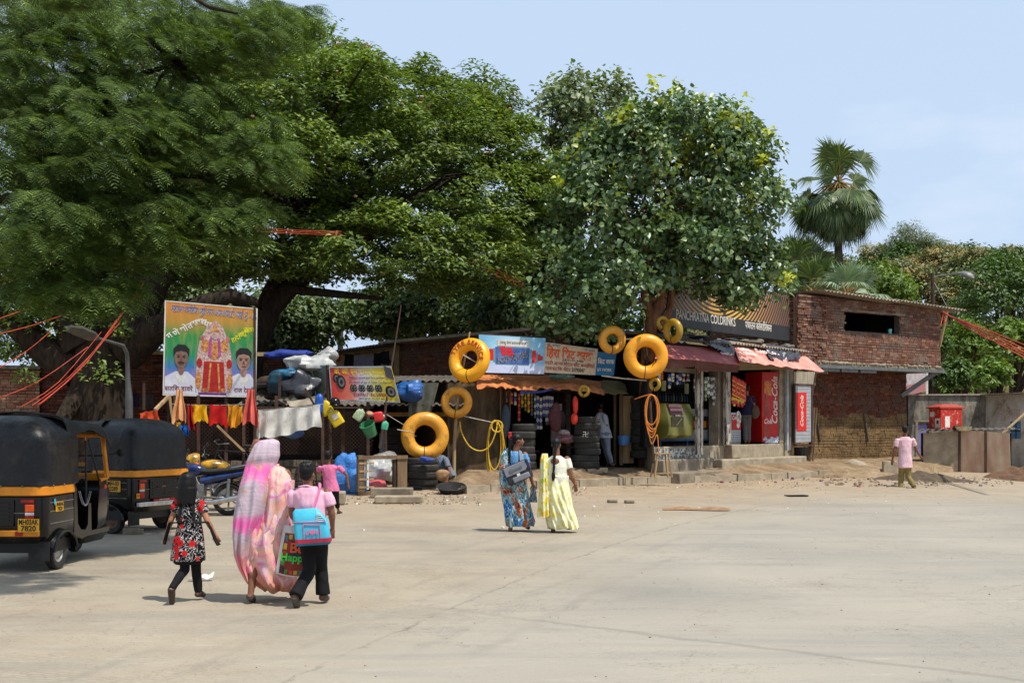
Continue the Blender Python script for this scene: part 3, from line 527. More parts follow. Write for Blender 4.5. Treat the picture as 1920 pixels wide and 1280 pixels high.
# ================================================================ COLD DRINK SHOP
SP=Frame(1230,29.5,1520,36.5)
s=thing('cold_drinks_shop','open fronted cold drinks shop on a concrete plinth with a red awning','shop',SP.w(4,0,.3),SP.a)
zf=1.15;X=lambda px,y=0:SP.hit(px,800,y)[0]
xL,xR=-.1,X(1482)
mb=MB();mb.poly([SP.w(a_,b_,.2) for a_,b_ in ((xL,0),(xR+.05,0),(xR+.05,2.6),(2.5,2.6),(1.6,1.6))],(0,0,1),zf-.2);part('plinth',mb,M_concp,s,bevel=.02)
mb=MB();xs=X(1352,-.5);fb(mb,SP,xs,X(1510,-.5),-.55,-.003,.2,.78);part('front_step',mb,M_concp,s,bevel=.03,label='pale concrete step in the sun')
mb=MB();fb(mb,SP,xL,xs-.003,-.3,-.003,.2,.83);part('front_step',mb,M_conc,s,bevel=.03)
mb=MB();fb(mb,SP,X(1358),X(1375),-.25,-.003,.785,1.17);part('post_footing',mb,M_concp,s,bevel=.02)
mb=MB();fb(mb,SP,xL,xs+.6,-.75,-.305,.2,.52);mb.jit(.02,2);part('low_ledge',mb,M_conc,s,bevel=.02)
t=NT('flaked_lime');c=t.mix(t.step(t.noise(8,6,.75),.46,.54),(96,90,80),(196,196,190));t.bump(t.noise(20,5,.7),.8,.02);
mb=MB();fb(mb,SP,.05,X(1315),-.01,.002,.84,1.1);part('limewashed_riser',mb,t.fin(c,.9),s)
mb=MB();fb(mb,SP,2.3,xR,2.3,2.4,zf,3.95);mb.poly([SP.w(a_,b_,zf) for a_,b_ in ((xL,.1),(2.3,2.3),(2.3,2.4),(xL-.1,.2))],(0,0,1),3.95-zf);fb(mb,SP,xR-.15,xR,.1,2.3,zf,3.95);part('wall',mb,M_shade,s)
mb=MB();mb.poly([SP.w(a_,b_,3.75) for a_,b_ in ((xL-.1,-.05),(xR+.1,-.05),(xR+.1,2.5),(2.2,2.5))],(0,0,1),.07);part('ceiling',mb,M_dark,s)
mb=MB();fb(mb,SP,xL,X(1306),-.06,.06,SP.hit(1260,697)[2],SP.hit(1260,690)[2]+.02);part('lintel_board',mb,mat('old_cream_board',(150,140,122),(122,112,96),.85,sc=5,dirt=.5),s)
def pillar(px0,px1,z0,z1,y0,y1,m,jitt=.0,nm='pillar'):
    mb=MB();a,c_=X(px0,y0),X(px1,y0)
    for i in range(10):z=z0+(z1-z0)*i/10;fb(mb,SP,a,c_,y0,y1,z,z0+(z1-z0)*(i+1)/10)
    if jitt:mb.jit(jitt,3)
    return part(nm,mb,m,s)
t=NT('flaking_white_wood');c=t.mix(t.step(t.noise(7,6,.75,t.co((1,1,.3))),.42,.52),(70,58,48),(176,168,156));M_flake=t.fin(c,.85)
pillar(1308,1312.5,.93,3.6,-.28,-.2,M_flake,.004,'wooden_post');pillar(1314.5,1318.5,.93,3.6,-.26,-.18,M_flake,.004,'wooden_post')
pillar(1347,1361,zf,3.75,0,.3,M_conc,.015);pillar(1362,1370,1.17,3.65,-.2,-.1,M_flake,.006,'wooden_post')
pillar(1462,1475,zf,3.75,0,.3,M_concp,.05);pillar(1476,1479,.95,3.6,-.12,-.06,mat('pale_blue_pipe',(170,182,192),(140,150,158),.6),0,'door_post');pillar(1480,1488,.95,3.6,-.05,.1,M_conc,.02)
mb=MB();mb.tube([SP.wp(1309,693,-.3),SP.wp(1325,694,-.3)],.035,8);mb.sph(SP.wp(1325,694,-.3),.05);part('brass_horn',mb,mat('brass',(190,150,60),rough=.35,metal=.7),s)
# end cabinet with the poster door
mb=MB();fpoly(mb,SP,[(1487,722),(1527,722),(1527,697),(1487,697)],-.05,.03);part('striped_fascia',mb,mat('streaky_panel',(176,166,144),(130,118,98),.8,sc=12,stretch=(1,1,.15)),s)
d_=MB();fpoly(d_,SP,[(1489,829),(1519,828),(1519,722),(1489,721)],-.12,.03);d_=part('poster_door',d_,mat('tiled_grey_door',(168,170,172),(150,152,156),.6,sc=4,dirt=.25),s,label='grey tiled shutter door with a red drink poster')
mb=MB()
for px0,px1 in ((1487,1489),(1519,1521.5)):fpoly(mb,SP,[(px0,834),(px1,834),(px1,720),(px0,720)],-.121,.05)
fpoly(mb,SP,[(1487,722),(1521,723),(1521,720),(1487,719)],-.124,.05);fpoly(mb,SP,[(1487,836),(1521,836),(1521,833),(1487,833)],-.124,.12);part('door_frame',mb,M_rustd,s)
for k in range(15):
    py=729+k*6.6;mb=MB();fpoly(mb,SP,[(1489.5,py+.5),(1518.5,py+.5),(1518.5,py),(1489.5,py)],-.151,.002);
    if k == 0:ln=mb
    else:ln.add(mb.v,mb.f)
part('tile_lines',ln,M_steel,d_)
mb=MB();fpoly(mb,SP,[(1494,808),(1512,807),(1512,735),(1492,736)],-.156,.004);pp=part('poster',mb,flat('poster_red',(205,38,28),.6),d_)
a=SP.hit(1503,771,-.162);q_=text('Coca-Cola',.3,face_M(SP,a[0]+.02,-.163,a[2],R(90)),M_white,pp,off=.02,shear=.35);q_.data.transform(Matrix.Diagonal((.98/(max(v_.co.x for v_ in q_.data.vertices)*2),1,1,1)))
mb=MB();fpoly(mb,SP,[(1489,862),(1515,868),(1515,838),(1489,838)],.3,.05);part('recess_shade',mb,M_shade,s)  # flat dark sheet in place of the shade under the poster door
mb=MB();mb.bar(SP.wp(1517,868,-.1),SP.wp(1525,764,-.1),.1,.05);mb.bar(SP.wp(1524,868,-.12),SP.wp(1531,764,-.12),.04,.04);part('leaning_board',mb,M_wood,s);mb=MB();mb.bar(SP.wp(1520,760,-.1),SP.wp(1530,697,-.1),.04,.04);part('prop_pole',mb,M_rustd,s)
mb=MB();fb(mb,SP,xR+.05,xR+.12,0,2.3,.3,3.7);part('end_wall',mb,M_conc,s)
# awnings
t=NT('maroon_awning');c=t.mix(t.step(t.noise(3,5,.6),.35,.65),(164,82,82),(182,108,106));c=t.mix(t.math('MULTIPLY',t.step(t.noise(4,7,.75),.55,.68),.4),c,(120,100,90));M_mar=t.fin(c,.7,0,.3)
t=NT('faded_red_awning');c=t.mix(t.step(t.noise(3,5,.6),.35,.65),(206,122,108),(226,160,144));c=t.mix(t.math('MULTIPLY',t.step(t.noise(4,6,.7),.55,.7),.35),c,(150,96,80));t.bump(t.noise(5,4,.6),.3,.03);M_awn=t.fin(c,.65,0,.3)
def awn(name,A,B,y0,y1,m,amp=.015,nu=30):return tarp(name,SP,A,B,y0,y1,m,s,nu=nu,nv=6,amp=amp)
a1=awn('maroon_awning',[(1236,645),(1300,650),(1378,655)],[(1228,671),(1300,674),(1388,684)],-.35,-.95,M_mar)
a2=awn('red_awning',[(1376,648),(1440,657),(1508,664)],[(1386,676),(1460,686),(1546,697)],-.35,-1.0,M_awn,.03)
mb=MB()
for (p0,p1) in (((1228,672),(1304,675)),((1304,675),(1386,685))):mb.poly([SP.wp(p0[0],p0[1],-.93),SP.wp(p1[0],p1[1],-.93),SP.wp(p1[0]-4,p1[1]+13,-.85),SP.wp(p0[0]+2,p0[1]+20,-.85)],-SP.n,.015)
part('awning_valance',mb,mat('dark_maroon',(92,44,36),(70,36,30),.8,sc=4),s)
mb=MB();mb.poly([SP.wp(1386,678,-.9),SP.wp(1480,690,-.9),SP.wp(1478,692,-.3),SP.wp(1384,694,-.3)],-SP.n,.015);part('awning_underside',mb,mat('khaki_ply',(132,116,88),(108,94,72),.85,sc=4),s)
awn_white=mat('faded_white_letters',(246,236,230),(236,214,206),.8,bump=0,dirt=.1)
def lie(pxc,pyc,A0,A1,B0,size,body,par,off=.0,wx=1.0):
    """lettering lying on the sloping awning"""
    u=(A1-A0).normalized();d=(A0-B0).normalized();n=u.cross(d).normalized();d=n.cross(u)
    M=Matrix((u.to_4d(),d.to_4d(),n.to_4d(),Vector((0,0,0,1)))).transposed();M[3][3]=1
    for i in range(3):M[i][3]=0
    for i in range(3):M[3][i]=0
    v=(HCv := Vector((0,0,HC)));dr=Vector(((pxc-CX)/F,1,-(pyc-HY)/F));tt=(A0-v).dot(n)/dr.dot(n);p=v+dr*tt+n*.06
    text(body,size,Matrix.Translation(p) @ M,awn_white,par,off=off,wx=wx)
A0,A1,B0=SP.wp(1376,648,-.35),SP.wp(1508,664,-.35),SP.wp(1386,676,-1.0)
lie(1395,659,A0,A1,B0,.2,'RATNA',a2,.03);lie(1399,666,A0,A1,B0,.18,'COLDDRINK',a2,.02);lie(1436,663,A0,A1,B0,.3,'Coca-Cola',a2,.01)
A0,A1,B0=SP.wp(1236,645,-.35),SP.wp(1378,655,-.35),SP.wp(1228,671,-.95);lie(1362,667,A0,A1,B0,.18,'PANCH',a1,.01)
# corrugated edge, polythene and scrap lying on the awning roof
mb=corr(SP,X(1372,-.4),X(1512,-.4),lambda x:SP.hit(1440,652,-.4)[2],-.5,.6,.22,.17,.03);part('roof_sheet',mb,M_asb,s)
mb=corr(SP,X(1236,-.4),X(1372,-.4),lambda x:SP.hit(1300,640,-.4)[2],-.45,.6,.2,.17,.03);part('roof_sheet',mb,M_tin,s)
M_poly=mat('black_polythene',(62,62,68),(42,42,48),.35,sc=4,bump=.5,dirt=.3,dc=(120,112,100))
tarp('black_polythene',SP,[(1312,634),(1340,634),(1372,640)],[(1322,646),(1348,658),(1380,661)],-.3,-.62,M_poly,s,amp=.1,nu=30)
tarp('black_polythene',SP,[(1434,645),(1465,648),(1500,656)],[(1444,668),(1468,680),(1502,675)],-.35,-.8,M_poly,s,amp=.2,nu=36)
mb=MB();rnd=random.Random(9)
for k in range(26):
    x=rnd.uniform(.4,7.5);mb.blob(SP.w(x,rnd.uniform(-.3,.1),3.98+rnd.uniform(-.05,.12)),(rnd.uniform(.08,.3),rnd.uniform(.06,.16),rnd.uniform(.03,.07)),.5,5,12,7,seed=k,mi=k % 3)
part('roof_scrap',mb,[M_poly,M_tin,M_woodd],s,stuff=True)
# counter, display dispenser, goods
c0,c1=X(1236,.35),X(1345,.35)
k_=thing('shop_counter','grey shop counter with a glazed snack window under the hanging packets','counter',SP.w((c0+c1)/2,.6,zf),SP.a)
zc=SP.hit(1330,767,.35)[2];wa,wb=X(1293,.35),X(1337,.35);za,zb_=SP.hit(1320,805,.35)[2],SP.hit(1320,780,.35)[2]
Mc=mat('counter_grey',(108,112,116),(92,96,100),.55,sc=4,dirt=.25)
mb=MB();fb(mb,SP,c0,wa,.35,.85,zf+.18,zc);fb(mb,SP,wb,c1,.35,.85,zf+.18,zc);fb(mb,SP,wa,wb,.35,.85,zf+.18,za);fb(mb,SP,wa,wb,.35,.85,zb_,zc);fb(mb,SP,wa,wb,.8,.85,za,zb_);part('cabinet',mb,Mc,k_)
mb=MB();fb(mb,SP,c0,c1,.34,.86,zf+.13,zf+.178);[fb(mb,SP,c0+q*(c1-c0)-.03,c0+q*(c1-c0)+.03,.4,.46,zf,zf+.13) for q in (.05,.5,.95)];part('blue_base',mb,mat('base_blue',(40,84,128),rough=.6),k_)
for k in range(9):
    mb=MB();x=wa+.12+(wb-wa-.2)*k/8;mb.box(SP.w(x,.5,za+.14),(.13,.1,.2),Matrix.Rotation(SP.a+rnd.uniform(-.3,.3),3,'Z'));p_=top('snack_packet',mb,flat(('pk_red','pk_yel','pk_blu')[k % 3],((190,40,34),(214,170,40),(190,70,60))[k % 3],.4),'small bright snack packet in the counter window','packet','snack packets in the counter window',bevel=.02)
D0,D1=X(1238,.1),X(1286,.1);dd=thing('cigarette_display','olive cigarette display cabinet with a sloped top in front of the counter','display',SP.w((D0+D1)/2,.2,1.6),SP.a)
t=NT('olive_display');c=t.ramp(t.wave(.55,1.2,2,t.co((1,1,1),rot=(0,.6,0)),'X'),[(.2,(92,92,30)),(.6,(134,130,52)),(.9,(160,156,84))]);M_ol=t.fin(c,.4,0,.5)
zz=lambda py:SP.hit(1260,py,.0)[2]
pr=[(.0,zz(821)),(-.12,zz(816)),(-.16,zz(800)),(-.14,zz(780)),(-.02,zz(756)),(.2,zz(756)),(.3,zz(821))]
mb=MB();mb.loft([[SP.w(x,y,z) for y,z in pr] for x in (D0,D1)]);part('body',mb,M_ol,dd,bevel=.02)
cxm=(X(1252,0)+X(1281,0))/2;x0_,x1_=X(1254,-.1),X(1277,-.1)
mb=MB();mb.poly([SP.w(x0_,-.155,zz(778)),SP.w(x1_,-.155,zz(778)),SP.w(x1_,-.03,zz(757.5)),SP.w(x0_,-.03,zz(757.5))],-SP.n,.012);part('pack_window',mb,mat('maroon_packs',(110,40,44),(60,26,30),.4,sc=30,dirt=0),dd)
for zz0 in (763,770):
    mb=MB()
    for k in range(9):x=x0_+.03+(x1_-x0_-.06)*k/8;mb.box(SP.w(x,-.1+(zz0-763)*-.006,zz(zz0)+.03),(.035,.03,.07),Matrix.Rotation(SP.a,3,'Z'))
    part('pack_row',mb,flat('pack_pink',(196,150,150),.5),dd)
mb=MB();fp_at(mb,SP,[(x0_+.03,zz(800)),(x1_,zz(800)),(x1_,zz(781)),(x0_+.03,zz(781))],-.165,.01);lb=part('label_panel',mb,mat('panel_olive',(88,84,44),(64,60,30),.5),dd)
mb=MB();mb.bar(SP.w(x1_-.12,-.18,zz(784)),SP.w(x0_+.22,-.18,zz(797)),.05,.012);part('cigarette_picture',mb,flat('pale_tan',(200,170,140)),lb)
text('YOUNG',.07,face_M(SP,(x0_+x1_)/2,-.182,zz(779)),M_white,lb,off=.02)
# shelves behind counter
mb=MB()
for z in (1.9,2.35,2.8,3.2):fb(mb,SP,2.35,5.6,1.95,2.28,z,z+.03)
sf=part('wall_shelf',mb,M_dark,s)
for k in range(34):
    x=.3+.11*(k % 17);z=(2.38,2.83)[k//17];mb=MB();p=SP.w(2.2+x*1.35,2.05,z);mb.lathe([(.03,0),(.035,.1),(.03,.17),(.014,.2),(.014,.26)],p,None,8)
    top('shelf_bottle',mb,flat(('bt_g','bt_b','bt_w')[k % 3],((60,90,60),(50,70,110),(130,130,130))[k % 3],.3),'small drinks bottle on the dim shelves behind the counter','bottle','bottles on the shelves behind the counter')
# hanging strips of sachets
def strip(fr,px,py0,py1,wpx,y,cols,label,group,tw=0.0,alt=2):
    a=fr.hit(px,py0,y);c_=fr.hit(px,py1,y);n=max(3,int((a[2]-c_[2])/.085));w=abs(fr.hit(px+wpx/2,py0,y)[0]-fr.hit(px-wpx/2,py0,y)[0])/2;mb=MB();w=min(w,.09)
    for i in range(n):
        z1=a[2]-(a[2]-c_[2])*i/n;z0=a[2]-(a[2]-c_[2])*(i+1)/n+.008;an=tw*math.sin(i*.9+px);ca,sa=math.cos(an),math.sin(an)
        rings=[]
        for zz_,th in ((z0,.002),(z0+.012,.012),((z0+z1)/2,.018),(z1-.012,.012),(z1,.002)):rings.append([fr.w(a[0]+dx*ca-dy*sa,y+dx*sa+dy*ca,zz_) for dx,dy in ((-w,-th),(w,-th),(w,th),(-w,th))])
        mb.loft(rings,mi=i % alt if alt < 5 else 0)
        if i:mb.box(fr.w(a[0],y,z1+.004),(w*.7,.002,.02),Matrix.Rotation(fr.a,3,'Z'))
    return top('sachet_strip',mb,[flat('sachet_%d_%d_%d' % q,q,.35) for q in cols],label,'packets',group)
Sv,Dk,Gr,Bl,Rd,Yl,Wh,Og=(186,186,190),(92,88,92),(96,120,70),(44,74,150),(168,36,30),(214,168,40),(206,204,198),(204,92,36)
g='sachet strips hanging in the cold drinks shop'
for kq,(px,a,b_,w,cs) in enumerate(((1303,704,735,4,(Dk,Sv)),(1307,704,735,4,(Sv,Dk)),(1323,706,752,4,(Gr,Sv)),(1328,706,746,4,(Wh,Gr)),(1334,707,742,4,(Sv,Dk)),(1338,707,760,4,(Sv,Dk)),(1342,707,754,4,(Dk,Sv)),(1346,708,762,4,(Sv,Dk)))):
    strip(SP,px,a,b_,w,.1,cs,'%s strip of silvery sachets counted from the wooden posts to the concrete pillar' % ('short first','short second','greenish third','whiter fourth','short fifth','long sixth','seventh','longest last')[kq],g,.3)
for px,a,b_,w,cs,lb_ in ((1255,700,729,4,(Bl,Wh),'blue and white sachet strip left in the shop, longer than its neighbour'),(1261,699,716,4,(Wh,Sv),'short white sachet strip beside the long blue one'),(1270,702,721,4,(Sv,Bl),'grey sachet strip tucked beside the blue and white pair'),(1275,699,721,5,(Bl,Wh),'blue sachet strip hung above the olive packet'),(1282,700,716,5,(Wh,Rd),'white and red sachet strip above the olive packet'),(1290,701,715,5,(Sv,Dk),'grey patterned sachet strip nearest the wooden posts'),(1236,700,714,4,(Wh,Sv),'white sachet strip hanging behind the small tube'),(1241,697,712,3,(Og,Og),'thin orange sachet strip behind the coiled hose')):
    strip(SP,px,a,b_,w,.1,cs,lb_,g,.2)
for px,py,lb_ in ((1244,714,'dark and olive packet hanging behind the big tube'),(1287,720,'olive packet with pale figures hanging over the display')):
    mb=MB();a=SP.hit(px,py,.1);mb.box(SP.w(a[0],.1,a[2]-.12),(.2,.04,.27),Matrix.Rotation(SP.a,3,'Z'));top('hanging_packet',mb,M_ol,lb_,'packet',bevel=.015)
# sheet of red and yellow snack packets in the doorway
rs=thing('snack_sheet','slanting sheet of red and yellow snack packets hanging in the shop doorway','packets',SP.wp(1383,740,.1),SP.a)
for i in range(6):
    for j in range(4):
        px=1373+i*4.2;py=706+j*8.5+i*2.2;mb=MB();c_=SP.wp(px+2,py+4,.1+.02*math.sin(i*3+j));mb.blob(c_,(.075,.03,.1),.15,6,10,7,rot=Matrix.Rotation(SP.a,3,'Z'),seed=i*4+j);part('packet',mb,flat('crisp_red',(196,52,26),.35),rs)
        mb=MB();mb.box(SP.wp(px+2,py+8.2,.07),(.15,.01,.025),Matrix.Rotation(SP.a,3,'Z') @ Matrix.Rotation(.3,3,'Y'));part('packet_seal',mb,flat('crisp_yellow',(222,176,40),.4),rs)
for i in range(7):
    strip(SP,1373+i*3.6,738+i*1.0,757+(i*5) % 9,3.4,.1,(Rd,Yl),'short tail of red snack packets dangling from the snack sheet','tails of red packets under the snack sheet')
# fridge
FD=Frame(1429,34.3,1459,34.75);f0,f1=0,FD.L;fz0,fz1=zf,FD.hit(1445,697)[2]
fr_=thing('drinks_fridge','tall red drinks fridge with a cola bottle picture in the shop doorway','fridge',FD.w((f0+f1)/2,.3,zf),FD.a)
mb=MB();fb(mb,FD,f0,f1,0,.65,fz0+.05,fz1);part('cabinet',mb,M_red,fr_,bevel=.02)
mb=MB();fb(mb,FD,f0+.02,f1-.02,.02,.6,fz0,fz0+.048);part('plinth',mb,M_black,fr_)
FX=lambda q:f0+(f1-f0)*q
FZ=lambda q:fz0+(fz1-fz0)*q
mb=MB();cx_=FX(.28);pr=[(.0,.06),(.17,.08),(.2,.16),(.19,.28),(.155,.4),(.2,.5),(.18,.56),(.08,.66),(.07,.7)]
pts=[(cx_+a*.72*(f1-f0)*1.15,FZ(b_)) for a,b_ in pr]+[(cx_-a*.72*(f1-f0)*1.15,FZ(b_)) for a,b_ in pr[::-1]]
fp_at(mb,FD,pts,-.004,.003);bt=part('bottle_picture',mb,mat('cola_brown',(110,34,20),(176,62,30),.35,sc=5,bump=0,dirt=0),fr_)
mb=MB();fp_at(mb,FD,[(FX(.1),FZ(.26)),(FX(.52),FZ(.26)),(FX(.55),FZ(.37)),(FX(.12),FZ(.38))],-.01,.003);part('bottle_label',mb,M_red,bt)
text('Cola',.2,face_M(FD,FX(.33),-.016,FZ(.31)),M_white,bt,off=.02,shear=.3)
mb=MB();fp_at(mb,FD,[(FX(.12),FZ(.7)),(FX(.55),FZ(.66)),(FX(.55),FZ(.86)),(FX(.12),FZ(.88))],-.01,.003);part('food_picture',mb,mat('food_yellow',(206,140,50),(170,60,30),.5,sc=14,bump=0,dirt=0),fr_)
mb=MB()
for k in range(34):mb.sph(FD.w(FX(rnd.uniform(.06,.94)),-.008,FZ(rnd.uniform(.02,.09))),(.045,.03,.035),None,6,5)
part('ice_picture',mb,mat('ice_white',(214,220,228),(170,180,196),.4),fr_)
q_=text('Coca-Cola',.36,face_M(FD,FX(.78),-.006,FZ(.6),R(90)),M_white,fr_,off=.014,shear=.35);q_.data.transform(Matrix.Diagonal((1.45/(max(v_.co.x for v_ in q_.data.vertices)*2),1,1,1)))
# chest cooler
q0,q1=X(1371,.25),X(1390,.25);ck=thing('chest_cooler','small white cooler with a red and white logo panel beside the wooden post','cooler',SP.w((q0+q1)/2,.5,zf),SP.a);ztc=SP.hit(1380,773,.25)[2]
Mw=mat('cooler_white',(196,198,200),(178,180,182),.45,sc=4,dirt=.2)
mb=MB();fb(mb,SP,q0,q1,.25,.85,zf+.02,ztc);part('body',mb,Mw,ck,bevel=.04)
mb=MB();fb(mb,SP,q0+.03,q1-.04,.238,.248,SP.hit(1380,806,.25)[2],SP.hit(1380,777,.25)[2]);lp=part('logo_panel',mb,M_red,ck)
mb=MB();xx=(q0+q1)/2
for dx,dz,r in ((.1,.12,.1),(.14,-.02,.13),(.1,-.18,.09),(.18,.05,.1)):mb.lathe([(0,0),(r,0),(r,.004),(0,.004)],SP.w(xx+dx-.02,.234,(ztc+zf)/2+.28+dz),Matrix.Rotation(SP.a,3,'Z') @ Matrix.Rotation(R(90),3,'X'),16)
part('white_bubbles',mb,M_white,lp);text('Coke',.16,face_M(SP,xx-.12,.232,(ztc+zf)/2+.3),M_white,lp,shear=.3,off=.02)
mb=MB()
for k in range(8):fb(mb,SP,q0+.05,q1-.06,.236,.249,zf+.06+k*.05,zf+.075+k*.05)
part('vent_grille',mb,M_steel,ck)
# second dark fridge behind
mb=MB();fb(mb,SP,X(1404,1.4),X(1428,1.4),1.5,2.1,zf,3.3);kk=top('dark_fridge',mb,mat('fridge_dark',(34,36,40),rough=.4),'dark glass fridge standing deep in the shop behind the customer','fridge',bevel=.02)
# ---------------------------------------------------------------- billboard above the shop
bb=thing('shop_billboard','large dark gold patterned shop billboard with white shop name above the red awning','billboard',SP.w(3.5,.35,4.2),SP.a)
Y_=.35;x0_,x1_=X(1216,Y_),SP.hit(1480,600,Y_)[0];zb0=SP.hit(1480,639,Y_)[2];zb1=SP.hit(1480,553,Y_)[2];zm_=zb0+(zb1-zb0)*.31
t=NT('gold_rays');ox,oz=3.0,-1.2;xyz=t.co(loc=(0,0,0));xx_,_,zz_=t.sep(xyz)
du=t.math('SUBTRACT',xx_,.2);dv=t.math('SUBTRACT',zz_,3.4);rr=t.math('SQRT',t.math('ADD',t.math('MULTIPLY',du,du),t.math('MULTIPLY',dv,dv)))
fr1=t.math('SINE',t.math('MULTIPLY',rr,52.0));ang=t.math('ARCTAN2',dv,du)
gl=t.ramp(t.math('DIVIDE',t.math('ADD',xx_,3.5),8.0),[(0,(70,50,24)),(.4,(196,144,40)),(.62,(232,180,66)),(.8,(180,124,70)),(.97,(120,82,60))])
c=t.mix(t.step(fr1,-.3,.5),(34,26,18),gl);M_gold=t.fin(c,.42,0,.5)
mb=MB();fb(mb,SP,x0_,x1_,Y_,Y_+.06,zm_,zb1);part('pattern_panel',mb,M_gold,bb)
mb=MB();fb(mb,SP,x0_,x1_,Y_-.004,Y_+.06,zb0,zm_);nb=part('name_band',mb,mat('charcoal_band',(40,40,42),(34,34,36),.5,sc=3,bump=0,dirt=.15),bb)
zc_=(zb0+zm_)/2+.1;xa_,xb_=X(1270,Y_),X(1376,Y_);text('PANCHRATNA COLDRINKS',.34,face_M(SP,(xa_+xb_)/2,Y_-.008,zc_),M_white,nb,wx=(xb_-xa_)/(.34*11.9),off=.008,ext=.003)
xa_,xb_=X(1395,Y_),X(1448,Y_);text('पंचरतन कोलडरिंकस'.replace('रिं','ीरं'),.3,face_M(SP,(xa_+xb_)/2,Y_-.008,zc_-.02),M_white,nb,off=.016,ext=.003,kern={4:0},wx=(xb_-xa_)/(.3*8.0))
mb=MB()
for px in (1250,1330,1420,1470):x=X(px,Y_+.1);fb(mb,SP,x-.04,x+.04,Y_+.06,Y_+.14,3.8,zb1-.1)
part('support_post',mb,M_woodd,bb)
# ================================================================ TREES
def fast_mesh(name,V,Fc,k,m,parent,M):
    """V (n,3) world points; Fc (f,k) faces"""
    Mi=np.array(M.inverted());V=V @ Mi[:3,:3].T + Mi[:3,3]
    me=bpy.data.meshes.new(name);n=len(V);f=len(Fc);me.vertices.add(n);me.vertices.foreach_set('co',V.astype(np.float32).ravel())
    me.loops.add(f*k);me.loops.foreach_set('vertex_index',Fc.astype(np.int32).ravel());me.polygons.add(f)
    me.polygons.foreach_set('loop_start',np.arange(0,f*k,k,dtype=np.int32));me.polygons.foreach_set('loop_total',np.full(f,k,np.int32));me.update(calc_edges=True);me.materials.append(m)
    return link(name,me,parent,M)
def unit(a):return a/np.maximum(np.linalg.norm(a,axis=-1,keepdims=True),1e-9)
def leaf_geo(C,N,D,L,Wd,shape='kite',fold=.25):
    """C centres, N normals, D directions of the leaf axis; a folded pointed leaf of 4 triangles-in-quads"""
    n=len(C);D=unit(D-N*(D*N).sum(1,keepdims=True));S=np.cross(N,D);L=np.broadcast_to(L,n)[:,None];Wd=np.broadcast_to(Wd,n)[:,None]
    up=N*Wd*fold
    if shape == 'kite':
        P_=[C-D*L*.5,C+S*Wd*.5-D*L*.12+up,C+D*L*.5,C-S*Wd*.5-D*L*.12+up,C-D*L*.05]
        V=np.stack(P_,1).reshape(-1,3);b=np.arange(n)[:,None]*5;F_=np.concatenate([b+np.array([[0,1,2,4]]),b+np.array([[0,4,2,3]])],0)
    elif shape == 'heart':# rounded base with a drip tip
        P_=[C-D*L*.42,C+S*Wd*.5-D*L*.22+up,C+S*Wd*.36+D*L*.12+up*.6,C+D*L*.55-N*L*.06,C-S*Wd*.36+D*L*.12+up*.6,C-S*Wd*.5-D*L*.22+up,C+D*L*.1]
        V=np.stack(P_,1).reshape(-1,3);b=np.arange(n)[:,None]*7;F_=np.concatenate([b+np.array([[0,1,2,6]]),b+np.array([[6,2,3,4]]),b+np.array([[0,6,4,5]])],0)
    else:
        P_=[C-D*L*.5-S*Wd*.5,C-D*L*.5+S*Wd*.5,C+D*L*.5+S*Wd*.5,C+D*L*.5-S*Wd*.5]
        V=np.stack(P_,1).reshape(-1,3);b=np.arange(n)[:,None]*4;F_=b+np.array([[0,1,2,3]])
    return V,F_
def rnd_dir(n):return unit(RNG.normal(size=(n,3)))
def clump_centres(ells,n,shell=.55,low=-1.0):
    """ells: (centre, (rx, ry, rz)); points biased to the outer shell of the union"""
    vol=np.array([e[1][0]*e[1][1]*e[1][2] for e in ells])**.7;out=[];k=0
    while len(out) < n and k < n*40:
        k += 1;e=ells[RNG.choice(len(ells),p=vol/vol.sum())];d=RNG.normal(size=3);d /= np.linalg.norm(d)
        r=shell+(1-shell)*RNG.random()**.6 if RNG.random() < .8 else RNG.random()**.5
        if d[2] < low:continue
        p=np.array(e[0])+d*np.array(e[1])*r
        # skip those that lie deep inside another lobe
        if any(np.sum(((p-np.array(q[0]))/np.array(q[1]))**2) < .3 for q in ells if q is not e) and RNG.random() < .75:continue
        out.append((p,d))
    return np.array([o[0] for o in out]),np.array([o[1] for o in out])
def spray(C,D,per,rad,squash,L,Wd,droop=.35,shape='kite',updir=.8,var=.35,fold=.25):
    n=len(C)*per;c=np.repeat(C,per,0);d=np.repeat(D,per,0);q=rnd_dir(n)*RNG.random((n,1))**.4;q[:,2] *= squash
    rr=np.repeat(rad*(1+var*(RNG.random(len(C))-.5)*2),per)[:,None];pos=c+q*rr;pos[:,2] -= droop*(np.hypot(q[:,0],q[:,1])**2)*rr[:,0]
    N=unit(np.array([[0,0,updir]])+d*.35+rnd_dir(n)*.55);DD=unit(q*np.array([1,1,.3])+rnd_dir(n)*.5-np.array([[0,0,.25]]));l=L*(1+.35*(RNG.random(n)-.5)*2)
    return leaf_geo(pos,N,DD,l,Wd*l/L,shape,fold)
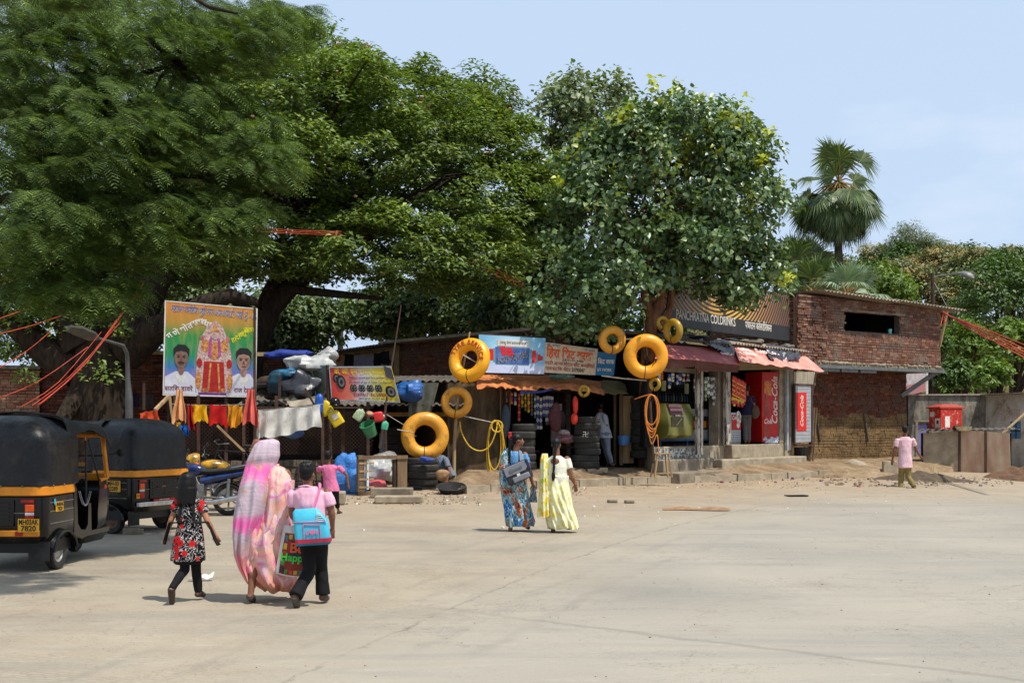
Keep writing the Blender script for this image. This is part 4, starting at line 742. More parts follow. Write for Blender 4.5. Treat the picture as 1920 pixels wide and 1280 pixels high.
def limbs(mb,base,targets,r0,fork=.35,n=7,bend=.12,sub=3,subl=.35,rmin=.012,seed=0):
    """branches from BASE to each target, curving upward, with twigs"""
    rn=random.Random(seed)
    for tgt in targets:
        a=Vector(base);b=Vector(tgt);d=b-a;sag=Vector((rn.uniform(-1,1),rn.uniform(-1,1),rn.uniform(.2,1.0)))*d.length*bend;pts=[]
        for i in range(n+1):
            u=i/n;pts.append(a+d*u+sag*math.sin(PI*u)+mnoise.noise_vector(a*.3+d*u*1.3+Vector((seed,0,0)))*d.length*.05*math.sin(PI*u))
        rs=[max(rmin,r0*(1-.86*(i/n)**.8)) for i in range(n+1)];mb.tube(pts,rs,8)
        for k in range(sub):
            i=rn.randint(n//3,n-1);p=pts[i];q=p+Vector((rn.uniform(-1,1),rn.uniform(-1,1),rn.uniform(-.1,.9)))*d.length*subl;mid=(p+q)/2+Vector((rn.uniform(-.1,.1),)*3)*d.length*subl
            mb.tube([p,mid,q],[rs[i]*.55,rs[i]*.35,rmin*.6],6)
def E(px,py,d,rx,ry,rd):p=P(px,py,d);return (tuple(p),(rx/F*d,rd,ry/F*d))
M_barkd=bark_mat('dark_bark',(54,45,37),(30,26,22));M_barkr=bark_mat('red_brown_bark',(118,82,58),(76,54,40));M_barkp=bark_mat('palm_bark',(82,74,66),(52,46,42))
# ---------------------------------------------------------------- the spreading rain tree in the middle
M_rain=leaf_mat('rain_tree_leaves',[(0,(78,95,46)),(.5,(99,118,57)),(.8,(120,139,69)),(1,(155,167,95))],.4,.5,.35,sc=.8)
rt=thing('rain_tree','broad dark green spreading tree with a forked trunk behind the portrait banner','tree',P(452,880,31.5)-Vector((0,0,.2)))
ells=[E(620,250,32,200,150,4.6),E(780,330,34,210,190,4.2),E(520,330,31.5,170,190,4.8),E(900,300,36,130,130,2.6),E(950,400,35,110,130,2.6),E(700,470,31.5,210,80,3.6),E(870,480,33,130,90,3.2),E(470,150,35,170,120,3.0),E(600,130,35,110,72,2.6),E(720,165,36,120,72,2.6),E(880,190,37,90,60,2.2),E(420,470,30,140,60,3.6),E(250,400,31,220,140,5),E(230,180,34,240,180,4),E(360,300,29,150,110,3.0)]
C,D=clump_centres(ells,1350,.6,-.75);V,Fc=spray(C,D,150,.62,.36,.17,.075,.3,'kite',1.0)
fast_mesh('crown',V,Fc,4,M_rain,rt,WM[rt.name])
mb=MB();f0_=P(500,585,31.5);b0=P(448,880,31.5);mb.tube([b0-Vector((0,0,.4)),P(455,760,31.5),P(468,660,31.5),f0_],[.62,.46,.4,.36],12)
fk=P(535,500,32);mb.tube([f0_,P(512,545,31.7),fk,P(560,450,32.5),P(590,400,33)],[.34,.27,.22,.17,.12],10);mb.tube([f0_,P(545,540,31.5),P(590,505,31.8),P(640,470,32.5),P(720,430,33.5)],[.3,.24,.18,.14,.09],10)
mb.tube([P(478,600,31.5),P(430,552,31.3),P(390,558,31.2),P(345,570,31.2)],[.2,.14,.12,.09],8);mb.tube([P(530,540,31.4),P(570,545,31.2),P(640,552,31),P(720,560,31)],[.15,.12,.1,.05],8)
limbs(mb,P(590,400,33),[C[i] for i in RNG.choice(len(C),24)],.11,seed=2);limbs(mb,P(640,470,32.5),[C[i] for i in RNG.choice(len(C),20)],.11,seed=3);limbs(mb,fk,[P(300,380,34),P(400,250,34),P(250,250,35),P(480,200,34)],.13,seed=4)
for a in ((760,455),(850,470),(930,480)):limbs(mb,P(700,440,33.3),[P(a[0],a[1]-20,34)],.08,seed=a[0])
part('trunk',mb,M_barkd,rt)
n=130;idx=RNG.choice(len(C),n);pos=C[idx]+np.array([[0,-.3,.25]])+rnd_dir(n)*.3;fl=MB()
for p in pos:fl.sph(p,(.05,.05,.035),None,6,4)
part('blossom',fl,mat('pink_blossom',(206,150,130),rough=.8,bump=0),rt,stuff=True)
# ---------------------------------------------------------------- old tree at the left with the huge trunk
ot=thing('old_tree','massive dark old tree trunk with heavy limbs spreading behind the rickshaws','tree',P(195,850,28))
mb=MB();mb.tube([P(195,915,28),P(192,800,28),P(190,720,28),P(190,660,28),P(200,630,28)],[.86,.74,.66,.62,.56],18)
mb.tube([P(215,650,28),P(255,600,28),P(285,540,28.3),P(310,490,28.6),P(345,420,29),P(380,330,30)],[.55,.42,.36,.3,.24,.12],12)
mb.tube([P(235,660,28),P(285,622,27.8),P(335,598,27.6),P(390,570,27.5),P(430,556,27.6),P(480,566,28)],[.5,.38,.28,.24,.19,.1],12)
mb.tube([P(165,650,28),P(120,560,28),P(95,500,28.2),P(60,400,28.6)],[.62,.46,.38,.16],12)
mb.tube([P(150,690,28),P(90,660,28),P(40,615,28),P(-30,570,28)],[.5,.4,.3,.2],12);mb.tube([P(180,640,28),P(170,560,28.3),P(150,480,28.6)],[.4,.3,.12],10)
mb.tube([P(150,740,27.6),P(128,772,27.2),P(110,800,27)],[.24,.2,.2],10)
limbs(mb,P(310,490,28.6),[P(420,470,29),P(380,540,28.5),P(230,430,29),P(440,400,30)],.13,seed=11);mb.jit(.05,1.6)
part('trunk',mb,M_barkd,ot)
ells=[E(70,480,29,150,90,2.4),E(330,470,30,160,70,2.4),E(60,560,28.5,110,50,1.6),E(20,640,29,70,36,1.2),E(240,520,30,110,55,1.8)]
C,D=clump_centres(ells,330,.4,-.9);V,Fc=spray(C,D,110,.5,.5,.13,.06,.3);C2=np.array([P(112,610,27.5),P(190,690,26.8),P(50,700,27.5),P(225,615,27.2),P(160,590,27.2),P(30,600,27.5),P(70,590,27.6),P(10,650,27.5)]);V2,F2=spray(C2,np.tile([[0,-1,.3]],(len(C2),1)),90,.42,.7,.14,.07,.4)
fast_mesh('crown',np.concatenate([V,V2]),np.concatenate([Fc,F2+len(V)]),4,M_rain,ot,WM[ot.name])
# ---------------------------------------------------------------- feathery tree hanging over from the left, nearest
M_fern=leaf_mat('feathery_leaflets',[(0,(65,82,44)),(.5,(84,103,52)),(.85,(105,127,63)),(1,(155,174,89))],.4,.55,.25,sc=1.3)
gt=thing('feathery_tree','nearest tree, its feathery fronds sweeping over the rickshaws from the left','tree',(-11.5,15.0,0))
def fronds(C,A,per,Ls,npin=15,seed=1):
    """C tips, A main direction of each tip; every frond an arched double row of narrow leaflets"""
    n=len(C)*per;c=np.repeat(C,per,0);a=np.repeat(A,per,0);d=unit(a*1.0+rnd_dir(n)*np.array([1.0,1.0,.38])*.95);L=Ls*(.6+.6*RNG.random(n))[:,None];side=unit(np.cross(d,np.array([[0,0,1.0]])+rnd_dir(n)*.3));up=np.cross(side,d);sg=(.22+.3*RNG.random((n,1)))*L
    Vs=[];base=[]
    t_=(np.arange(npin)+.6)/npin
    for k,u in enumerate(t_):
        p=c+d*L*u-np.array([[0,0,1.0]])*sg*u*u+up*L*.06*math.sin(PI*u);tan=unit(d*L-np.array([[0,0,2.0]])*sg*u);w=.28*L*(math.sin(PI*min(1,u*.86+.14))**.6)
        for s_ in (-1,1):
            q=unit(side*s_+tan*.55-np.array([[0,0,.18]]));tip=p+q*w;hw=tan*(L*.5/npin)*.62
            Vs.append(np.stack([p-hw*.5,p+hw*.5,tip+hw*.6,tip-hw*.3],1))
    V=np.stack(Vs,1).reshape(-1,3);m=len(V)//4;return V,np.arange(m*4).reshape(m,4)
zones=[((40,90,15),(170,150,1.6),150),((250,60,15.5),(210,110,1.6),150),((440,70,16),(130,90,1.3),90),((140,260,14.5),(210,150,1.5),210),((360,250,15.5),(160,120,1.4),150),((470,300,15.5),(95,60,1.0),80),((60,420,14),(150,110,1.4),130),((240,420,14.8),(170,100,1.4),130),((400,400,15.2),(110,70,1.0),90),((130,545,14.2),(130,50,1.0),70),((520,30,16.5),(80,30,.8),26),((90,-60,11),(200,90,.8),60),((330,-90,11),(160,80,.8),36)]
Cs=[];As=[]
for (px,py,d),(rx,ry,rd),n in zones:
    n=int(n*2.0)
    q=rnd_dir(n)*RNG.random((n,1))**.35;X_=px+q[:,0]*rx;Y_=py+q[:,2]*ry;dd_=d+q[:,1]*rd;Cs.append(np.stack([(X_-CX)/F*dd_,dd_,HC-(Y_-HY)/F*dd_],1))
    out=np.stack([.75+.5*q[:,0],-.25+.5*q[:,1],.02+.35*q[:,2]-.12*np.ones(n)],1);As.append(unit(out))
Cs=np.concatenate(Cs);As=np.concatenate(As);V,Fc=fronds(Cs,As,9,.32,11)
fast_mesh('crown',V,Fc,4,M_fern,gt,WM[gt.name])
mb=MB();mb.tube([(-11.5,15,-.3),(-11.3,15,2),(-10.6,15.1,4)],[.5,.38,.3],12);fkk=Vector((-10.6,15.1,4))
mains=[P(60,300,15),P(200,200,15.2),P(300,330,15.3),P(330,120,15.6),P(80,60,15),P(140,470,14.6)]
limbs(mb,fkk,mains,.2,n=9,bend=.05,sub=2,subl=.22,seed=21)
for i,m_ in enumerate(mains):
    near=sorted(range(len(Cs)),key=lambda k:(Vector(Cs[k])-m_).length);near=[near[j] for j in range(0,min(150,len(near)),9)];limbs(mb,m_,[Cs[k] for k in near],.05,n=5,bend=.08,sub=1,subl=.3,rmin=.008,seed=30+i)
mb.tube([P(358,-8,14.5),P(392,14,14.3),P(445,26,14.1)],[.03,.024,.014],6)
part('trunk',mb,M_barkd,gt)
# ---------------------------------------------------------------- peepal tree over the shop
M_peep=leaf_mat('peepal_leaves',[(0,(62,84,52)),(.45,(82,106,64)),(.8,(106,128,80)),(1,(140,156,106))],.32,.36,.6,(5.2,8.2))
pt=thing('peepal_tree','glossy leaved peepal tree with lime young shoots rising beside the cold drinks shop','tree',P(1212,872,29.3))
ells=[E(1250,330,30,190,150,2.4),E(1150,420,29.5,130,130,2.0),E(1340,400,30,125,120,2.0),E(1275,272,30.3,145,80,2.0),E(1130,330,30,90,80,1.6),E(1390,330,30.5,80,90,1.5),E(1080,560,29,95,60,1.4),E(1170,510,29,120,75,1.7),E(1380,500,30,90,70,1.5),E(1290,470,29.6,120,70,1.8),E(1205,238,30.3,60,45,1.1),E(1335,248,30.3,75,38,1.1),E(1420,540,30.3,62,34,.9),E(1040,590,29,60,34,1.0)]
C,D=clump_centres(ells,560,.6,-.95);keep=~((C[:,0]/C[:,1]*F+CX > 1195) & (C[:,0]/C[:,1]*F+CX < 1290) & (HY-(C[:,2]-HC)/C[:,1]*F > 545));C=C[keep];D=D[keep]
V,Fc=spray(C,D,58,.46,.8,.155,.115,.25,'heart',.35,.4,.18);fast_mesh('crown',V,Fc,4,M_peep,pt,WM[pt.name])
YC=np.array([P(px+RNG.uniform(-8,8),py+RNG.uniform(-8,8),29.3+RNG.uniform(-.6,1.4)) for px,py in ((1215,158),(1222,148),(1262,172),(1268,166),(1325,190),(1332,198),(1392,196),(1182,192),(1160,222),(1432,292),(1425,300),(1470,352),(1100,252),(1052,338),(1476,520),(1466,530),(1240,235),(1290,262),(1340,246),(1440,242),(1186,240),(1120,300),(1385,300),(1300,385),(1400,392),(1098,380),(1218,480),(1362,455))])
V,Fc=spray(YC,np.tile([[0,-.4,.8]],(len(YC),1)),17,.24,.9,.14,.1,.1,'heart',.3,.4,.2);fast_mesh('young_shoots',V,Fc,4,leaf_mat('lime_leaves',[(0,(178,186,60)),(1,(214,216,92))],.45,.4,.4),pt,WM[pt.name])['kind']='stuff'
mb=MB();mb.tube([P(1207,880,31.2),P(1209,800,31),P(1210,740,30.4),P(1215,660,29.5),P(1222,600,29.6),P(1240,560,29.7)],[.2,.18,.17,.17,.16,.14],12)
mb.tube([P(1222,600,29.6),P(1208,555,29.5),P(1205,500,29.5),P(1190,430,29.7)],[.12,.1,.08,.05],8);mb.tube([P(1232,620,29.6),P(1255,580,29.8),P(1262,520,29.9),P(1290,440,30)],[.13,.1,.08,.05],8);mb.tube([P(1240,560,29.7),P(1238,500,29.8),P(1250,400,30)],[.12,.1,.05],8)
for bs,ks in ((P(1190,430,29.7),12),(P(1290,440,30),12),(P(1250,400,30),12),(P(1240,560,29.7),8)):limbs(mb,bs,[C[i] for i in RNG.choice(len(C),ks)],.05,seed=ks+int(bs.x*9),bend=.06)
part('trunk',mb,M_barkr,pt)
# ---------------------------------------------------------------- trees behind
M_back=leaf_mat('dusty_leaves',[(0,(90,106,76)),(.5,(115,129,92)),(1,(157,164,125))],.35,.5,.4);M_backd=leaf_mat('dark_back_leaves',[(0,(67,85,55)),(.5,(90,111,69)),(1,(134,143,99))],.35,.5,.4)
def tree(label,base,ells,n,per,rad,L,Wd,m,bark=M_barkd,r0=.2,shape='kite',squash=.6,shell=.5,up=.6,nb=14,name='leafy_tree',group=None):
    t_=thing(name,label,'tree',base,group=group);C,D=clump_centres(ells,n,shell,-.95);V,Fc=spray(C,D,per,rad,squash,L,Wd,.3,shape,up);fast_mesh('crown',V,Fc,4,m,t_,WM[t_.name])
    mb=MB();tp=Vector(ells[0][0]);b_=Vector(base);md=b_.lerp(tp,.55);mb.tube([b_-Vector((0,0,.5)),b_.lerp(md,.5)+Vector((.1,0,0)),md,tp],[r0,r0*.8,r0*.6,r0*.3],9);limbs(mb,md,[C[i] for i in RNG.choice(len(C),min(nb,len(C)))],r0*.45,seed=int(abs(base[0])*10),sub=2);part('trunk',mb,bark,t_);return t_
gb=lambda px,d:Vector(((px-CX)/F*d,d,0))
tree('tall thin-crowned tree rising behind the peepal',gb(1085,38),[E(1085,210,38,75,75,1.8),E(1060,320,38,70,80,1.8),E(1130,180,38,50,40,1.2),E(1030,190,38,30,35,.8)],85,50,.6,.2,.13,M_back,shape='heart',shell=.2,squash=.9)
tree('dark fig tree behind the long shack roof',gb(860,43),[E(800,570,43,130,60,2.5),E(930,560,43,120,70,2.5),E(720,590,43,70,34,2)],300,80,.7,.2,.13,M_backd,shape='heart',shell=.3,squash=.8)
tree('grey green fig tree close behind the portrait banner',gb(540,42),[E(540,600,42,80,60,2.2),E(500,640,42,90,50,2.2),E(600,590,42,45,36,1.6)],200,80,.7,.2,.13,M_backd,shape='heart',shell=.3,squash=.8)
tree('shaded tree filling in behind the old trunk',gb(330,44),[E(330,560,44,130,90,2.5),E(400,620,43,80,60,2.0),E(200,600,44,60,60,2.0)],190,80,.8,.2,.12,M_backd,shape='kite',shell=.3)
tree('dark leafy tree between the big tree and the peepal',gb(1000,39),[E(990,520,39,90,90,2.2),E(1010,430,39,60,80,2),E(940,590,38,60,34,1.5)],260,80,.65,.2,.12,M_backd,shape='heart',shell=.3,squash=.8)
# ---------------------------------------------------------------- palms
def fan(mb,c,d,rad,up,n=26,droop=.35,mi=0,spread=2.9):
    """a palmyra fan: stiff folded fingers spreading from the end of a stalk"""
    d=Vector(d).normalized();s=d.cross(Vector(up)).normalized();u=s.cross(d).normalized();c=Vector(c)
    for i in range(n):
        a=-spread/2+spread*i/(n-1);q=(d*math.cos(a)+s*math.sin(a)).normalized();L_=rad*(1-.16*abs(a)/1.5)*random.uniform(.88,1.06);w=L_*.034;t_=q.cross(u).normalized();m1=c+q*L_*.55+u*L_*.04;tip=c+q*L_-Vector((0,0,1))*droop*L_*random.uniform(.4,1.2)-u*.03
        mb.add([c+t_*w*.15,m1+t_*w+u*w*.5,tip,m1-t_*w+u*w*.5,m1],[(0,1,4),(0,4,3),(1,2,4),(4,2,3)],mi)
M_palm=leaf_mat('palm_fan_leaf',[(0,(58,76,40)),(.6,(82,100,56)),(1,(124,136,86))],.22,.42,.5);M_dry=leaf_mat('dry_palm_leaf',[(0,(92,80,54)),(1,(124,110,74))],.2,.7,.2)
M_stalk=mat('palm_stalk',(150,120,62),(120,100,54),.7,sc=5)
def palm(label,base,hub,rad,nf,trunk_r,stalk,leafr,seed,low=-.95,name='fan_palm',m=None):
    random.seed(seed);t_=thing(name,label,'palm',base);hub=Vector(hub);b_=Vector(base);mb=MB();st=MB()
    for i in range(nf):
        ph=i*2.39996;el=low+(1.45-low)*((i+.5)/nf)**.85;d=Vector((math.cos(ph)*math.cos(el),math.sin(ph)*math.cos(el),math.sin(el)));sl=stalk*random.uniform(.8,1.15);e=hub+d*sl;m_=hub+d*sl*.5+Vector((0,0,.12*sl));st.tube([hub,m_,e],[.045,.035,.025],6)
        dd=(d+Vector((0,0,-.35 if el < .8 else 0))).normalized();fan(mb,e,dd,leafr*random.uniform(.85,1.1),(random.uniform(-.4,.4),random.uniform(-.4,.4),1) if abs(dd.z) < .8 else (math.cos(ph),math.sin(ph),.2),26,.3)
    part('frond',mb,m or M_palm,t_,smooth=False);part('leaf_stalk',st,M_stalk,t_)
    mb=MB();n_=14;mb.tube([b_.lerp(hub,i/n_)+Vector((.05*math.sin(i*.4),0,0)) for i in range(n_+1)],[trunk_r*(1.25-.35*i/n_+.06*(i % 2)) for i in range(n_+1)],12);part('trunk',mb,M_barkp,t_);return t_
hub=P(1572,340,52);palm('tall fan palm standing against the sky behind the brick building',(hub.x+.1,52,3),hub,1,3,.17,.5,1.0,4,.9)
mb=MB();st=MB();random.seed(8);palm_t=bpy.data.objects['fan_palm']
for px,py,rr in ((1553,300,1.4),(1575,298,1.3),(1612,304,1.25),(1524,338,1.0),(1520,372,1.05),(1512,400,1.0),(1530,408,1.0),(1602,366,1.1),(1622,392,1.15),(1545,388,1.1),(1590,398,1.1),(1565,330,1.1),(1600,340,1.0)):
    e=P(px,py,52+random.uniform(-1.1,1.1));d=(e-hub);st.tube([hub,hub+d*.5+Vector((0,0,.12)),e],[.04,.03,.022],6);fan(mb,e,(d.normalized()+Vector((0,0,-.15 if py > 350 else .1))).normalized(),rr,(random.uniform(-.5,.5),-1,random.uniform(.1,.7)),44,.3,0,4.1)
for i in range(64):
    ph=i*2.4;el=-.25-1.15*(i/64)**.8;d=Vector((math.cos(ph)*math.cos(el),math.sin(ph)*math.cos(el),math.sin(el)));e=hub+d*random.uniform(.9,1.75)+Vector((0,0,-.15));fan(mb,e,(d+Vector((0,0,-.45))).normalized(),random.uniform(1.0,1.35),(math.cos(ph),math.sin(ph),.5),34,.22,0,2.6)
    st.tube([hub,hub.lerp(e,.5)+Vector((0,0,.08)),e],[.04,.03,.022],5)
part('hanging_frond',mb,M_palm,palm_t,smooth=False,label='older fronds drooping in a skirt around the trunk');part('frond_stalk',st,M_stalk,palm_t)
hub=P(1530,562,46);palm('low young palm with upright fans just behind the brick building roof',(hub.x,46,0),hub,1,16,.15,1.0,1.3,5,.1)
hub=P(1590,566,44);palm('smaller silvery young palm in front of the taller one',(hub.x,44,0),hub,1,12,.12,.8,1.1,6,.2,m=leaf_mat('silvery_palm',[(0,(96,118,96)),(1,(140,156,124))],.2))
hub=P(1500,520,52);palm('bluish dark young palm half hidden by the peepal',(hub.x,52,0),hub,1,14,.15,1.0,1.5,7,.1)
hub=P(640,612,60);palm('distant small palm seen in the sky gap over the shack',(hub.x,60,0),hub,1,12,.15,.8,1.0,9,-.2)
# ---------------------------------------------------------------- hillside
M_h1=leaf_mat('hill_bright',[(0,(81,104,42)),(.5,(100,126,52)),(1,(131,148,75))],.38);M_h2=leaf_mat('hill_teak',[(0,(86,97,60)),(.6,(109,115,75)),(1,(140,135,97))],.32);M_h3=leaf_mat('hill_dark',[(0,(59,82,39)),(.6,(77,102,48)),(1,(102,124,64))],.34);M_h4=leaf_mat('hill_seedheads',[(0,(155,125,85)),(1,(206,176,129))],.3,.8,.1);M_h5=leaf_mat('wispy_leaves',[(0,(86,100,66)),(1,(119,126,93))],.35)
protos={}
def hill_tree(kind,px,py,d,rpx,label,group=None,hpx=None):
    """px, py: centre of the crown in the photograph, rpx its radius"""
    k_=kind;r=rpx/F*d;p=P(px,py,d);z0=max(0,hillz(p.x,p.y)) if d > 60 else 0
    base=Vector((p.x,p.y,min(z0,p.z-r)))
    m={'a':M_h1,'b':M_h2,'c':M_h3,'w':M_h5}[kind[0]];hr=(hpx or rpx*.8)/F*d
    el=[((p.x,p.y,p.z),(r,r*.9,hr)),((p.x-r*.45,p.y-.2*r,p.z-hr*.25),(r*.6,r*.6,hr*.6)),((p.x+r*.45,p.y,p.z-hr*.1),(r*.6,r*.6,hr*.65)),((p.x+.1*r,p.y,p.z+hr*.45),(r*.55,r*.55,hr*.5))]
    q=d/60;n=int(70*(r/2.2)**1.3)+20;t_=tree(label,base,el,n,60,.62*q**.5*(r/2.5)**.4,.22*q**.6,(.13 if kind[0] != 'w' else .05)*q**.6,m,r0=.1*r+.05,group=group,shell=.45 if kind[0] != 'w' else .1,squash=.7,name={'a':'leafy_tree','b':'teak_tree','c':'leafy_tree','w':'wispy_tree'}[kind[0]],nb=8)
    if kind[0] == 'b':
        C,D=clump_centres([(e[0],tuple(k*1.03 for k in e[1])) for e in el],n//2,.9,.1);V,Fc=spray(C,D,26,.45*q**.5,.5,.12*q,.05*q,.1);fast_mesh('seed_heads',V,Fc,4,M_h4,t_,WM[t_.name])['kind']='stuff'
    return t_
Lh='trees covering the hillside'
hill_tree('c',1870,560,60,90,'dense dark green tree filling the edge above the whitewashed hut',None,95)
hill_tree('a',1905,640,52,60,'bright feathery green tree low beside the whitewashed hut');hill_tree('a',1810,640,54,50,'bright green bushy tree behind the lamp post and stained hut');hill_tree('b',1800,560,64,58,'broad leaved tree with brown seed heads below the lamp arm')
hill_tree('c',1745,640,50,36,'dark green tree just beyond the corner of the brick building');hill_tree('a',1650,540,66,64,'yellow green leafy tree directly over the brick building roof',None,44);hill_tree('b',1830,505,78,52,'tree with brownish seed heads on the ridge beyond the lamp')
hill_tree('c',1895,500,74,50,'dark green tree on the ridge at the picture edge');hill_tree('w',1700,455,92,52,'wispy grey tree standing on the skyline beyond the palm');hill_tree('w',1750,470,96,34,'smaller wispy tree on the skyline next to the larger one')
hill_tree('w',1495,470,90,36,'thin hazy tree on the skyline between peepal and palm');hill_tree('b',1740,520,88,58,'tree with pale brown seed heads left of the lamp post');hill_tree('b',1640,500,96,52,'brownish seeded tree high on the slope beyond the palm trunk')
hill_tree('a',1500,500,70,54,'green leafy tree behind the peepal edge and palm');hill_tree('c',1790,700,48,34,'low dark green shrub behind the stained hut');hill_tree('b',1560,520,100,50,'brown seeded tree far behind the palm trunk');hill_tree('c',1690,490,90,40,'rounded dark tree on the slope beneath the wispy trees')
hill_tree('b',1765,505,86,56,'seeded brownish tree on the ridge line left of the lamp arm');hill_tree('c',1815,500,88,54,'dull green tree on the ridge line above the lamp lantern');hill_tree('b',1710,505,92,54,'brownish tree on the ridge line under the wispy tree');hill_tree('c',1655,512,95,46,'dull green tree on the ridge line right of the palm');hill_tree('c',1612,522,84,46,'rounded dark green tree just right of the palm trunk');hill_tree('b',1690,525,78,50,'seeded tree with brown tops over the middle of the brick roof')
hill_tree('a',1860,700,46,36,'pale leafed low bush right behind the stained hut roof');hill_tree('b',1890,450+45,95,40,'seeded tree behind the dark ridge tree')
rn=random.Random(4)
for i in range(26):
    d=rn.uniform(78,125);px=rn.uniform(1480,1960);x=(px-CX)/F*d;py=HY-(hillz(x,d)+1.2-HC)/d*F
    hill_tree(rn.choice('abcb'),px,py,d,rn.uniform(26,42),'one of the many rounded trees covering the far hillside',Lh)
for i,px in enumerate((1120,1240,1380,1440)):hill_tree('c',px,600,50,60,('leafy tree behind the back of the kiosk roof','leafy tree directly behind the gold billboard','leafy tree behind the peepal near the billboard end','leafy tree hidden between billboard and brick building')[i])
# ================================================================ VEHICLES
def lxf(M):return lambda mb:mb.xf(M)
M_vinyl=None
t=NT('black_vinyl');c=t.mix(t.step(t.noise(4,5,.6),.4,.7),(15,15,16),(25,25,26));c=t.mix(t.math('MULTIPLY',t.step(t.noise(3,6,.7),.52,.75),.4),c,(84,78,68));t.bump(t.math('ADD',t.noise(3.5,4,.5,None,.6),t.math('MULTIPLY',t.noise(90,2,.5),.06)),.5,.05);M_vinyl=t.fin(c,.42,0,.35)
M_bpaint=mat('black_body_paint',(9,9,10),(14,13,13),.25,sc=5,bump=.03,dirt=.16,dc=(66,58,48),spec=.3,coat=.15);M_ypaint=mat('yellow_body_paint',(222,140,18),(206,124,14),.45,sc=6,bump=.05,dirt=.2,dc=(120,86,44))
M_plate=mat('plate_yellow',(226,168,22),(214,152,16),.5,sc=9,bump=0,dirt=.12);M_lred=mat('lamp_red',(170,22,14),(140,14,10),.2,sc=20,bump=.2,dirt=0);M_lorg=mat('lamp_orange',(226,90,20),(206,70,14),.2,sc=20,bump=.2,dirt=0);M_lwht=mat('lamp_clear',(206,200,196),(180,176,172),.15,sc=20,bump=.2,dirt=0)
M_rim=mat('silver_rim',(176,174,170),(140,138,134),.4,.5,sc=9,bump=.1,dirt=.4,dc=(96,84,70));M_rimb=mat('dusty_brown_rim',(124,98,68),(96,76,54),.8,sc=9,bump=.2,dirt=.3);M_tyre=mat('tyre_rubber',(44,43,41),(34,33,32),.85,sc=8,bump=.2,dirt=.6,dc=(96,86,72))
M_glass=mat('hazy_plastic_window',(168,170,160),(150,150,140),.25,sc=3,bump=.05,dirt=.3);M_seat=mat('dark_red_seat',(74,18,18),(54,14,14),.5,sc=5,bump=.2)
def tyre_mb(r,w,n=40,groove=True):
    mb=MB();k=w/2;pr=[(r*.62,-k*.75),(r*.8,-k),(r*.93,-k*.98),(r*.99,-k*.72)]
    if groove:pr += [(r,-k*.45),(r*.972,-k*.42),(r*.972,-k*.32),(r*1.0,-k*.28),(r*1.0,-k*.06),(r*.97,-k*.04),(r*.97,k*.04),(r*1.0,k*.06),(r*1.0,k*.28),(r*.972,k*.32),(r*.972,k*.42),(r,k*.45)]
    else:pr += [(r,-k*.3),(r,k*.3)]
    pr += [(r*.99,k*.72),(r*.93,k*.98),(r*.8,k),(r*.62,k*.75),(r*.6,0)]
    rings=[]
    for j in range(n*2):
        a=2*PI*j/(n*2);q=1 if j % 2 or not groove else .988;rings.append([Vector((x*(q if x > r*.975 else 1)*math.cos(a),x*(q if x > r*.975 else 1)*math.sin(a),z)) for x,z in pr])
    return mb.loft(rings,0,False,True)
def wheel(par,M,r,w,m_rim,name='wheel'):
    o=part(name,tyre_mb(r,w).xf(M),M_tyre,par)
    mb=MB();mb.lathe([(r*.63,-w*.36),(r*.63,w*.3),(r*.58,w*.34),(r*.52,w*.18),(r*.4,w*.12),(r*.3,w*.3),(r*.12,w*.34),(0.004,w*.34)],(0,0,0),None,28)
    for k in range(8):a=k*PI/4;mb.lathe([(r*.05,0),(r*.05,w*.02)],(r*.46*math.cos(a),r*.46*math.sin(a),w*.16),None,8,0)
    for k in range(4):a=k*PI/2;mb.lathe([(r*.035,0),(r*.03,w*.1)],(r*.2*math.cos(a),r*.2*math.sin(a),w*.3),None,6,0)
    part('rim',mb.xf(M),m_rim,o);return o
def rrect(x0,x1,y0,y1,r,z,n=5):
    out=[]
    for cx,cy,a0 in ((x1-r,y1-r,0),(x0+r,y1-r,90),(x0+r,y0+r,180),(x1-r,y0+r,270)):
        for k in range(n+1):a=R(a0+90*k/n);out.append(Vector((cx+r*math.cos(a),cy+r*math.sin(a),z)))
    return out
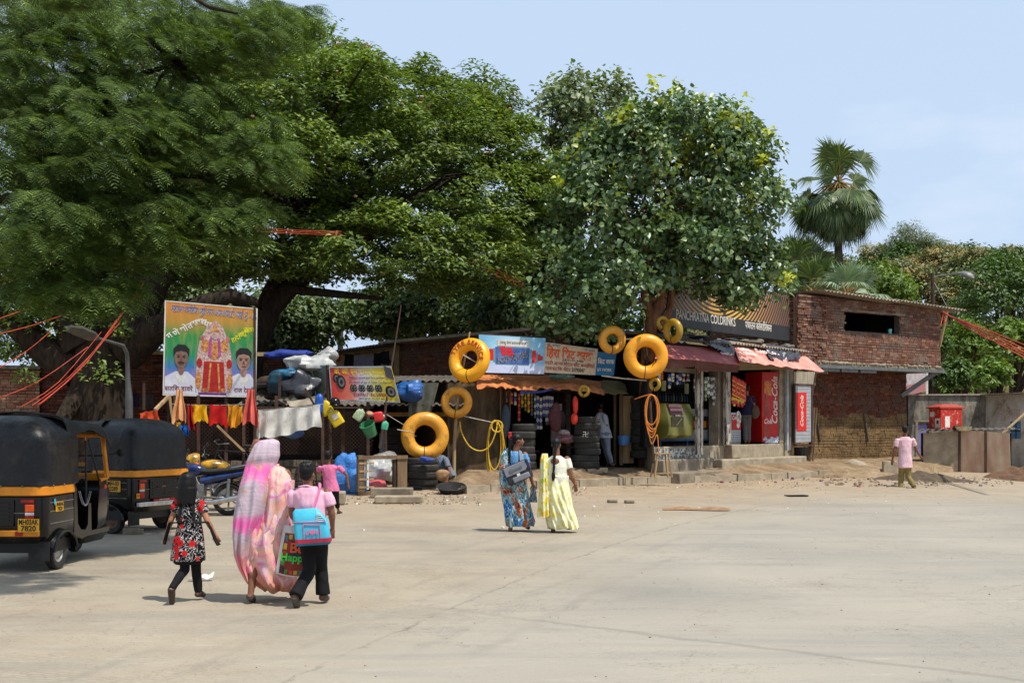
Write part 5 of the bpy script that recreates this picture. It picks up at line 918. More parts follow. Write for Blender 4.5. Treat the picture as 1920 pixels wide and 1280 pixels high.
def rickshaw(name,label,M0,plate,splate,rim,hump=False,mir=1,window=(0,.3),sticker=False):
    """auto rickshaw; local +y is forward, x to its right, origin on the ground under the rear axle"""
    o=thing(name,label,'auto rickshaw',M0.to_translation(),M0.to_euler().z,'black and yellow auto rickshaws')
    def pt(nm,mb,m,par=None,**k):return part(nm,mb.xf(M0),m,par or o,**k)
    T=lambda x,y,z,rx=0,ry=0,rz=0:M0 @ Matrix.Translation((x,y,z)) @ Matrix.Rotation(rz,4,'Z') @ Matrix.Rotation(ry,4,'Y') @ Matrix.Rotation(rx,4,'X')
    # rear body: engine tub with rounded corners, a belt above it
    mb=MB();mb.loft([rrect(-.6,.6,-.4,.42,.1,.34),rrect(-.645,.645,-.47,.42,.12,.42),rrect(-.65,.65,-.49,.42,.12,.62),rrect(-.645,.645,-.48,.42,.12,.87)]);pt('body',mb,M_bpaint,bevel=0)
    mb=MB();mb.loft([rrect(-.655,.655,-.495,.42,.12,.885),rrect(-.665,.665,-.505,.42,.12,.895),rrect(-.66,.66,-.5,.4,.12,.985),rrect(-.645,.645,-.48,.36,.12,1.0)]);pt('waist_band',mb,M_ypaint)
    mb=MB();[mb.tube([(s*.652,-.36,z),(s*.653,.3,z)],.006,6) for s in (-1,1) for z in (.7,.56,.8)];mb.tube([(-.5,-.492,.69),(.5,-.492,.69)],.006,6);pt('body_crease',mb,M_steel)
    # floor, sills and front cowl
    mb=MB();mb.b2((-.56,.3,.3),(.56,1.7,.36));mb.loft([rrect(-.5,.5,1.0,1.7,.1,.2),rrect(-.55,.55,.95,1.75,.1,.3)]);pt('floor',mb,M_bpaint)
    for s in (-1,1):
        mb=MB();pts=[(.36,.36),(.36,.99),(.44,.92),(.47,.5),(.56,.42),(.7,.4),(.78,.46),(.8,.72),(.88,.72),(.9,.34),(.6,.3)];mb.poly([(s*.64,y,z) for y,z in pts],(-s,0,0),.03);pt('side_sill',mb,M_bpaint)
    def cring(z,w,yb,yf):return [Vector((w*math.cos(a)*(1 if abs(math.cos(a)) < .8 else 1),yb+(yf-yb)*max(0,math.sin(a))**.75,z)) for a in [PI*k/16 for k in range(17)]]+[Vector((-w*.97,yb+.02,z)),Vector((w*.97,yb+.02,z))]
    mb=MB();mb.loft([cring(.28,.5,1.35,1.78),cring(.42,.6,1.2,1.98),cring(.62,.635,1.12,2.12),cring(.85,.63,1.18,2.1),cring(.98,.6,1.25,2.02)]);pt('front_cowl',mb,M_bpaint)
    mb=MB();[mb.tube([(s*.58,1.3,.98),(s*.56,1.62,1.0),(s*.5,1.62,1.56)],.03,8) for s in (-1,1)];mb.tube([(-.5,1.62,1.56),(.5,1.62,1.56)],.03,8);mb.b2((-.55,1.56,.93),(.55,1.66,1.06));pt('windscreen_frame',mb,M_ypaint)
    mb=MB();mb.b2((-.02,1.615,1.06),(.02,1.63,1.56));mb.b2((-.5,1.6,1.28),(.5,1.62,1.3));pt('windscreen_bar',mb,M_black)
    mb=MB();mb.tube([(.6,.82,.72),(.6,.82,1.5)],.014,8);pt('hood_bow',mb,M_black);mb=MB();mb.tube([(-.6,.82,.72),(-.6,.82,1.5)],.014,8);pt('hood_bow',mb,M_black);mb=MB();mb.tube([(.58,1.3,.98),(.58,.95,1.5)],.012,8);pt('hood_stay',mb,M_black)
    # canopy
    def fn(u,v):
        k=max(0,(v-.55)/.45);z=1.0+.5*min(1,v/.55)+.29*math.sin(k*PI/2)*1.0;w=.65*(1-.04*v)*math.cos(k*PI/2*.86);re=-.49+.06*v+.5*k**1.8;y0=.44+.02*v
        rr=.16*(1-k*.6);L1=y0-re;tot=2*L1+2*w;s_=u*tot
        if s_ < L1:x,y=w,y0-s_
        elif s_ < L1+2*w:x,y=w-(s_-L1),re
        else:x,y=-w,re+(s_-L1-2*w)
        # round the rear corners
        if y < re+rr and abs(x) > w-rr and rr > .01:
            dx=abs(x)-(w-rr);dy=(re+rr)-y;a=math.atan2(dy,dx);q=rr;x=math.copysign(w-rr+q*math.cos(a)*1.0,x);y=re+rr-q*math.sin(a)
        return M0 @ Vector((x,y,z+.006*math.sin(u*40+v*9)*(1-k)))
    mb=MB();mb.sheet(fn,64,22,0,-.012);can=part('canopy',mb,M_vinyl,o,40);mb=MB();op=M0.to_translation()+Vector((0,0,1.2));sm=lambda u,v:(lambda p:p+(p-op).normalized()*.008)(fn(u,v));[mb.tube([sm(u_,v_/16) for v_ in range(0,15)],.006,5) for u_ in (.32,.68,.12,.88)];[mb.tube([sm(u_/40,v_) for u_ in range(41)],.006,5) for v_ in (.55,.72)];part('canopy_seam',mb,M_vinyl,can)
    def rf(u,v):
        x=-.66+1.32*v;y=.22+1.42*u;e=abs(x)/.66;z=1.77-.03*e*e-.2*max(0,e-.82)/.18*(.75+.25*math.cos(u*PI*2))-.05*u-.12*max(0,u-.86)/.14+.012*math.cos(u*PI*4);x=max(-.62,min(.62,x)) if e > .94 else x
        if hump:z += .09*math.exp(-((u-.1)/.22)**2)*(1-e*.7)
        return M0 @ Vector((x,y,z))
    mb=MB();mb.sheet(rf,26,26,0,.012);part('roof_hood',mb,M_vinyl,o,40)
    mb=MB();mb.tube([(-.655,.4,1.0),(-.655,-.38,1.0),(-.6,-.49,1.0),(.6,-.49,1.0),(.655,-.38,1.0),(.655,.4,1.0)],.012,6);pt('canopy_hem',mb,M_vinyl,can)
    mb=MB();[mb.sph((s*.668,y,.995),.012,None,6,5) for s in (-1,1) for y in (-.3,0,.3)];[mb.sph((x,-.508,.995),.012,None,6,5) for x in (-.4,-.15,.15,.4)];pt('canopy_stud',mb,M_steel,can)
    wx,ww=window;mb=MB();mb.loft([[Vector((p.x,-.478-.0*q,p.y)) for p in [Vector((wx+ww/2*math.cos(a)*1.0,1.27+.075*math.sin(a),0)) if False else Vector((wx+ww/2*max(-1,min(1,1.25*math.cos(a))),1.27+.075*max(-1,min(1,1.25*math.sin(a))),0)) for a in [2*PI*k/20 for k in range(20)]]] if False else [Vector((wx+ww/2*max(-1,min(1,1.25*math.cos(2*PI*k/20))),-.46-.018*q,1.25+.075*max(-1,min(1,1.25*math.sin(2*PI*k/20))))) for k in range(20)] for q in (0,1)]);pt('rear_window',mb,M_glass,can)
    # wheels
    for s in (-1,1):
        Mw=M0 @ Matrix.Translation((s*.565,0,.215)) @ Matrix.Rotation(R(90)*s,4,'Y');wheel(o,Mw,.215,.11,rim)
        mb=MB();mb.sheet(lambda u,v:(s*(.5+.2*v-.03*abs(2*u-1)*v),-.33*math.cos(PI*(.04+.92*u))*(1.05 if u > .5 else 1),.2+.3*math.sin(PI*(.04+.92*u))-.05*v*v),20,5,0,.012*s);mb.tube([(s*.69,-.33*math.cos(PI*(.04+.92*u/20)),.2+.255*math.sin(PI*(.04+.92*u/20))) for u in range(21)],.014,6);pt('wheel_arch',mb,M_bpaint)
        mb=MB();mb.b2((s*.66,-.4,.14),(s*.42,-.385,.36));pt('mudflap',mb,M_rubber)
    wheel(o,M0 @ Matrix.Translation((0,1.93,.215)) @ Matrix.Rotation(R(90),4,'Y'),.215,.1,rim,'front_wheel')
    mb=MB();mb.sheet(lambda u,v:(-.09+.18*v,1.93-.26*math.cos(PI*u),.22+.25*math.sin(PI*u)),16,3,0,.012);mb.tube([(.09,1.93,.22),(.09,1.85,.55)],.02,6);mb.tube([(-.09,1.93,.22),(-.09,1.85,.55)],.02,6);pt('front_mudguard',mb,M_bpaint)
    mb=MB();mb.b2((-.62,-.3,.22),(.62,.3,.36));pt('chassis',mb,M_black)
    mb=MB();mb.b2((-.6,-.56,.43),(.6,-.5,.5));pt('bumper',mb,M_ypaint if hump else M_chrome,bevel=.01);mb=MB();mb.b2((.34,-.566,.44),(.43,-.561,.49));pt('reflector',mb,M_lred)
    # rear: louvred engine door, lamps, plates
    mb=MB();mb.b2((-.3,-.505,.54),(.3,-.49,.84));dr=pt('engine_door',mb,M_bpaint,bevel=.008);mb=MB()
    for i in range(5):
        for s in (-1,1):mb.b2((s*.03,-.514,.6+i*.045),(s*.25,-.5,.618+i*.045))
    pt('louvre',mb,M_black,dr)
    for s in (-1,1):
        for z0,z1,m_,nm in ((.56,.66,M_lred,'tail_lamp'),(.663,.7,M_lwht,'reverse_lamp'),(.703,.79,M_lorg,'indicator_lamp')):mb=MB();mb.b2((s*.43,-.52,z0),(s*.53,-.488,z1));pt(nm,mb,m_,bevel=.008)
        mb=MB();mb.b2((s*.38,-.51,.81),(s*.53,-.49,.845));pt('reflector',mb,M_lred)
    def plate_(x,y,z,w,h,face,lines,dark=True):
        rz_=0 if face == 'rear' else (R(90) if face == 'right' else R(-90));Mx=M0 @ Matrix.Translation((x,y,z)) @ Matrix.Rotation(rz_,4,'Z');mb=MB();mb.box((0,0,0),(w,.008,h));mb.xf(Mx);p=part('number_plate',mb,M_plate,o)
        for i,ln in enumerate(lines):text(ln,h*.56,Mx @ Matrix.Translation((0,-.006,h*(.24-.48*i))) @ Matrix.Rotation(R(90),4,'X'),M_black,p,off=.02,wx=w*.9/(h*.56*.62*len(ln)),ext=.001)
    if plate:plate_(.5,-.575,.56,.24,.15,'rear',plate)
    if splate:plate_(splate[0]*.662,splate[1],.745,.2 if splate[0] > 0 else .28,.11 if splate[0] > 0 else .17,'right' if splate[0] > 0 else 'left',splate[2])
    if sticker:
        mb=MB();mb.poly([(.656,-.26,.84),(.656,-.21,.84),(.656,-.21,.79),(.656,-.235,.765),(.656,-.26,.79)],(1,0,0),.003);pt('blue_sticker',mb,flat('sticker_blue',(50,160,190)));mb=MB();mb.b2((.656,-.19,.775),(.659,-.1,.8));pt('white_sticker',mb,M_white)
        mb=MB();pts=[(.66,.46+.34*k/12,.92-.2*math.sin(PI*k/12)**.8) for k in range(13)]
        for i in range(24):u=i/23;mb.torus((.665,.46+.33*u,.88-.02*u-.16*4*u*(1-u)),.011,.0035,Matrix.Rotation(R(90)*(i % 2),3,'Y') @ Matrix.Rotation(R(90),3,'X'),8,5)
        pt('door_chain',mb,M_chrome)
    else:
        mb=MB();mb.b2((-.24,-.522,.5),(.24,-.508,.535));lp=pt('motto_strip',mb,M_lred);text('KEEP MOVING',.035,M0 @ Matrix.Translation((0,-.524,.517)) @ Matrix.Rotation(R(90),4,'X'),M_white,lp,ext=.0005)
        mb=MB();mb.b2((-.6,-.512,.56),(-.52,-.5,.64));bb_=pt('stop_badge',mb,M_ypaint);text('STOP',.035,M0 @ Matrix.Translation((-.56,-.514,.6)) @ Matrix.Rotation(R(90),4,'X'),M_black,bb_,ext=.0005)
        mb=MB();mb.b2((-.14,-.516,.71),(.14,-.506,.745));bb_=pt('maker_badge',mb,M_black);text('BAJAJ',.03,M0 @ Matrix.Translation((0,-.518,.727)) @ Matrix.Rotation(R(90),4,'X'),M_ypaint,bb_,ext=.0005)
    mb=MB();mb.b2((-.56,-.05,.62),(.56,.42,.74));mb.b2((-.56,-.2,.74),(.56,-.08,1.2));pt('passenger_seat',mb,M_seat,bevel=.03);mb=MB();mb.b2((-.3,.95,.6),(.3,1.2,.7));mb.b2((-.3,.92,.7),(.3,.97,.95));pt('driver_seat',mb,M_seat,bevel=.03)
    mb=MB();mb.tube([(-.33,1.45,.98),(0,1.55,1.0),(.33,1.45,.98)],.015,8);mb.tube([(0,1.55,1.0),(0,1.8,.5)],.03,8);pt('handlebar',mb,M_black)
    mb=MB();mb.tube([(.6,1.6,1.3),(.72,1.62,1.33)],.008,6);mb.lathe([(.01,0),(.045,.005),(.05,.02),(.03,.03)],(.75,1.6,1.33),Matrix.Rotation(R(90),3,'X'),16);pt('wing_mirror',mb,M_black)
    mb=MB();mb.lathe([(.02,0),(.03,.02),(.02,.03)],(.64,1.3,.9),Matrix.Rotation(R(90),3,'Y'),12);pt('side_indicator',mb,M_lorg)
    return o
Fv=math.atan2(-.03,.99) # heading of the near rickshaw, turned a little to the right
A=G(100,1068);M1=Matrix.Translation((A.x-.57,A.y+.1,0)) @ Matrix.Rotation(Fv,4,'Z')
rickshaw('auto_rickshaw','nearest black and yellow auto rickshaw, its open side and silver wheel towards us',M1,['MH03AK','7820'],(1,-.12,['MH03AK','7820']),M_rim,True,sticker=True,window=(-.1,.42))
A=G(212,1000);hd=math.atan2(.9,.42);M2=Matrix.Translation((A.x+.42*.57,A.y+.9*.57,0)) @ Matrix.Rotation(hd,4,'Z')
rickshaw('auto_rickshaw','second auto rickshaw parked behind, showing louvred rear and dusty brown wheel',M2,None,(-1,-.1,['MH-03','J3289']),M_rimb,False,window=(.05,.28))
A=G(247,1001);mb=MB();mb.box(A+Vector((0,-.02,.05)),(.24,.11,.1),Matrix.Rotation(.1,3,'Z'));mb.box(A+Vector((.13,.04,.04)),(.08,.11,.08),Matrix.Rotation(.3,3,'Z'));top('chock_brick',mb,M_conc,'pale brick chocking the wheel of the second rickshaw','brick',bevel=.008)
# ---------------------------------------------------------------- motorcycles and bicycle
def motorcycle(label,M0,paint,m_name='motorcycle'):
    o=thing(m_name,label,'motorcycle',M0.to_translation(),M0.to_euler().z)
    def pt(nm,mb,m,par=None,**k):return part(nm,mb.xf(M0),m,par or o,**k)
    for y,nm in ((0,'rear_wheel'),(1.28,'front_wheel')):
        mb=MB();Mw=M0 @ Matrix.Translation((0,y,.3)) @ Matrix.Rotation(R(90),4,'Y');w_=part(nm,tyre_mb(.3,.1,36).xf(Mw) if False else MB().torus((0,0,0),.255,.045,None,44,12).xf(Mw),M_tyre,o)
        mb.torus((0,0,0),.215,.014,None,40,8);mb.lathe([(.05,-.05),(.06,0),(.05,.05)],(0,0,0),None,14)
        for k in range(6):a=k*PI/3;mb.bar((.04*math.cos(a),.04*math.sin(a),0),(.21*math.cos(a),.21*math.sin(a),0),.03,.016)
        part('alloy_rim',mb.xf(Mw),M_steel,w_)
    mb=MB();mb.sheet(lambda u,v:(-.07+.14*v,-.34*math.cos(PI*(.1+.7*u))-.0,.3+.34*math.sin(PI*(.1+.7*u))),14,3,0,.01);mb.sheet(lambda u,v:(-.065+.13*v,1.28-.33*math.cos(PI*(.25+.6*u)),.3+.33*math.sin(PI*(.25+.6*u))),14,3,0,.01);pt('mudguard',mb,M_bpaint)
    mb=MB();mb.blob((0,.72,.83),(.14,.3,.13),.06,2,20,12);pt('fuel_tank',mb,paint)
    mb=MB();mb.loft([[Vector((w*math.cos(a),y,z+h*math.sin(a))) for a in [2*PI*k/14 for k in range(14)]] for y,w,z,h in ((.52,.09,.8,.05),(.35,.13,.79,.06),(.05,.14,.81,.06),(-.28,.12,.86,.05),(-.38,.07,.88,.03))]);pt('saddle',mb,M_rubber)
    mb=MB();mb.loft([[Vector((w*math.cos(a),y,z+h*math.sin(a))) for a in [2*PI*k/12 for k in range(12)]] for y,w,z,h in ((.5,.1,.62,.1),(.2,.13,.68,.09),(-.2,.11,.76,.07),(-.48,.06,.84,.04))]);pt('side_panel',mb,paint)
    mb=MB();mb.box((0,.62,.42),(.24,.36,.3));mb.lathe([(.1,-.15),(.11,.15)],(0,.62,.36),Matrix.Rotation(R(90),3,'Y'),18);[mb.box((0,.78,.5+.03*k),(.22,.16,.012)) for k in range(5)];pt('engine',mb,M_steel,bevel=.02)
    mb=MB();mb.tube([(-.14,.8,.4),(-.15,.7,.22),(-.16,.2,.24),(-.17,-.35,.34)],[.025,.03,.05,.055],10);pt('exhaust',mb,M_chrome)
    mb=MB();[mb.tube([(s*.1,1.28,.3),(s*.1,1.02,.95)],.02,8) for s in (-1,1)];pt('front_fork',mb,M_steel);mb=MB();[mb.tube([(s*.12,.0,.3),(s*.12,-.02,.66)],.03,8) for s in (-1,1)];pt('rear_shock',mb,M_steel);mb=MB();[mb.tube([(s*.1,0,.3),(s*.1,.5,.34)],.018,6) for s in (-1,1)];mb.tube([(-.1,.5,.34),(.1,.5,.34)],.018,6);pt('swing_arm',mb,M_steel)
    mb=MB();mb.tube([(-.36,.86,1.02),(-.2,.94,1.05),(.2,.94,1.05),(.36,.86,1.02)],.012,8);pt('handlebar',mb,M_chrome);mb=MB();[mb.tube([(s*.36,.86,1.02),(s*.24,.92,1.045)],.02,8) for s in (-1,1)];pt('grip',mb,M_rubber)
    mb=MB();mb.loft([[Vector((w*math.cos(a),y,.93+h*math.sin(a))) for a in [2*PI*k/16 for k in range(16)]] for y,w,h in ((1.0,.1,.14),(1.1,.14,.17),(1.2,.12,.13),(1.25,.05,.06))]);fr_=pt('headlamp_fairing',mb,paint);mb=MB();mb.sph((0,1.2,.9),(.085,.06,.075));pt('headlamp',mb,M_lwht,fr_)
    for s in (-1,1):
        mb=MB();mb.sph((s*.2,1.06,.86),(.045,.04,.03));pt('indicator',mb,M_lorg);mb=MB();mb.tube([(s*.26,.9,1.05),(s*.34,.88,1.2)],.007,6);mb.sph((s*.36,.88,1.22),(.06,.02,.04));pt('mirror',mb,M_black)
    mb=MB();mb.box((0,-.46,.84),(.1,.05,.07));pt('tail_lamp',mb,M_lred);mb=MB();mb.tube([(-.1,-.05,.86),(-.12,-.45,.93),(.12,-.45,.93),(.1,-.05,.86)],.012,6);pt('grab_rail',mb,M_chrome);mb=MB();mb.tube([(-.1,.4,.3),(-.26,.38,.02)],.012,6);pt('side_stand',mb,M_steel);return o
M_blue=mat('glossy_dark_blue',(24,52,110),(14,24,52),.2,sc=7,bump=.02,dirt=.1,coat=.4);M_yel2=mat('yellow_tank',(214,158,26),(60,54,34),.3,sc=6,bump=.03,dirt=.1)
rw=G(428,966);fw=P(346,798,21.4);hd=math.atan2(-(fw.x-rw.x),21.4-rw.y)
motorcycle('dark blue motorcycle parked beside the mesh fence, half behind the girl',Matrix.Translation((rw.x,rw.y,gz(rw.x,rw.y))) @ Matrix.Rotation(hd,4,'Z') @ Matrix.Rotation(R(7),4,'Y'),M_blue)
motorcycle('yellow and black motorcycle standing behind the blue one',Matrix.Translation((rw.x+.25,rw.y+1.0,gz(rw.x,rw.y+1))) @ Matrix.Rotation(hd+.35,4,'Z') @ Matrix.Rotation(R(6),4,'Y'),M_yel2)
def bicycle(label,M0):
    o=thing('bicycle',label,'bicycle',M0.to_translation(),M0.to_euler().z)
    def pt(nm,mb,m,par=None,**k):return part(nm,mb.xf(M0),m,par or o,**k)
    for y,nm in ((0,'rear_wheel'),(1.08,'front_wheel')):
        Mw=Matrix.Translation((0,y,.34)) @ Matrix.Rotation(R(90),4,'Y');w_=pt(nm,MB().torus((0,0,0),.32,.018,None,44,8).xf(Mw),M_tyre);mb=MB();mb.torus((0,0,0),.3,.012,None,44,6)
        for k in range(18):a=k*PI/9;mb.tube([(0,0,.02*(-1)**k),(.3*math.cos(a),.3*math.sin(a),0)],.0022,3)
        pt('spoked_rim',mb.xf(Mw),M_chrome,w_)
    mb=MB();hd_,bb_,se=Vector((0,.9,.86)),Vector((0,.42,.3)),Vector((0,.25,.82));[mb.tube([a,b_],.015,8) for a,b_ in ((hd_,se),(hd_-Vector((0,0,.1)),bb_),(bb_,se+Vector((0,-.02,.1))),(bb_,Vector((0,0,.34))),(se,Vector((0,0,.34))),(hd_+Vector((0,-.02,.12)),Vector((0,1.08,.34))))];pt('frame',mb,M_black)
    mb=MB();mb.tube([(-.3,.75,1.05),(-.22,.9,1.03),(0,.93,.99),(.22,.9,1.03),(.3,.75,1.05)],.012,8);pt('handlebar',mb,M_chrome);mb=MB();[mb.tube([(s*.3,.74,1.05),(s*.27,.84,1.045)],.018,8) for s in (-1,1)];pt('grip',mb,M_rubber)
    mb=MB();mb.blob((0,.22,.95),(.09,.14,.04),.1,3,16,8);pt('saddle',mb,M_rubber);mb=MB();mb.lathe([(.09,-.005),(.09,.005)],bb_,Matrix.Rotation(R(90),3,'Y'),20);[mb.tube([bb_,bb_+Vector((s*.05,s*.12,-s*.1)),bb_+Vector((s*.14,s*.12,-s*.1))],.01,6) for s in (-1,1)];pt('crank',mb,M_steel)
    mb=MB();mb.b2((-.08,-.2,.72),(.08,.12,.735));mb.tube([(.08,-.18,.72),(.03,0,.34)],.008,6);pt('carrier',mb,M_steel);return o
bicycle('old black bicycle with chrome handlebar leaning behind the motorcycles',Matrix.Translation(P(478,798,25.0)-Vector((0,0,HC-.3))) @ Matrix.Rotation(R(78),4,'Z') @ Matrix.Rotation(R(8),4,'Y'))
# ================================================================ PEOPLE
def remesh(name,mb,vox,m,par,M,smooth=3,dec=None,wrinkle=0,wf=9,seed=0):
    me=bpy.data.meshes.new('t');me.from_pydata(mb.v,[],mb.f);o=bpy.data.objects.new('t',me);COL.objects.link(o)
    r=o.modifiers.new('r','REMESH');r.mode='VOXEL';r.voxel_size=vox;r.use_smooth_shade=True
    if smooth:q=o.modifiers.new('s','SMOOTH');q.iterations=smooth;q.factor=.6
    dg=bpy.context.evaluated_depsgraph_get();me2=bpy.data.meshes.new_from_object(o.evaluated_get(dg));bpy.data.objects.remove(o);me2.name=name
    if wrinkle:
        n=len(me2.vertices);co=np.empty(n*3,np.float32);nr=np.empty(n*3,np.float32);me2.vertices.foreach_get('co',co);me2.vertices.foreach_get('normal',nr);co=co.reshape(-1,3);nr=nr.reshape(-1,3);d=np.array([mnoise.noise(Vector((c[0]*wf+seed,c[1]*wf,c[2]*wf*.55)))+.5*abs(mnoise.noise(Vector((c[0]*wf*2+seed,c[1]*wf*2,c[2]*wf)))) for c in co]);co=co+nr*(d*wrinkle)[:,None];me2.vertices.foreach_set('co',co.astype(np.float32).ravel());me2.update()
    me2.materials.clear();me2.materials.append(m);me2.transform(WM[par.name].inverted() @ M);me2.polygons.foreach_set('use_smooth',[True]*len(me2.polygons))
    q=bpy.data.objects.new(name,me2);COL.objects.link(q);q.parent=par;WM[q.name]=WM[par.name].copy();return q
def cap(mb,a,b,r1,r2,n=12,fl=1.0,ends=True):
    mb.tube([a,b],[r1,r2],n,flat=fl)
    if ends:mb.sph(a,r1,None,10,7);mb.sph(b,r2,None,10,7)
def ring(c,rx,ry,n=20,tilt=0,tz=0):return [Vector(c)+Vector((rx*math.cos(a),ry*math.sin(a),tz*math.cos(a)+tilt*math.sin(a))) for a in [2*PI*k/n for k in range(n)]]
def hand(mb,w,dr,side,H,curl=.5,spread=1.0):
    """palm, four fingers of unequal length and a thumb; dr: direction from the wrist, side: towards the thumb"""
    w=Vector(w);dr=Vector(dr).normalized();sd=(Vector(side)-dr*Vector(side).dot(dr)).normalized();pn=dr.cross(sd);k=H/1.7;c=w+dr*.045*k;ro=Matrix((sd,pn,dr)).transposed();mb.sph(c,(.038*k,.018*k,.052*k),ro,10,8)
    for i,(o_,L_) in enumerate(((.028,.07),(.0095,.079),(-.0095,.073),(-.028,.058))):
        b_=w+dr*.082*k+sd*o_*k;d1=(dr+pn*.35*curl+sd*o_*3*spread).normalized();m_=b_+d1*L_*.5*k;d2=(dr*(1-curl*.6)+pn*(.5+curl)).normalized() if curl > .2 else d1;mb.tube([b_-d1*.015*k,b_,m_,m_+d2*L_*.5*k],[.009*k,.0085*k,.0078*k,.006*k],7)
    b_=w+dr*.03*k+sd*.03*k;mb.tube([b_,b_+(sd*.8+dr*.6)*.035*k,b_+(sd*.75+dr*1.5+pn*.4)*.048*k],[.011*k,.0095*k,.007*k],7)
def head(mb,c,h,yaw=0,pitch=0,roll=0):
    """skull, jaw, nose, lips, brow, ears; faces +y when yaw = 0. h is the head height"""
    ro=(Matrix.Rotation(yaw,3,'Z') @ Matrix.Rotation(-pitch,3,'X') @ Matrix.Rotation(roll,3,'Y'));c=Vector(c);k=h/.23;q=lambda x,y,z:c+ro @ Vector((x*k,y*k,z*k))
    mb.sph(q(0,-.012,.03),(.074*k,.092*k,.086*k),ro,16,12);mb.sph(q(0,.03,-.03),(.058*k,.06*k,.07*k),ro,14,10);mb.sph(q(0,.058,-.085),(.026*k,.022*k,.02*k),ro,8,6);mb.sph(q(0,.01,-.06),(.056*k,.05*k,.038*k),ro,12,8)
    mb.tube([q(0,.082,.012),q(0,.1,-.014),q(0,.112,-.03)],[.009*k,.012*k,.014*k],8);mb.sph(q(.011,.1,-.034),.009*k,None,6,5);mb.sph(q(-.011,.1,-.034),.009*k,None,6,5)
    mb.sph(q(0,.086,-.056),(.024*k,.012*k,.006*k),ro,8,6);mb.sph(q(0,.083,-.067),(.021*k,.012*k,.007*k),ro,8,6)
    for s in (-1,1):mb.sph(q(s*.03,.07,.026),(.026*k,.014*k,.008*k),ro,8,6);mb.sph(q(s*.04,.056,-.022),(.02*k,.02*k,.018*k),ro,8,6);mb.sph(q(s*.075,-.008,-.006),(.008*k,.019*k,.03*k),ro,8,6)
    return q,ro
class Person:
    """joints are given in photograph pixels around (cx, ground row) at distance d; local x right, y away from us, z up"""
    def __init__(s,label,px,d,H,skin,group=None,gzv=None,w=1.0,vox=.009,zoff=0):
        s.d=d;s.s=F/d;s.cx=px;x=(px-CX)/F*d;s.z0=(gz(x,d) if gzv is None else gzv);s.gy=HY+(HC-s.z0)*s.s;s.o=thing('person',label,'person',(x,d,s.z0),0,group);s.M=WM[s.o.name];s.H=H;s.skin=skin;s.w=w;s.vox=vox
    def p(s,px,py,y=0):return Vector(((px-s.cx)/s.s,y,(s.gy-py)/s.s))
    def body(s,J,yaw=0,pitch=0,roll=0,hh=None,curl=(.5,.5),thumbs=((1,0,0),(-1,0,0)),toes=True,hands=(True,True),neck=.05):
        H=s.H;k=H/1.65;w=s.w;mb=MB();hh=hh or H*.137;s.hh=hh;s.J=J;nb,hp=J['neck'],J['hip'];sl,sr=J['sh'];ax=(sr-sl);wd=max(.11*H*.9,ax.length/2)
        up=nb-hp;f=lambda t:hp+up*t
        mb.loft([ring(f(-.12),.088*H*w,.062*H*w),ring(f(.05),.1*H*w,.074*H*w),ring(f(.35),.078*H*w,.058*H*w),ring(f(.65),.09*H*w,.066*H*w),ring(f(.86),wd*.86,.058*H*w),ring(f(.97),wd*.5,.04*H)])
        cap(mb,nb-Vector((0,0,.02*H)),J['head']-Vector((0,0,hh*.2)),.036*H*w**.5,.031*H*w**.5,12)
        s.q,s.ro=head(mb,J['head'],hh,yaw,pitch,roll)
        for i in (0,1):
            sh,el,wr=J['sh'][i],J['el'][i],J['wr'][i];cap(mb,sh,el,.032*H*w,.024*H*w);cap(mb,el,wr,.025*H*w,.0155*H*w**.5);mb.sph(el.lerp(wr,.25),.0265*H*w,None,10,7)
            if hands[i]:hand(mb,wr,(wr-el) if 'hd' not in J else J['hd'][i],thumbs[i],H,curl[i])
            hj,kn,an=J['hp'][i],J['kn'][i],J['an'][i];cap(mb,hj,kn,.05*H*w,.031*H*w);cap(mb,kn,an,.03*H*w,.019*H);mb.sph(kn.lerp(an,.28)-Vector((0,.006*H,0)),.031*H*w,None,10,7)
            toe=J['toe'][i];he=an+(an-toe).normalized()*.02*H+Vector((0,0,-.0*H));mb.tube([he-Vector((0,0,.012*H)),an.lerp(toe,.5)-Vector((0,0,.008*H)),toe],[.022*H,.021*H,.013*H],10,flat=.85)
        return remesh('body',mb,s.vox,s.skin,s.o,s.M,3)
    def cloth(s,name,mb,m,wr=.008,wf=9,sm=3,vox=None,label=None):
        o=remesh(name,mb,vox or s.vox,m,s.o,s.M,sm,wrinkle=wr,wf=wf,seed=s.cx)
        if label:o['label']=label
        return o
    def top_(s,sleeve=.75,hem=-.05,gap=.012,name='shirt',m=None,flare=1.08,puff=1.25,neckr=.5,wr=.008,wide=1.0):
        J=s.J;H=s.H;w=s.w*wide;g_=gap;nb,hp=J['neck'],J['hip'];up=nb-hp;f=lambda t:hp+up*t;wd=max(.11*H*.9,(J['sh'][1]-J['sh'][0]).length/2);mb=MB()
        mb.loft([ring(f(hem),.1*H*w*flare+g_,.076*H*w*flare+g_),ring(f(.1),.1*H*w+g_,.076*H*w+g_),ring(f(.35),.086*H*w+g_,.066*H*w+g_),ring(f(.65),.092*H*w+g_,.07*H*w+g_),ring(f(.86),wd*.9+g_,.06*H*w+g_),ring(f(.985),wd*neckr+g_,.045*H*w+g_)])
        for i in (0,1):
            sh,el=J['sh'][i],J['el'][i];e=sh.lerp(el,sleeve);mb.sph(sh+Vector((0,0,-.008*H)),.03*H*w+g_*.6,None,12,8);mb.tube([sh-(e-sh)*.05,sh.lerp(e,.5),e],[.03*H*w+g_*.6,.031*H*w+g_,.026*H*w*(.5+.5*puff)+g_],14)
        return s.cloth(name,mb,m,wr)
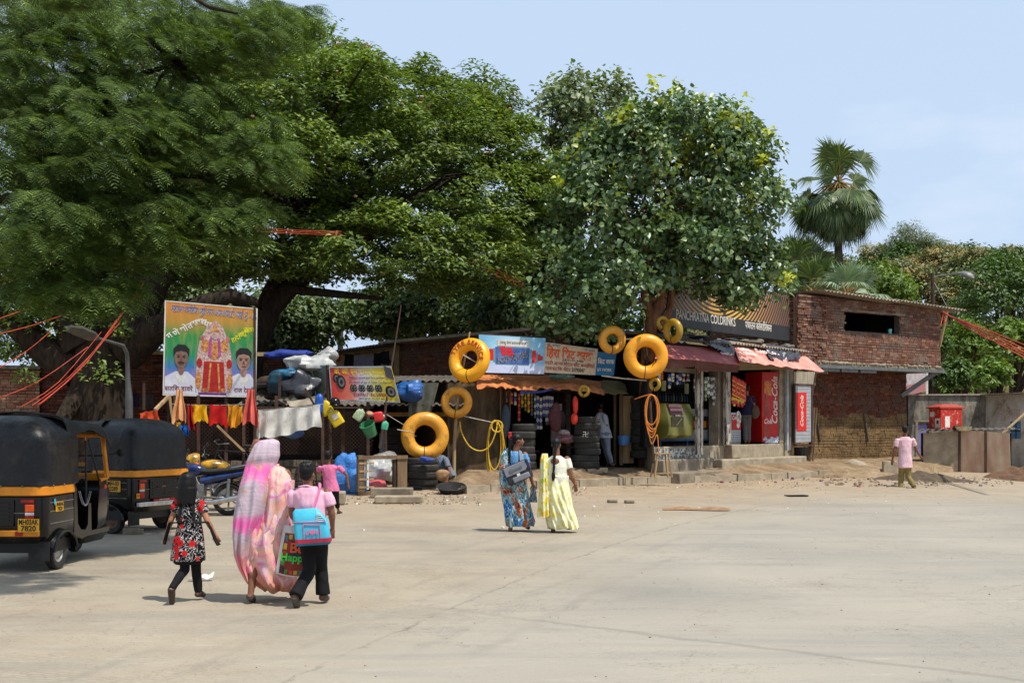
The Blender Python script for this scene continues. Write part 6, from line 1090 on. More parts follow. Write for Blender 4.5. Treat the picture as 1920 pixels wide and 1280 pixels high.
    def legs_(s,m,name='trousers',fl=.05,gap=.012,to=.98,wr=.01,w=1.0,knee=1.0):
        J=s.J;H=s.H;mb=MB();w=s.w*w;mb.loft([ring(J['hip']+Vector((0,0,.04*H)),.092*H*w+gap,.068*H*w+gap),ring(J['hip'],.1*H*w+gap,.078*H*w+gap),ring(J['hip']-Vector((0,0,.05*H)),.095*H*w+gap,.075*H*w+gap)])
        for i in (0,1):hj,kn,an=J['hp'][i],J['kn'][i],J['an'][i];e=kn.lerp(an,to);mb.sph(hj,.055*H*w+gap,None,12,8);mb.tube([hj,hj.lerp(kn,.5),kn],[.055*H*w+gap,.046*H*w+gap,.037*H*w*knee+gap],14);mb.sph(kn,.037*H*w*knee+gap,None,10,7);mb.tube([kn,kn.lerp(e,.5),e],[.037*H*w*knee+gap,.034*H*w*knee+gap,fl*H*.62+gap*.5],14)
        return s.cloth(name,mb,m,wr)
    def shoes(s,m,name='shoe',grow=.008,sole=None):
        for i in (0,1):
            an,toe=s.J['an'][i],s.J['toe'][i];H=s.H;d=(toe-an);hl=an-Vector((0,0,.012*H))-Vector((d.x,d.y,0)).normalized()*.018*H if abs(d.z) < .06*H else an-d.normalized()*.012*H;mb=MB();mb.tube([hl,hl.lerp(toe,.45)+Vector((0,0,.004)),toe],[.024*H+grow,.023*H+grow,.016*H+grow],12,flat=.9);remesh(name,mb,s.vox,m,s.o,s.M,2)
    def hair(s,style,m=None):
        c=s.J['head'];k=s.hh/.23;ro=s.ro;q=s.q;mb=MB()
        if style == 'short':
            mb.sph(q(0,-.02,.042),(.082*k,.094*k,.084*k),ro,16,12);mb.sph(q(0,-.045,-.01),(.07*k,.06*k,.05*k),ro,12,8)
            for i in range(60):a=i*2.4;r_=.075*math.sqrt((i+1)/60);p_=q(r_*math.cos(a),-.02+r_*math.sin(a)*1.05,.045+.082*math.sqrt(max(0,1-(r_/.083)**2)));mb.tube([p_,p_+ro @ Vector((random.uniform(-.02,.02),random.uniform(-.02,.02),random.uniform(-.002,.012)))*k*1.3],[.013*k,.004*k],5)
        elif style == 'bob':
            L_=s.p(0,930)[2];mb.sph(q(0,-.012,.045),(.088*k,.098*k,.083*k),ro,18,12);rg=[]
            for z,rx,ry,yo in ((.06,.088,.095,-.01),(0,.096,.098,-.02),(-.08,.1,.09,-.03),(-.16,.1,.075,-.04),(-.215,.085,.055,-.045)):rg.append([q(rx*math.cos(a)*(1+.04*math.sin(11*a)),min(.05,yo+ry*math.sin(a)),z) for a in [2*PI*j/36 for j in range(36)]])
            mb.loft(rg)
            for i in range(40):a=PI+PI*i/39;mb.tube([q(.1*math.cos(a),-.02+.09*math.sin(a),-.05),q(.095*math.cos(a)*random.uniform(.9,1.05),-.045+.065*math.sin(a),random.uniform(-.25,-.2))],[.012*k,.004*k],5)
        elif style == 'bun':
            mb.sph(q(0,-.016,.042),(.08*k,.094*k,.082*k),ro,16,12);mb.sph(q(0,-.07,-.01),(.06*k,.045*k,.05*k),ro,12,8)
        return s.cloth('hair',mb,m or M_hair,.002,30,1,min(s.vox,.007))
    def braid(s,pts,r,m=None):
        mb=MB();n=26;P_=[Vector(p) for p in pts]
        for i in range(n):
            u=i/(n-1)*(len(P_)-1);j=min(int(u),len(P_)-2);c=P_[j].lerp(P_[j+1],u-j);s_=(-1)**i;rr=r*(1-.35*i/n);mb.sph(c+Vector((s_*rr*.55,0,0)),(rr*.95,rr*.8,rr*1.25),Matrix.Rotation(s_*.5,3,'Y'),8,6)
        return s.cloth('braid',mb,m or M_hair,0,9,1,min(s.vox,.006))
    def drape(s,name,tab,m,nf=9,amp=.05,n=96,ph=0.0,twist=1.5,grow=1.0,parn=None,cap_=True,label=None,diag=0):
        """a draped cloth from a table of (row, left column, right column, depth half, y offset) in photo pixels"""
        tab=sorted(tab,key=lambda t_:t_[0]);rings=[];zs=np.linspace(tab[0][0],tab[-1][0],60)
        for zi,py in enumerate(zs):
            v=[np.interp(py,[t_[0] for t_ in tab],[t_[c] for t_ in tab]) for c in (1,2,3,4)];u=zi/59;cx=(v[0]+v[1])/2;c=s.p(cx,py,v[3]);rx=(v[1]-v[0])/2/s.s;rg=[]
            for j in range(n):
                a=2*PI*j/n;am=amp*(.35+grow*u);f_=1+am*(math.sin(nf*a+ph+twist*u*3+2*mnoise.noise(Vector((a,u*3,ph))))+.5*math.sin(nf*1.7*a-twist*u*5+ph));f2=1+am*.35*math.sin(nf*a+ph+twist*u*3)*abs(math.sin(a));rg.append(c+Vector((rx*math.cos(a)*(1+am*.25*math.sin(nf*a)),v[2]*math.sin(a)*f_,diag*rx*math.cos(a)+(.012*math.sin(a*5+ph) if u > .97 else 0))))
            rings.append(rg)
        mb=MB();mb.loft(rings,caps=cap_);mb.xf(s.M);o=part(name,mb,m,s.o,60)
        if label:o['label']=label
        return o
    def eyes(s):
        k=s.hh/.23
        for x in (-.03,.03):
            mb=MB();mb.sph(s.q(x,.073,.012),(.013*k,.009*k,.009*k),s.ro,10,8);mb.xf(s.M);e=part('eye',mb,M_white,s.o);mb=MB();mb.sph(s.q(x,.079,.012),(.006*k,.004*k,.006*k),s.ro,8,6);mb.xf(s.M);part('iris',mb,M_black,e)
            mb=MB();mb.tube([s.q(x-.018,.082,.03),s.q(x,.088,.036),s.q(x+.018,.082,.032)],.0035*k,5);mb.xf(s.M);part('eyebrow',mb,M_hair,s.o)
V3=Vector
# ---- fabrics
def pat_dress(t,b):
    v=t.co();d=t.voro(11,v);vine=t.math('ABSOLUTE',t.math('SUBTRACT',t.noise(16,3,.5,v,1.5),.5));c=t.mix(t.math('SUBTRACT',1,t.step(vine,.012,.03)),b,(196,190,186));c=t.mix(t.math('SUBTRACT',1,t.step(d,.34,.4)),c,(190,26,26));return t.mix(t.math('SUBTRACT',1,t.step(d,.1,.16)),c,(110,10,14))
M_dress=cloth_mat('floral_black_cloth',(20,18,20),pat=pat_dress,folds=.4);M_blk=cloth_mat('black_cloth',(20,19,21),(28,27,30));M_pinksh=cloth_mat('pale_pink_shirt',(230,176,194),(220,164,184),folds=.7);M_pinkd=cloth_mat('deeper_pink_shirt',(216,120,158),(204,106,146),folds=.7)
def pat_veil(t,b):
    z=t.sep()[2];w_=t.noise(2.2,3,.5,None,.8);st=t.wave(26,5,2,t.co((.5,.5,1)),'Z',dsc=.35);c=t.mix(t.step(st,.3,.7),(206,188,196),(160,138,152));band=t.math('SINE',t.math('ADD',t.math('MULTIPLY',z,13),t.math('MULTIPLY',w_,9)));c=t.mix(t.math('MULTIPLY',t.step(band,.0,.95),.9),c,(232,96,168));c=t.mix(t.math('MULTIPLY',t.step(t.noise(5,4,.6),.56,.64),.6),c,(190,150,110));return t.mix(t.math('MULTIPLY',t.step(z,.62,.3),.7),c,(226,150,130))
M_veil=cloth_mat('pink_lilac_veil',(200,190,205),pat=pat_veil,folds=.6)
def pat_sari(t,b):
    z=t.sep()[2];st=t.wave(30,6,2,t.co((.6,.6,1)),'Z',dsc=.3);c=t.ramp(t.noise(3.4,4,.55,None,1.2),[(.3,(214,70,130)),(.4,(236,150,176)),(.48,(240,186,160)),(.55,(222,190,196)),(.63,(226,130,170)),(.72,(176,110,76))]);c=t.mix(t.math('MULTIPLY',t.step(st,.4,.8),.28),c,(140,92,84));fl=t.voro(9);c=t.mix(t.math('MULTIPLY',t.math('SUBTRACT',1,t.step(fl,.2,.32)),t.step(t.noise(3,2),.5,.54)),c,(200,62,96));return t.mix(t.math('MULTIPLY',t.math('SUBTRACT',1,t.step(t.math('ADD',z,t.math('MULTIPLY',t.noise(3),.2)),.26,.4)),.7),c,(196,122,70))
M_sari1=cloth_mat('pink_peach_sari',(230,170,160),pat=pat_sari,folds=.6)
def pat_blue(t,b):
    v=t.co((1,1,.8));n=t.noise(3.6,2,.4,v,1.6);c=t.ramp(n,[(.3,(28,108,168)),(.42,(126,158,158)),(.5,(90,118,122)),(.55,(186,92,36)),(.62,(112,52,34)),(.7,(52,120,160))],'CONSTANT');l=t.math('ABSOLUTE',t.math('SUBTRACT',t.noise(7,2,.5,v,2),.5));return t.mix(t.math('SUBTRACT',1,t.step(l,.01,.025)),c,(206,220,224))
M_sari2=cloth_mat('blue_print_sari',(60,120,160),pat=pat_blue,folds=.5)
def pat_yel(t,b):
    c=t.mix(t.step(t.noise(7,4,.6),.5,.6),(226,222,176),(218,210,128));c=t.mix(t.math('MULTIPLY',t.step(t.voro(9),.5,.62),.4),c,(238,240,222));z=t.sep()[2];return t.mix(t.math('MULTIPLY',t.step(t.noise(14,3),.56,.62),.5),c,(206,196,60))
M_sari3=cloth_mat('pale_yellow_sari',(228,222,160),pat=pat_yel,folds=.5)
def pat_pallu(t,b):
    c=t.mix(t.step(t.noise(11,3,.6),.5,.56),(226,220,170),(224,190,50));return t.mix(t.step(t.noise(9,3,.6,t.co(loc=(3,1,2))),.58,.64),c,(176,196,60))
M_pallu3=cloth_mat('yellow_pallu',(228,200,90),pat=pat_pallu,folds=.5)
M_cream2=cloth_mat('cream_blouse',(228,226,206),(216,212,190),folds=.4);M_blueb=cloth_mat('blue_blouse',(28,120,186),pat=lambda t,b:t.mix(t.step(t.wave(16,3,2),.8,.9),b,(170,210,226)),folds=.4)
def pat_stripe(t,b):return t.mix(t.math('MULTIPLY',t.step(t.wave(22,0,0,None,'X'),.6,.8),.5),b,(240,214,220))
M_stripe=cloth_mat('striped_pink_shirt',(216,176,184),(206,162,172),pat=pat_stripe,folds=.7);M_khaki=cloth_mat('khaki_trousers',(140,124,74),(122,106,62),folds=.7);M_greyt=cloth_mat('grey_trousers',(92,90,88),(78,76,75));M_greys=cloth_mat('pale_grey_shirt',(160,164,172),(140,144,152));M_indigo=cloth_mat('indigo_shirt',(38,30,62),(28,24,48));M_bolive=cloth_mat('dull_blue_grey',(112,122,138),(92,100,116))
M_leather=mat('brown_leather',(70,52,44),(50,38,32),.6,sc=9,bump=.2,dirt=.3);M_sole=mat('dusty_sole',(92,82,72),(74,66,58),.85,sc=12,bump=.3,dirt=.4)
# ---------------------------------------------------------------- girl in the black floral dress
g=Person('girl in a black and red floral dress holding out the ends of her black scarf',352,11.2,1.22,M_skinC,w=.92,vox=.0075);p=g.p
g.body(dict(head=p(352,906),neck=p(353,931),hip=p(354,1008),sh=(p(334,944),p(376,944)),el=(p(322,974,-.02),p(391,978,-.02)),wr=(p(311,1003,.02),p(402,1001,.02)),hd=(V3((-.3,.1,-1)),V3((.45,.1,-1))),hp=(p(346,1018),p(364,1018)),kn=(p(348,1066,-.02),p(363,1072,.1)),an=(p(334,1098,-.22),p(366,1112,.12)),toe=(p(332,1126,-.16),p(371,1121,.22))),hh=.205,pitch=.05,curl=(.9,.9))
g.legs_(M_blk,'leggings',fl=.04,gap=.008,to=1.0,w=.86)
mb=MB();mb.loft([ring(p(353,933),.055,.045),ring(p(353,940),.11,.065),ring(p(354,958),.118,.085),ring(p(355,985),.115,.09),ring(p(354,1010),.148,.115),ring(p(353,1035),.16,.125),ring(p(352,1050),.165,.13)])
for i in (0,1):sh=g.J['sh'][i];e=sh.lerp(g.J['el'][i],.5);mb.sph(sh,.052,None,12,8);mb.tube([sh,sh.lerp(e,.5),e],[.05,.056,.046],14)
g.cloth('dress',mb,M_dress,.008);g.hair('bob')
mb=MB();mb.loft([ring(p(352,1048),.155,.12),ring(p(352,1057),.12,.1)]);g.cloth('underskirt',mb,M_blk,.004)
mb=MB()
for s_,ex in ((-1,p(309,1018)),(1,p(411,1021))):
    sh=g.J['sh'][0 if s_ < 0 else 1];wr=g.J['wr'][0 if s_ < 0 else 1];pts=[p(353+s_*9,935,-.06),sh+V3((-s_*.045,-.085,-.05)),sh+V3((-s_*.03,-.1,-.17)),wr+V3((-s_*.05,-.06,.12)),wr+V3((s_*.012,-.02,-.06)),ex+V3((s_*.0,-.02,0))];mb.tube(pts,[.012,.02,.021,.02,.022,.026],10,flat=.5)
g.cloth('scarf',mb,M_blk,.003);g.shoes(M_leather)
# ---------------------------------------------------------------- woman in the pink veil
w=Person('woman under a billowing pink and lilac veil and peach sari, hand raised to her head',492,11.25,1.56,M_skinB,vox=.009);p=w.p
w.body(dict(head=p(500,847),neck=p(503,876),hip=p(498,985),sh=(p(472,888),p(536,888)),el=(p(462,880,.12),p(545,925,.02)),wr=(p(471,845,.06),p(549,962,.08)),hd=(V3((.3,-.1,.75)),V3((.1,.2,-1))),hp=(p(486,985),p(510,985)),kn=(p(480,1060,-.08),p(528,1050,.15)),an=(p(477,1108,-.16),p(545,1106,.16)),toe=(p(478,1124,-.06),p(549,1118,.3))),curl=(.8,.9),thumbs=((1,0,0),(-1,0,0)))
w.drape('sari',[(900,470,552,.14,.0),(945,468,548,.15,0),(985,462,545,.19,0),(1020,455,547,.21,0),(1050,452,553,.22,.02),(1075,460,556,.21,.03),(1095,478,556,.19,.04),(1108,494,545,.13,.05)],M_sari1,nf=7,amp=.17,ph=1,twist=2.4)
w.drape('shoulder_drape',[(874,512,534,.08,.0),(882,506,544,.12,-.01),(900,500,549,.15,-.03),(930,496,549,.165,-.03),(955,492,546,.17,-.02),(985,484,540,.18,-.01),(1020,474,520,.16,-.02),(1050,468,500,.12,-.03)],M_sari1,nf=6,amp=.16,ph=3,diag=-.35,label='peach floral end of the sari thrown over the right shoulder')
w.drape('veil',[(823.5,489,512,.05,.0),(826,482,520,.08,.0),(832,476,524,.11,-.0),(845,470,524,.13,-.01),(858,464,525,.135,-.02),(868,461,521,.12,-.02),(882,458,517,.14,-.03),(905,452,513,.17,-.05),(935,446,511,.19,-.06),(965,441,506,.2,-.06),(1000,439,494,.2,-.05),(1035,442,484,.18,-.04),(1060,450,477,.14,-.03),(1085,462,478,.1,-.02),(1100,471,480,.05,-.02)],M_veil,nf=7,amp=.13,ph=2,diag=.12)
mb=MB();[mb.torus(w.J['wr'][0]+V3((0,0,.02*i)),.032,.004,None,20,6) for i in range(2)];mb.xf(w.M);part('bangle',mb,mat('gold',(200,150,60),rough=.3,metal=.8),w.o)
w.shoes(mat('dark_sandal',(58,48,44),rough=.6),'sandal',.004)
# ---------------------------------------------------------------- boy with the blue bag
b=Person('boy in pale pink shirt and black trousers with a turquoise bag on his back',585,11.0,1.38,M_skinB,vox=.0085);p=b.p
b.body(dict(head=p(576,889),neck=p(578,911),hip=p(588,1006),sh=(p(550,925),p(613,924)),el=(p(546,962,.03),p(622,962,.0)),wr=(p(553,984,.12),p(622,990,.05)),hd=(V3((.2,.3,-1)),V3((-.1,.1,-1))),hp=(p(577,1015),p(598,1015)),kn=(p(580,1068,.0),p(598,1070,.12)),an=(p(561,1112,-.22),p(602,1118,.12)),toe=(p(562,1136,-.12),p(606,1128,.24))),hh=.21,yaw=-.25,pitch=.0,curl=(.8,.6))
b.legs_(M_blk,fl=.075,to=.98,w=.92,knee=1.1);b.top_(.62,-.05,.016,m=M_pinksh,puff=1.35,wr=.014,wide=1.03);b.hair('short');b.shoes(M_sole)
mb=MB();mb.tube([p(561,911,-.05),p(578,909,-.085),p(594,914,-.05)],.013,8,flat=.7);b.cloth('collar',mb,M_pinksh,.002)
t_=thing('shoulder_bag','turquoise school bag with pink strap and red base on the back of the boy','bag',b.M @ p(592,1015,-.2));M_turq=mat('turquoise_nylon',(72,184,212),(60,168,198),.6,sc=5,bump=.3,dirt=.05);M_turqd=mat('blue_nylon',(34,120,150),rough=.6,dirt=0)
mb=MB();mb.loft([rrect(-.135,.17,-.055,.055,.04,0),rrect(-.14,.185,-.06,.06,.04,.03),rrect(-.15,.165,-.058,.058,.04,.22),rrect(-.15,.1,-.045,.045,.03,.3),rrect(-.13,.07,-.02,.02,.012,.33)]);Mb=b.M @ Matrix.Translation(p(590,1016,-.19)) @ Matrix.Rotation(-.06,4,'Y');part('bag_body',mb.xf(Mb),M_turq,t_)
mb=MB();mb.loft([rrect(-.139,.189,-.064,.064,.04,.018),rrect(-.141,.19,-.066,.066,.04,.055)]);part('red_band',mb.xf(Mb),mat('crimson_trim',(200,44,72),rough=.6,dirt=0),t_)
mb=MB();mb.loft([rrect(-.134,.172,-.056,.056,.04,-.006),rrect(-.138,.184,-.062,.062,.04,.016)]);part('bag_base',mb.xf(Mb),M_turqd,t_)
M_pk=mat('pink_strap',(222,120,164),rough=.7,dirt=0)
mb=MB();[mb.tube([(-.15,-.062,.215),(.16,-.062,.205)],.004,6),mb.tube([(-.05,-.064,.19),(.1,-.065,.18),(.1,-.066,.07)],.004,6),mb.tube([(-.05,-.064,.19),(-.05,-.066,.07)],.004,6)];part('pink_piping',mb.xf(Mb),M_pk,t_)
text('B♥B',.05,Mb @ Matrix.Translation((.03,-.07,.11)) @ Matrix.Rotation(R(90),4,'X'),M_pk,t_,off=.02)
mb=MB();
for k in range(5):mb.tube([(.06+.004*k,-.06,.22+.018*k),(.17-.012*k,-.055,.2+.02*k)],.003,5)
part('white_stripes',mb.xf(Mb),M_white,t_)
mb=MB();mb.tube([p(590,955,-.14),p(597,935,-.1),p(602,914,-.06),p(600,906,0),p(596,915,.08)],.016,8,flat=.35);mb.xf(b.M);part('strap',mb,M_pk,t_)
# carrier bag between woman and boy
t_=thing('carrier_bag','plastic shopping bag printed Be Happy in green, red and black squares, held by the boy','bag',b.M @ p(545,1080,.1));Mc_=b.M @ Matrix.Translation(p(547,1079,.08)) @ Matrix.Rotation(.09,4,'Y')
t=NT('clear_plastic_edge');M_clear=t.fin((196,192,186),.2,0,.6)
def bagf(s_):return lambda u,v:Mc_ @ V3((-.17+.31*u+.04*v*(1-u),s_*(.03*math.sin(PI*u)*math.sin(PI*min(1,v*1.1))+.004)+.006*math.sin(u*19+v*7),.46*v-.02*math.sin(PI*u)*(1-v)))
mb=MB();mb.sheet(bagf(-1),16,18,0,.004);mb.sheet(bagf(1),16,18,0,.004);part('bag_film',mb,M_clear,t_)
cols=[(40,36,44),(188,60,34),(60,140,60),(206,160,50),(96,40,40),(46,110,120)]
def onb(u,v,off):q=bagf(-1)(u,v);return q+V3((0,-off,0))
def patch(u0,u1,v0,v1,off,m,nm,par):mb=MB();mb.sheet(lambda u,v:onb(u0+(u1-u0)*u,v0+(v1-v0)*v,off),8,8,0,.002);return part(nm,mb,m,par)
pb=patch(.1,.96,.03,.85,.006,flat('bag_maroon',(128,40,32)),'printed_panel',t_)
for i in range(5):
    for j,u in enumerate((.12,.83)):patch(u,u+.12,.06+i*.155,.06+i*.155+.12,.009,flat('bagsq%d' % ((i+j*2) % 6),cols[(i*2+j) % 6]),'print_square',pb)
for i in range(4):patch(.27+.14*i,.38+.14*i,.74,.83,.009,flat('bagsq%d' % ((i+3) % 6),cols[(i*3+1) % 6]),'print_square',pb);patch(.27+.14*i,.38+.14*i,.05,.13,.009,flat('bagsq%d' % ((i+1) % 6),cols[(i*3+2) % 6]),'print_square',pb)
patch(.36,.78,.42,.7,.009,flat('bag_navy',(36,32,58)),'print_square',pb)
text('Be',.13,Mc_ @ Matrix.Translation((.02,-.052,.255)) @ Matrix.Rotation(R(90),4,'X'),flat('bag_orange',(206,84,40)),pb,off=.03);text('Happy',.1,Mc_ @ Matrix.Translation((.0,-.052,.165)) @ Matrix.Rotation(R(90),4,'X'),flat('bag_green',(44,180,60)),pb,off=.03)
# ---------------------------------------------------------------- smaller boy further on
c_=Person('small boy in a pink shirt with dark trousers running past the blue sack',622,21.5,1.14,M_skinB,vox=.0085);p=c_.p
c_.body(dict(head=p(615,856),neck=p(616,870),hip=p(621,915),sh=(p(601,876),p(636,876)),el=(p(592,885,.12),p(650,890,.0)),wr=(p(598,890,.26),p(653,908,-.02)),hp=(p(614,918),p(628,918)),kn=(p(612,942,.06),p(629,940,.12)),an=(p(614,962,-.05),p(632,960,.2)),toe=(p(615,967,.08),p(636,964,.3))),hh=.2)
c_.legs_(M_blk,fl=.05,to=.6,w=.95);c_.top_(.6,-.12,.014,m=M_pinkd,puff=1.2,wr=.012,wide=1.08);c_.hair('short');c_.shoes(M_leather)
# ---------------------------------------------------------------- woman in the blue sari, face turned right
e=Person('woman in blue and rust sari looking right, grey satchel across her back',972,18.7,1.56,M_skinB,vox=.0085);p=e.p
e.body(dict(head=p(971,826),neck=p(966,845),hip=p(970,905),sh=(p(952,852),p(984,852)),el=(p(944,880,.02),p(993,885,.0)),wr=(p(946,902,.1),p(999,908,.03)),hp=(p(964,905),p(978,905)),kn=(p(962,950,.05),p(983,948,.12)),an=(p(957,988,-.03),p(988,984,.1)),toe=(p(957,994,.12),p(992,992,.22))),hh=.215,yaw=-1.35,pitch=-.02,w=None) if False else e.body(dict(head=p(971,826),neck=p(966,845),hip=p(970,905),sh=(p(952,852),p(984,852)),el=(p(944,880,.02),p(993,885,.0)),wr=(p(946,902,.1),p(999,908,.03)),hp=(p(964,905),p(978,905)),kn=(p(962,950,.05),p(983,948,.12)),an=(p(957,988,-.03),p(988,984,.1)),toe=(p(957,994,.12),p(992,992,.22))),hh=.215,yaw=-1.3,pitch=-.02)
e.eyes();e.hair('bun');e.top_(.5,.45,.008,'blouse',M_blueb,wr=.004,neckr=.35)
e.drape('sari',[(880,956,986,.1,0),(905,952,988,.13,0),(935,948,992,.15,.0),(960,946,998,.17,.02),(978,948,1003,.18,.03),(986,950,1000,.17,.03)],M_sari2,nf=9,amp=.16,ph=4,twist=2.2)
e.drape('pallu',[(840,948,958,.05,-.02),(850,940,960,.09,-.03),(875,935,956,.1,-.04),(905,937,958,.1,-.05),(935,941,962,.09,-.06),(958,946,966,.07,-.06),(966,949,966,.05,-.06)],M_sari2,nf=4,amp=.1,ph=1)
mb=MB();mb.tube([p(957,822,-.1),p(955,850,-.12),p(956,872,-.13)],[.03,.022,.012],8);e.cloth('ponytail',mb,M_hair,.002)
mb=MB();[mb.sph(p(955+random.uniform(-3,3),815+random.uniform(-4,5),-.08),.018,None,7,5) for _ in range(12)];mb.xf(e.M);part('red_hair_flower',mb,M_red,e.o)
e.shoes(M_leather,'sandal',.003)
t_=thing('satchel','grey and navy school satchel hanging diagonally from the shoulder of the blue sari woman','bag',e.M @ p(970,905,-.2));Ms=e.M @ Matrix.Translation(p(971,884,-.17)) @ Matrix.Rotation(-.4,4,'Y');M_sg=mat('satchel_grey',(128,130,138),(112,114,122),.6,sc=8,dirt=.1);M_sd=mat('satchel_dark',(52,50,56),rough=.6,dirt=.1);M_sn=mat('satchel_navy',(44,46,92),rough=.6,dirt=.1)
mb=MB();mb.loft([rrect(-.2,.2,-.07,.05,.03,-.15),rrect(-.21,.21,-.075,.05,.03,-.1),rrect(-.21,.21,-.06,.05,.03,.12),rrect(-.2,.2,-.03,.03,.02,.15)]);part('bag_body',mb.xf(Ms),M_sd,t_)
mb=MB();mb.loft([[V3((x,y,z)) for x,y,z in ((-.2,-.085,-.01),(.13,-.085,-.01),(.17,-.085,.03),(.17,-.07,.14),(-.2,-.07,.14))],[V3((x,y,z)) for x,y,z in ((-.2,-.07,-.01),(.13,-.07,-.01),(.17,-.07,.03),(.17,-.05,.14),(-.2,-.05,.14))]]);fl_=part('flap',mb.xf(Ms),M_sg,t_,bevel=.01)
text('Sports',.085,Ms @ Matrix.Translation((-.02,-.0875,.06)) @ Matrix.Rotation(R(90),4,'X') @ Matrix.Rotation(.03,4,'Z'),M_steel,fl_,off=.02,shear=.2)
mb=MB();mb.b2((.172,-.084,-.02),(.215,-.05,.145));part('navy_corner',mb.xf(Ms),M_sn,t_,bevel=.01);mb=MB();mb.b2((-.03,-.095,-.055),(.02,-.07,-.015));part('white_buckle',mb.xf(Ms),M_white,t_);mb=MB();mb.loft([[V3((x,y,-.14+.09*k)) for x,y in ((-.12,-.1),(.16,-.1),(.16,-.07),(-.12,-.07))] for k in (0,1)]);part('front_pocket',mb.xf(Ms),M_sg,t_,bevel=.015)
mb=MB();mb.tube([p(979,870,-.15),p(977,858,-.12),p(976,846,-.06),p(976,845,.02)],.03,8,flat=.2);mb.xf(e.M);part('strap',mb,M_sg,t_)
# cloth bag in her hand
mb=MB();mb.sheet(lambda u,v:e.M @ (p(1003,912,.02)+V3((-.03+.1*u*(.4+.8*v)-.05*v,.02*math.sin(u*6),-.25*v-.0))),8,10,0,.03);top('cloth_bag',mb,M_sari2,'small folded printed cloth bag between the two sari women','bag')
# ---------------------------------------------------------------- woman in the yellow sari
y=Person('woman in pale yellow sari and cream blouse, long black plait down her back',1045,18.5,1.55,M_skinB,vox=.0085,w=1.14);p=y.p
y.body(dict(head=p(1043,834),neck=p(1043,853),hip=p(1044,915),sh=(p(1026,861),p(1063,861)),el=(p(1020,890,.02),p(1071,892,.0)),wr=(p(1022,912,.14),p(1079,908,.02)),hd=(V3((.2,.4,-1)),V3((.1,.15,-1))),hp=(p(1037,915),p(1052,915)),kn=(p(1037,955,.05),p(1053,953,.1)),an=(p(1037,990,-.02),p(1062,985,.12)),toe=(p(1037,998,.1),p(1070,992,.2))),hh=.215,yaw=-.25)
y.hair('bun');y.braid([p(1041,838,-.12),p(1039,855,-.14),p(1038,875,-.16),p(1037,884,-.17)],.02);mb=MB();mb.tube([p(1037,884,-.17),p(1037,893,-.17),p(1036,901,-.17)],[.025,.034,.012],8);y.cloth('braid_end',mb,M_hair,.002)
y.top_(.55,.38,.01,'blouse',M_cream2,wr=.004,neckr=.42,puff=1.15)
mb=MB();mb.sph(p(1040,864,-.112),(.075,.03,.055),None,14,10);y.cloth('bare_back',mb,M_skinB,0)
y.drape('sari',[(884,1024,1062,.12,0),(900,1020,1066,.15,0),(925,1018,1070,.18,0),(950,1021,1074,.18,.0),(975,1024,1082,.18,.01),(990,1028,1085,.17,.02)],M_sari3,nf=9,amp=.14,ph=2,twist=2.6)
y.drape('pallu',[(850,1016,1027,.04,-.02),(860,1013,1028,.09,-.03),(885,1012,1027,.1,-.05),(915,1011,1028,.1,-.07),(945,1009,1030,.1,-.08),(967,1007,1031,.09,-.09)],M_pallu3,nf=6,amp=.2,ph=5,twist=.2)
mb=MB();[mb.torus(y.J['wr'][1]+V3((0,0,.01+.012*i)),.028,.004,Matrix.Rotation(.2,3,'Y'),20,6,mi=i % 2) for i in range(4)];mb.xf(y.M);part('bangles',mb,[MC['gold'],M_red],y.o);y.shoes(M_leather,'sandal',.003)
# ---------------------------------------------------------------- man walking at the right
m1=Person('man in a striped pale pink shirt and khaki trousers walking past the rubble heap',1695,29.5,1.64,M_skinB,vox=.0095,w=.9);p=m1.p
m1.body(dict(head=p(1698,807),neck=p(1697,818),hip=p(1697,866),sh=(p(1683,824),p(1711,824)),el=(p(1677,845,.0),p(1719,841,.08)),wr=(p(1675,862,.08),p(1728,855,.1)),hd=(V3((0,.3,-1)),V3((.7,.2,-.7))),hp=(p(1692,868),p(1702,868)),kn=(p(1692,893,.1),p(1703,893,.0)),an=(p(1689,915,.02),p(1709,912,-.2)),toe=(p(1687,919,.25),p(1706,918,-.06))),hh=.215,yaw=-.7)
m1.legs_(M_khaki,fl=.055,w=1.0);m1.top_(.62,-.22,.018,m=M_stripe,puff=1.2,wr=.012,wide=1.05);m1.hair('short');m1.shoes(M_leather)
# ---------------------------------------------------------------- man leaning in the kiosk, man inside the shop, crouching man, rickshaw driver
m2=Person('man in a grey shirt and trousers leaning into the kiosk beside the tall tyre stack',1133,29.7,1.6,M_skinB,gzv=.66,vox=.01);p=m2.p
m2.body(dict(head=p(1127,762,.35),neck=p(1128,773,.22),hip=p(1134,816,-.03),sh=(p(1123,777,.25),p(1133,778,.05)),el=(p(1122,795,.4),p(1137,797,.0)),wr=(p(1120,802,.6),p(1139,818,.0)),hp=(p(1131,816,.08),p(1136,816,-.08)),kn=(p(1136,843,.06),p(1139,843,-.1)),an=(p(1143,868,.0),p(1146,868,-.1)),toe=(p(1137,872,.05),p(1152,872,-.1))),yaw=.3,pitch=-.5)
m2.legs_(M_bolive,fl=.055);m2.top_(.95,-.1,.016,m=M_greys,puff=1.3);m2.hair('short');m2.shoes(M_leather)
cp_=SP.hit(1400,790,1.0);wpt=SP.M @ cp_;m3=Person('customer in an indigo shirt and grey trousers with a satchel inside the drinks shop',1399,33.6,1.68,M_skinB,gzv=1.15,vox=.01);p=m3.p
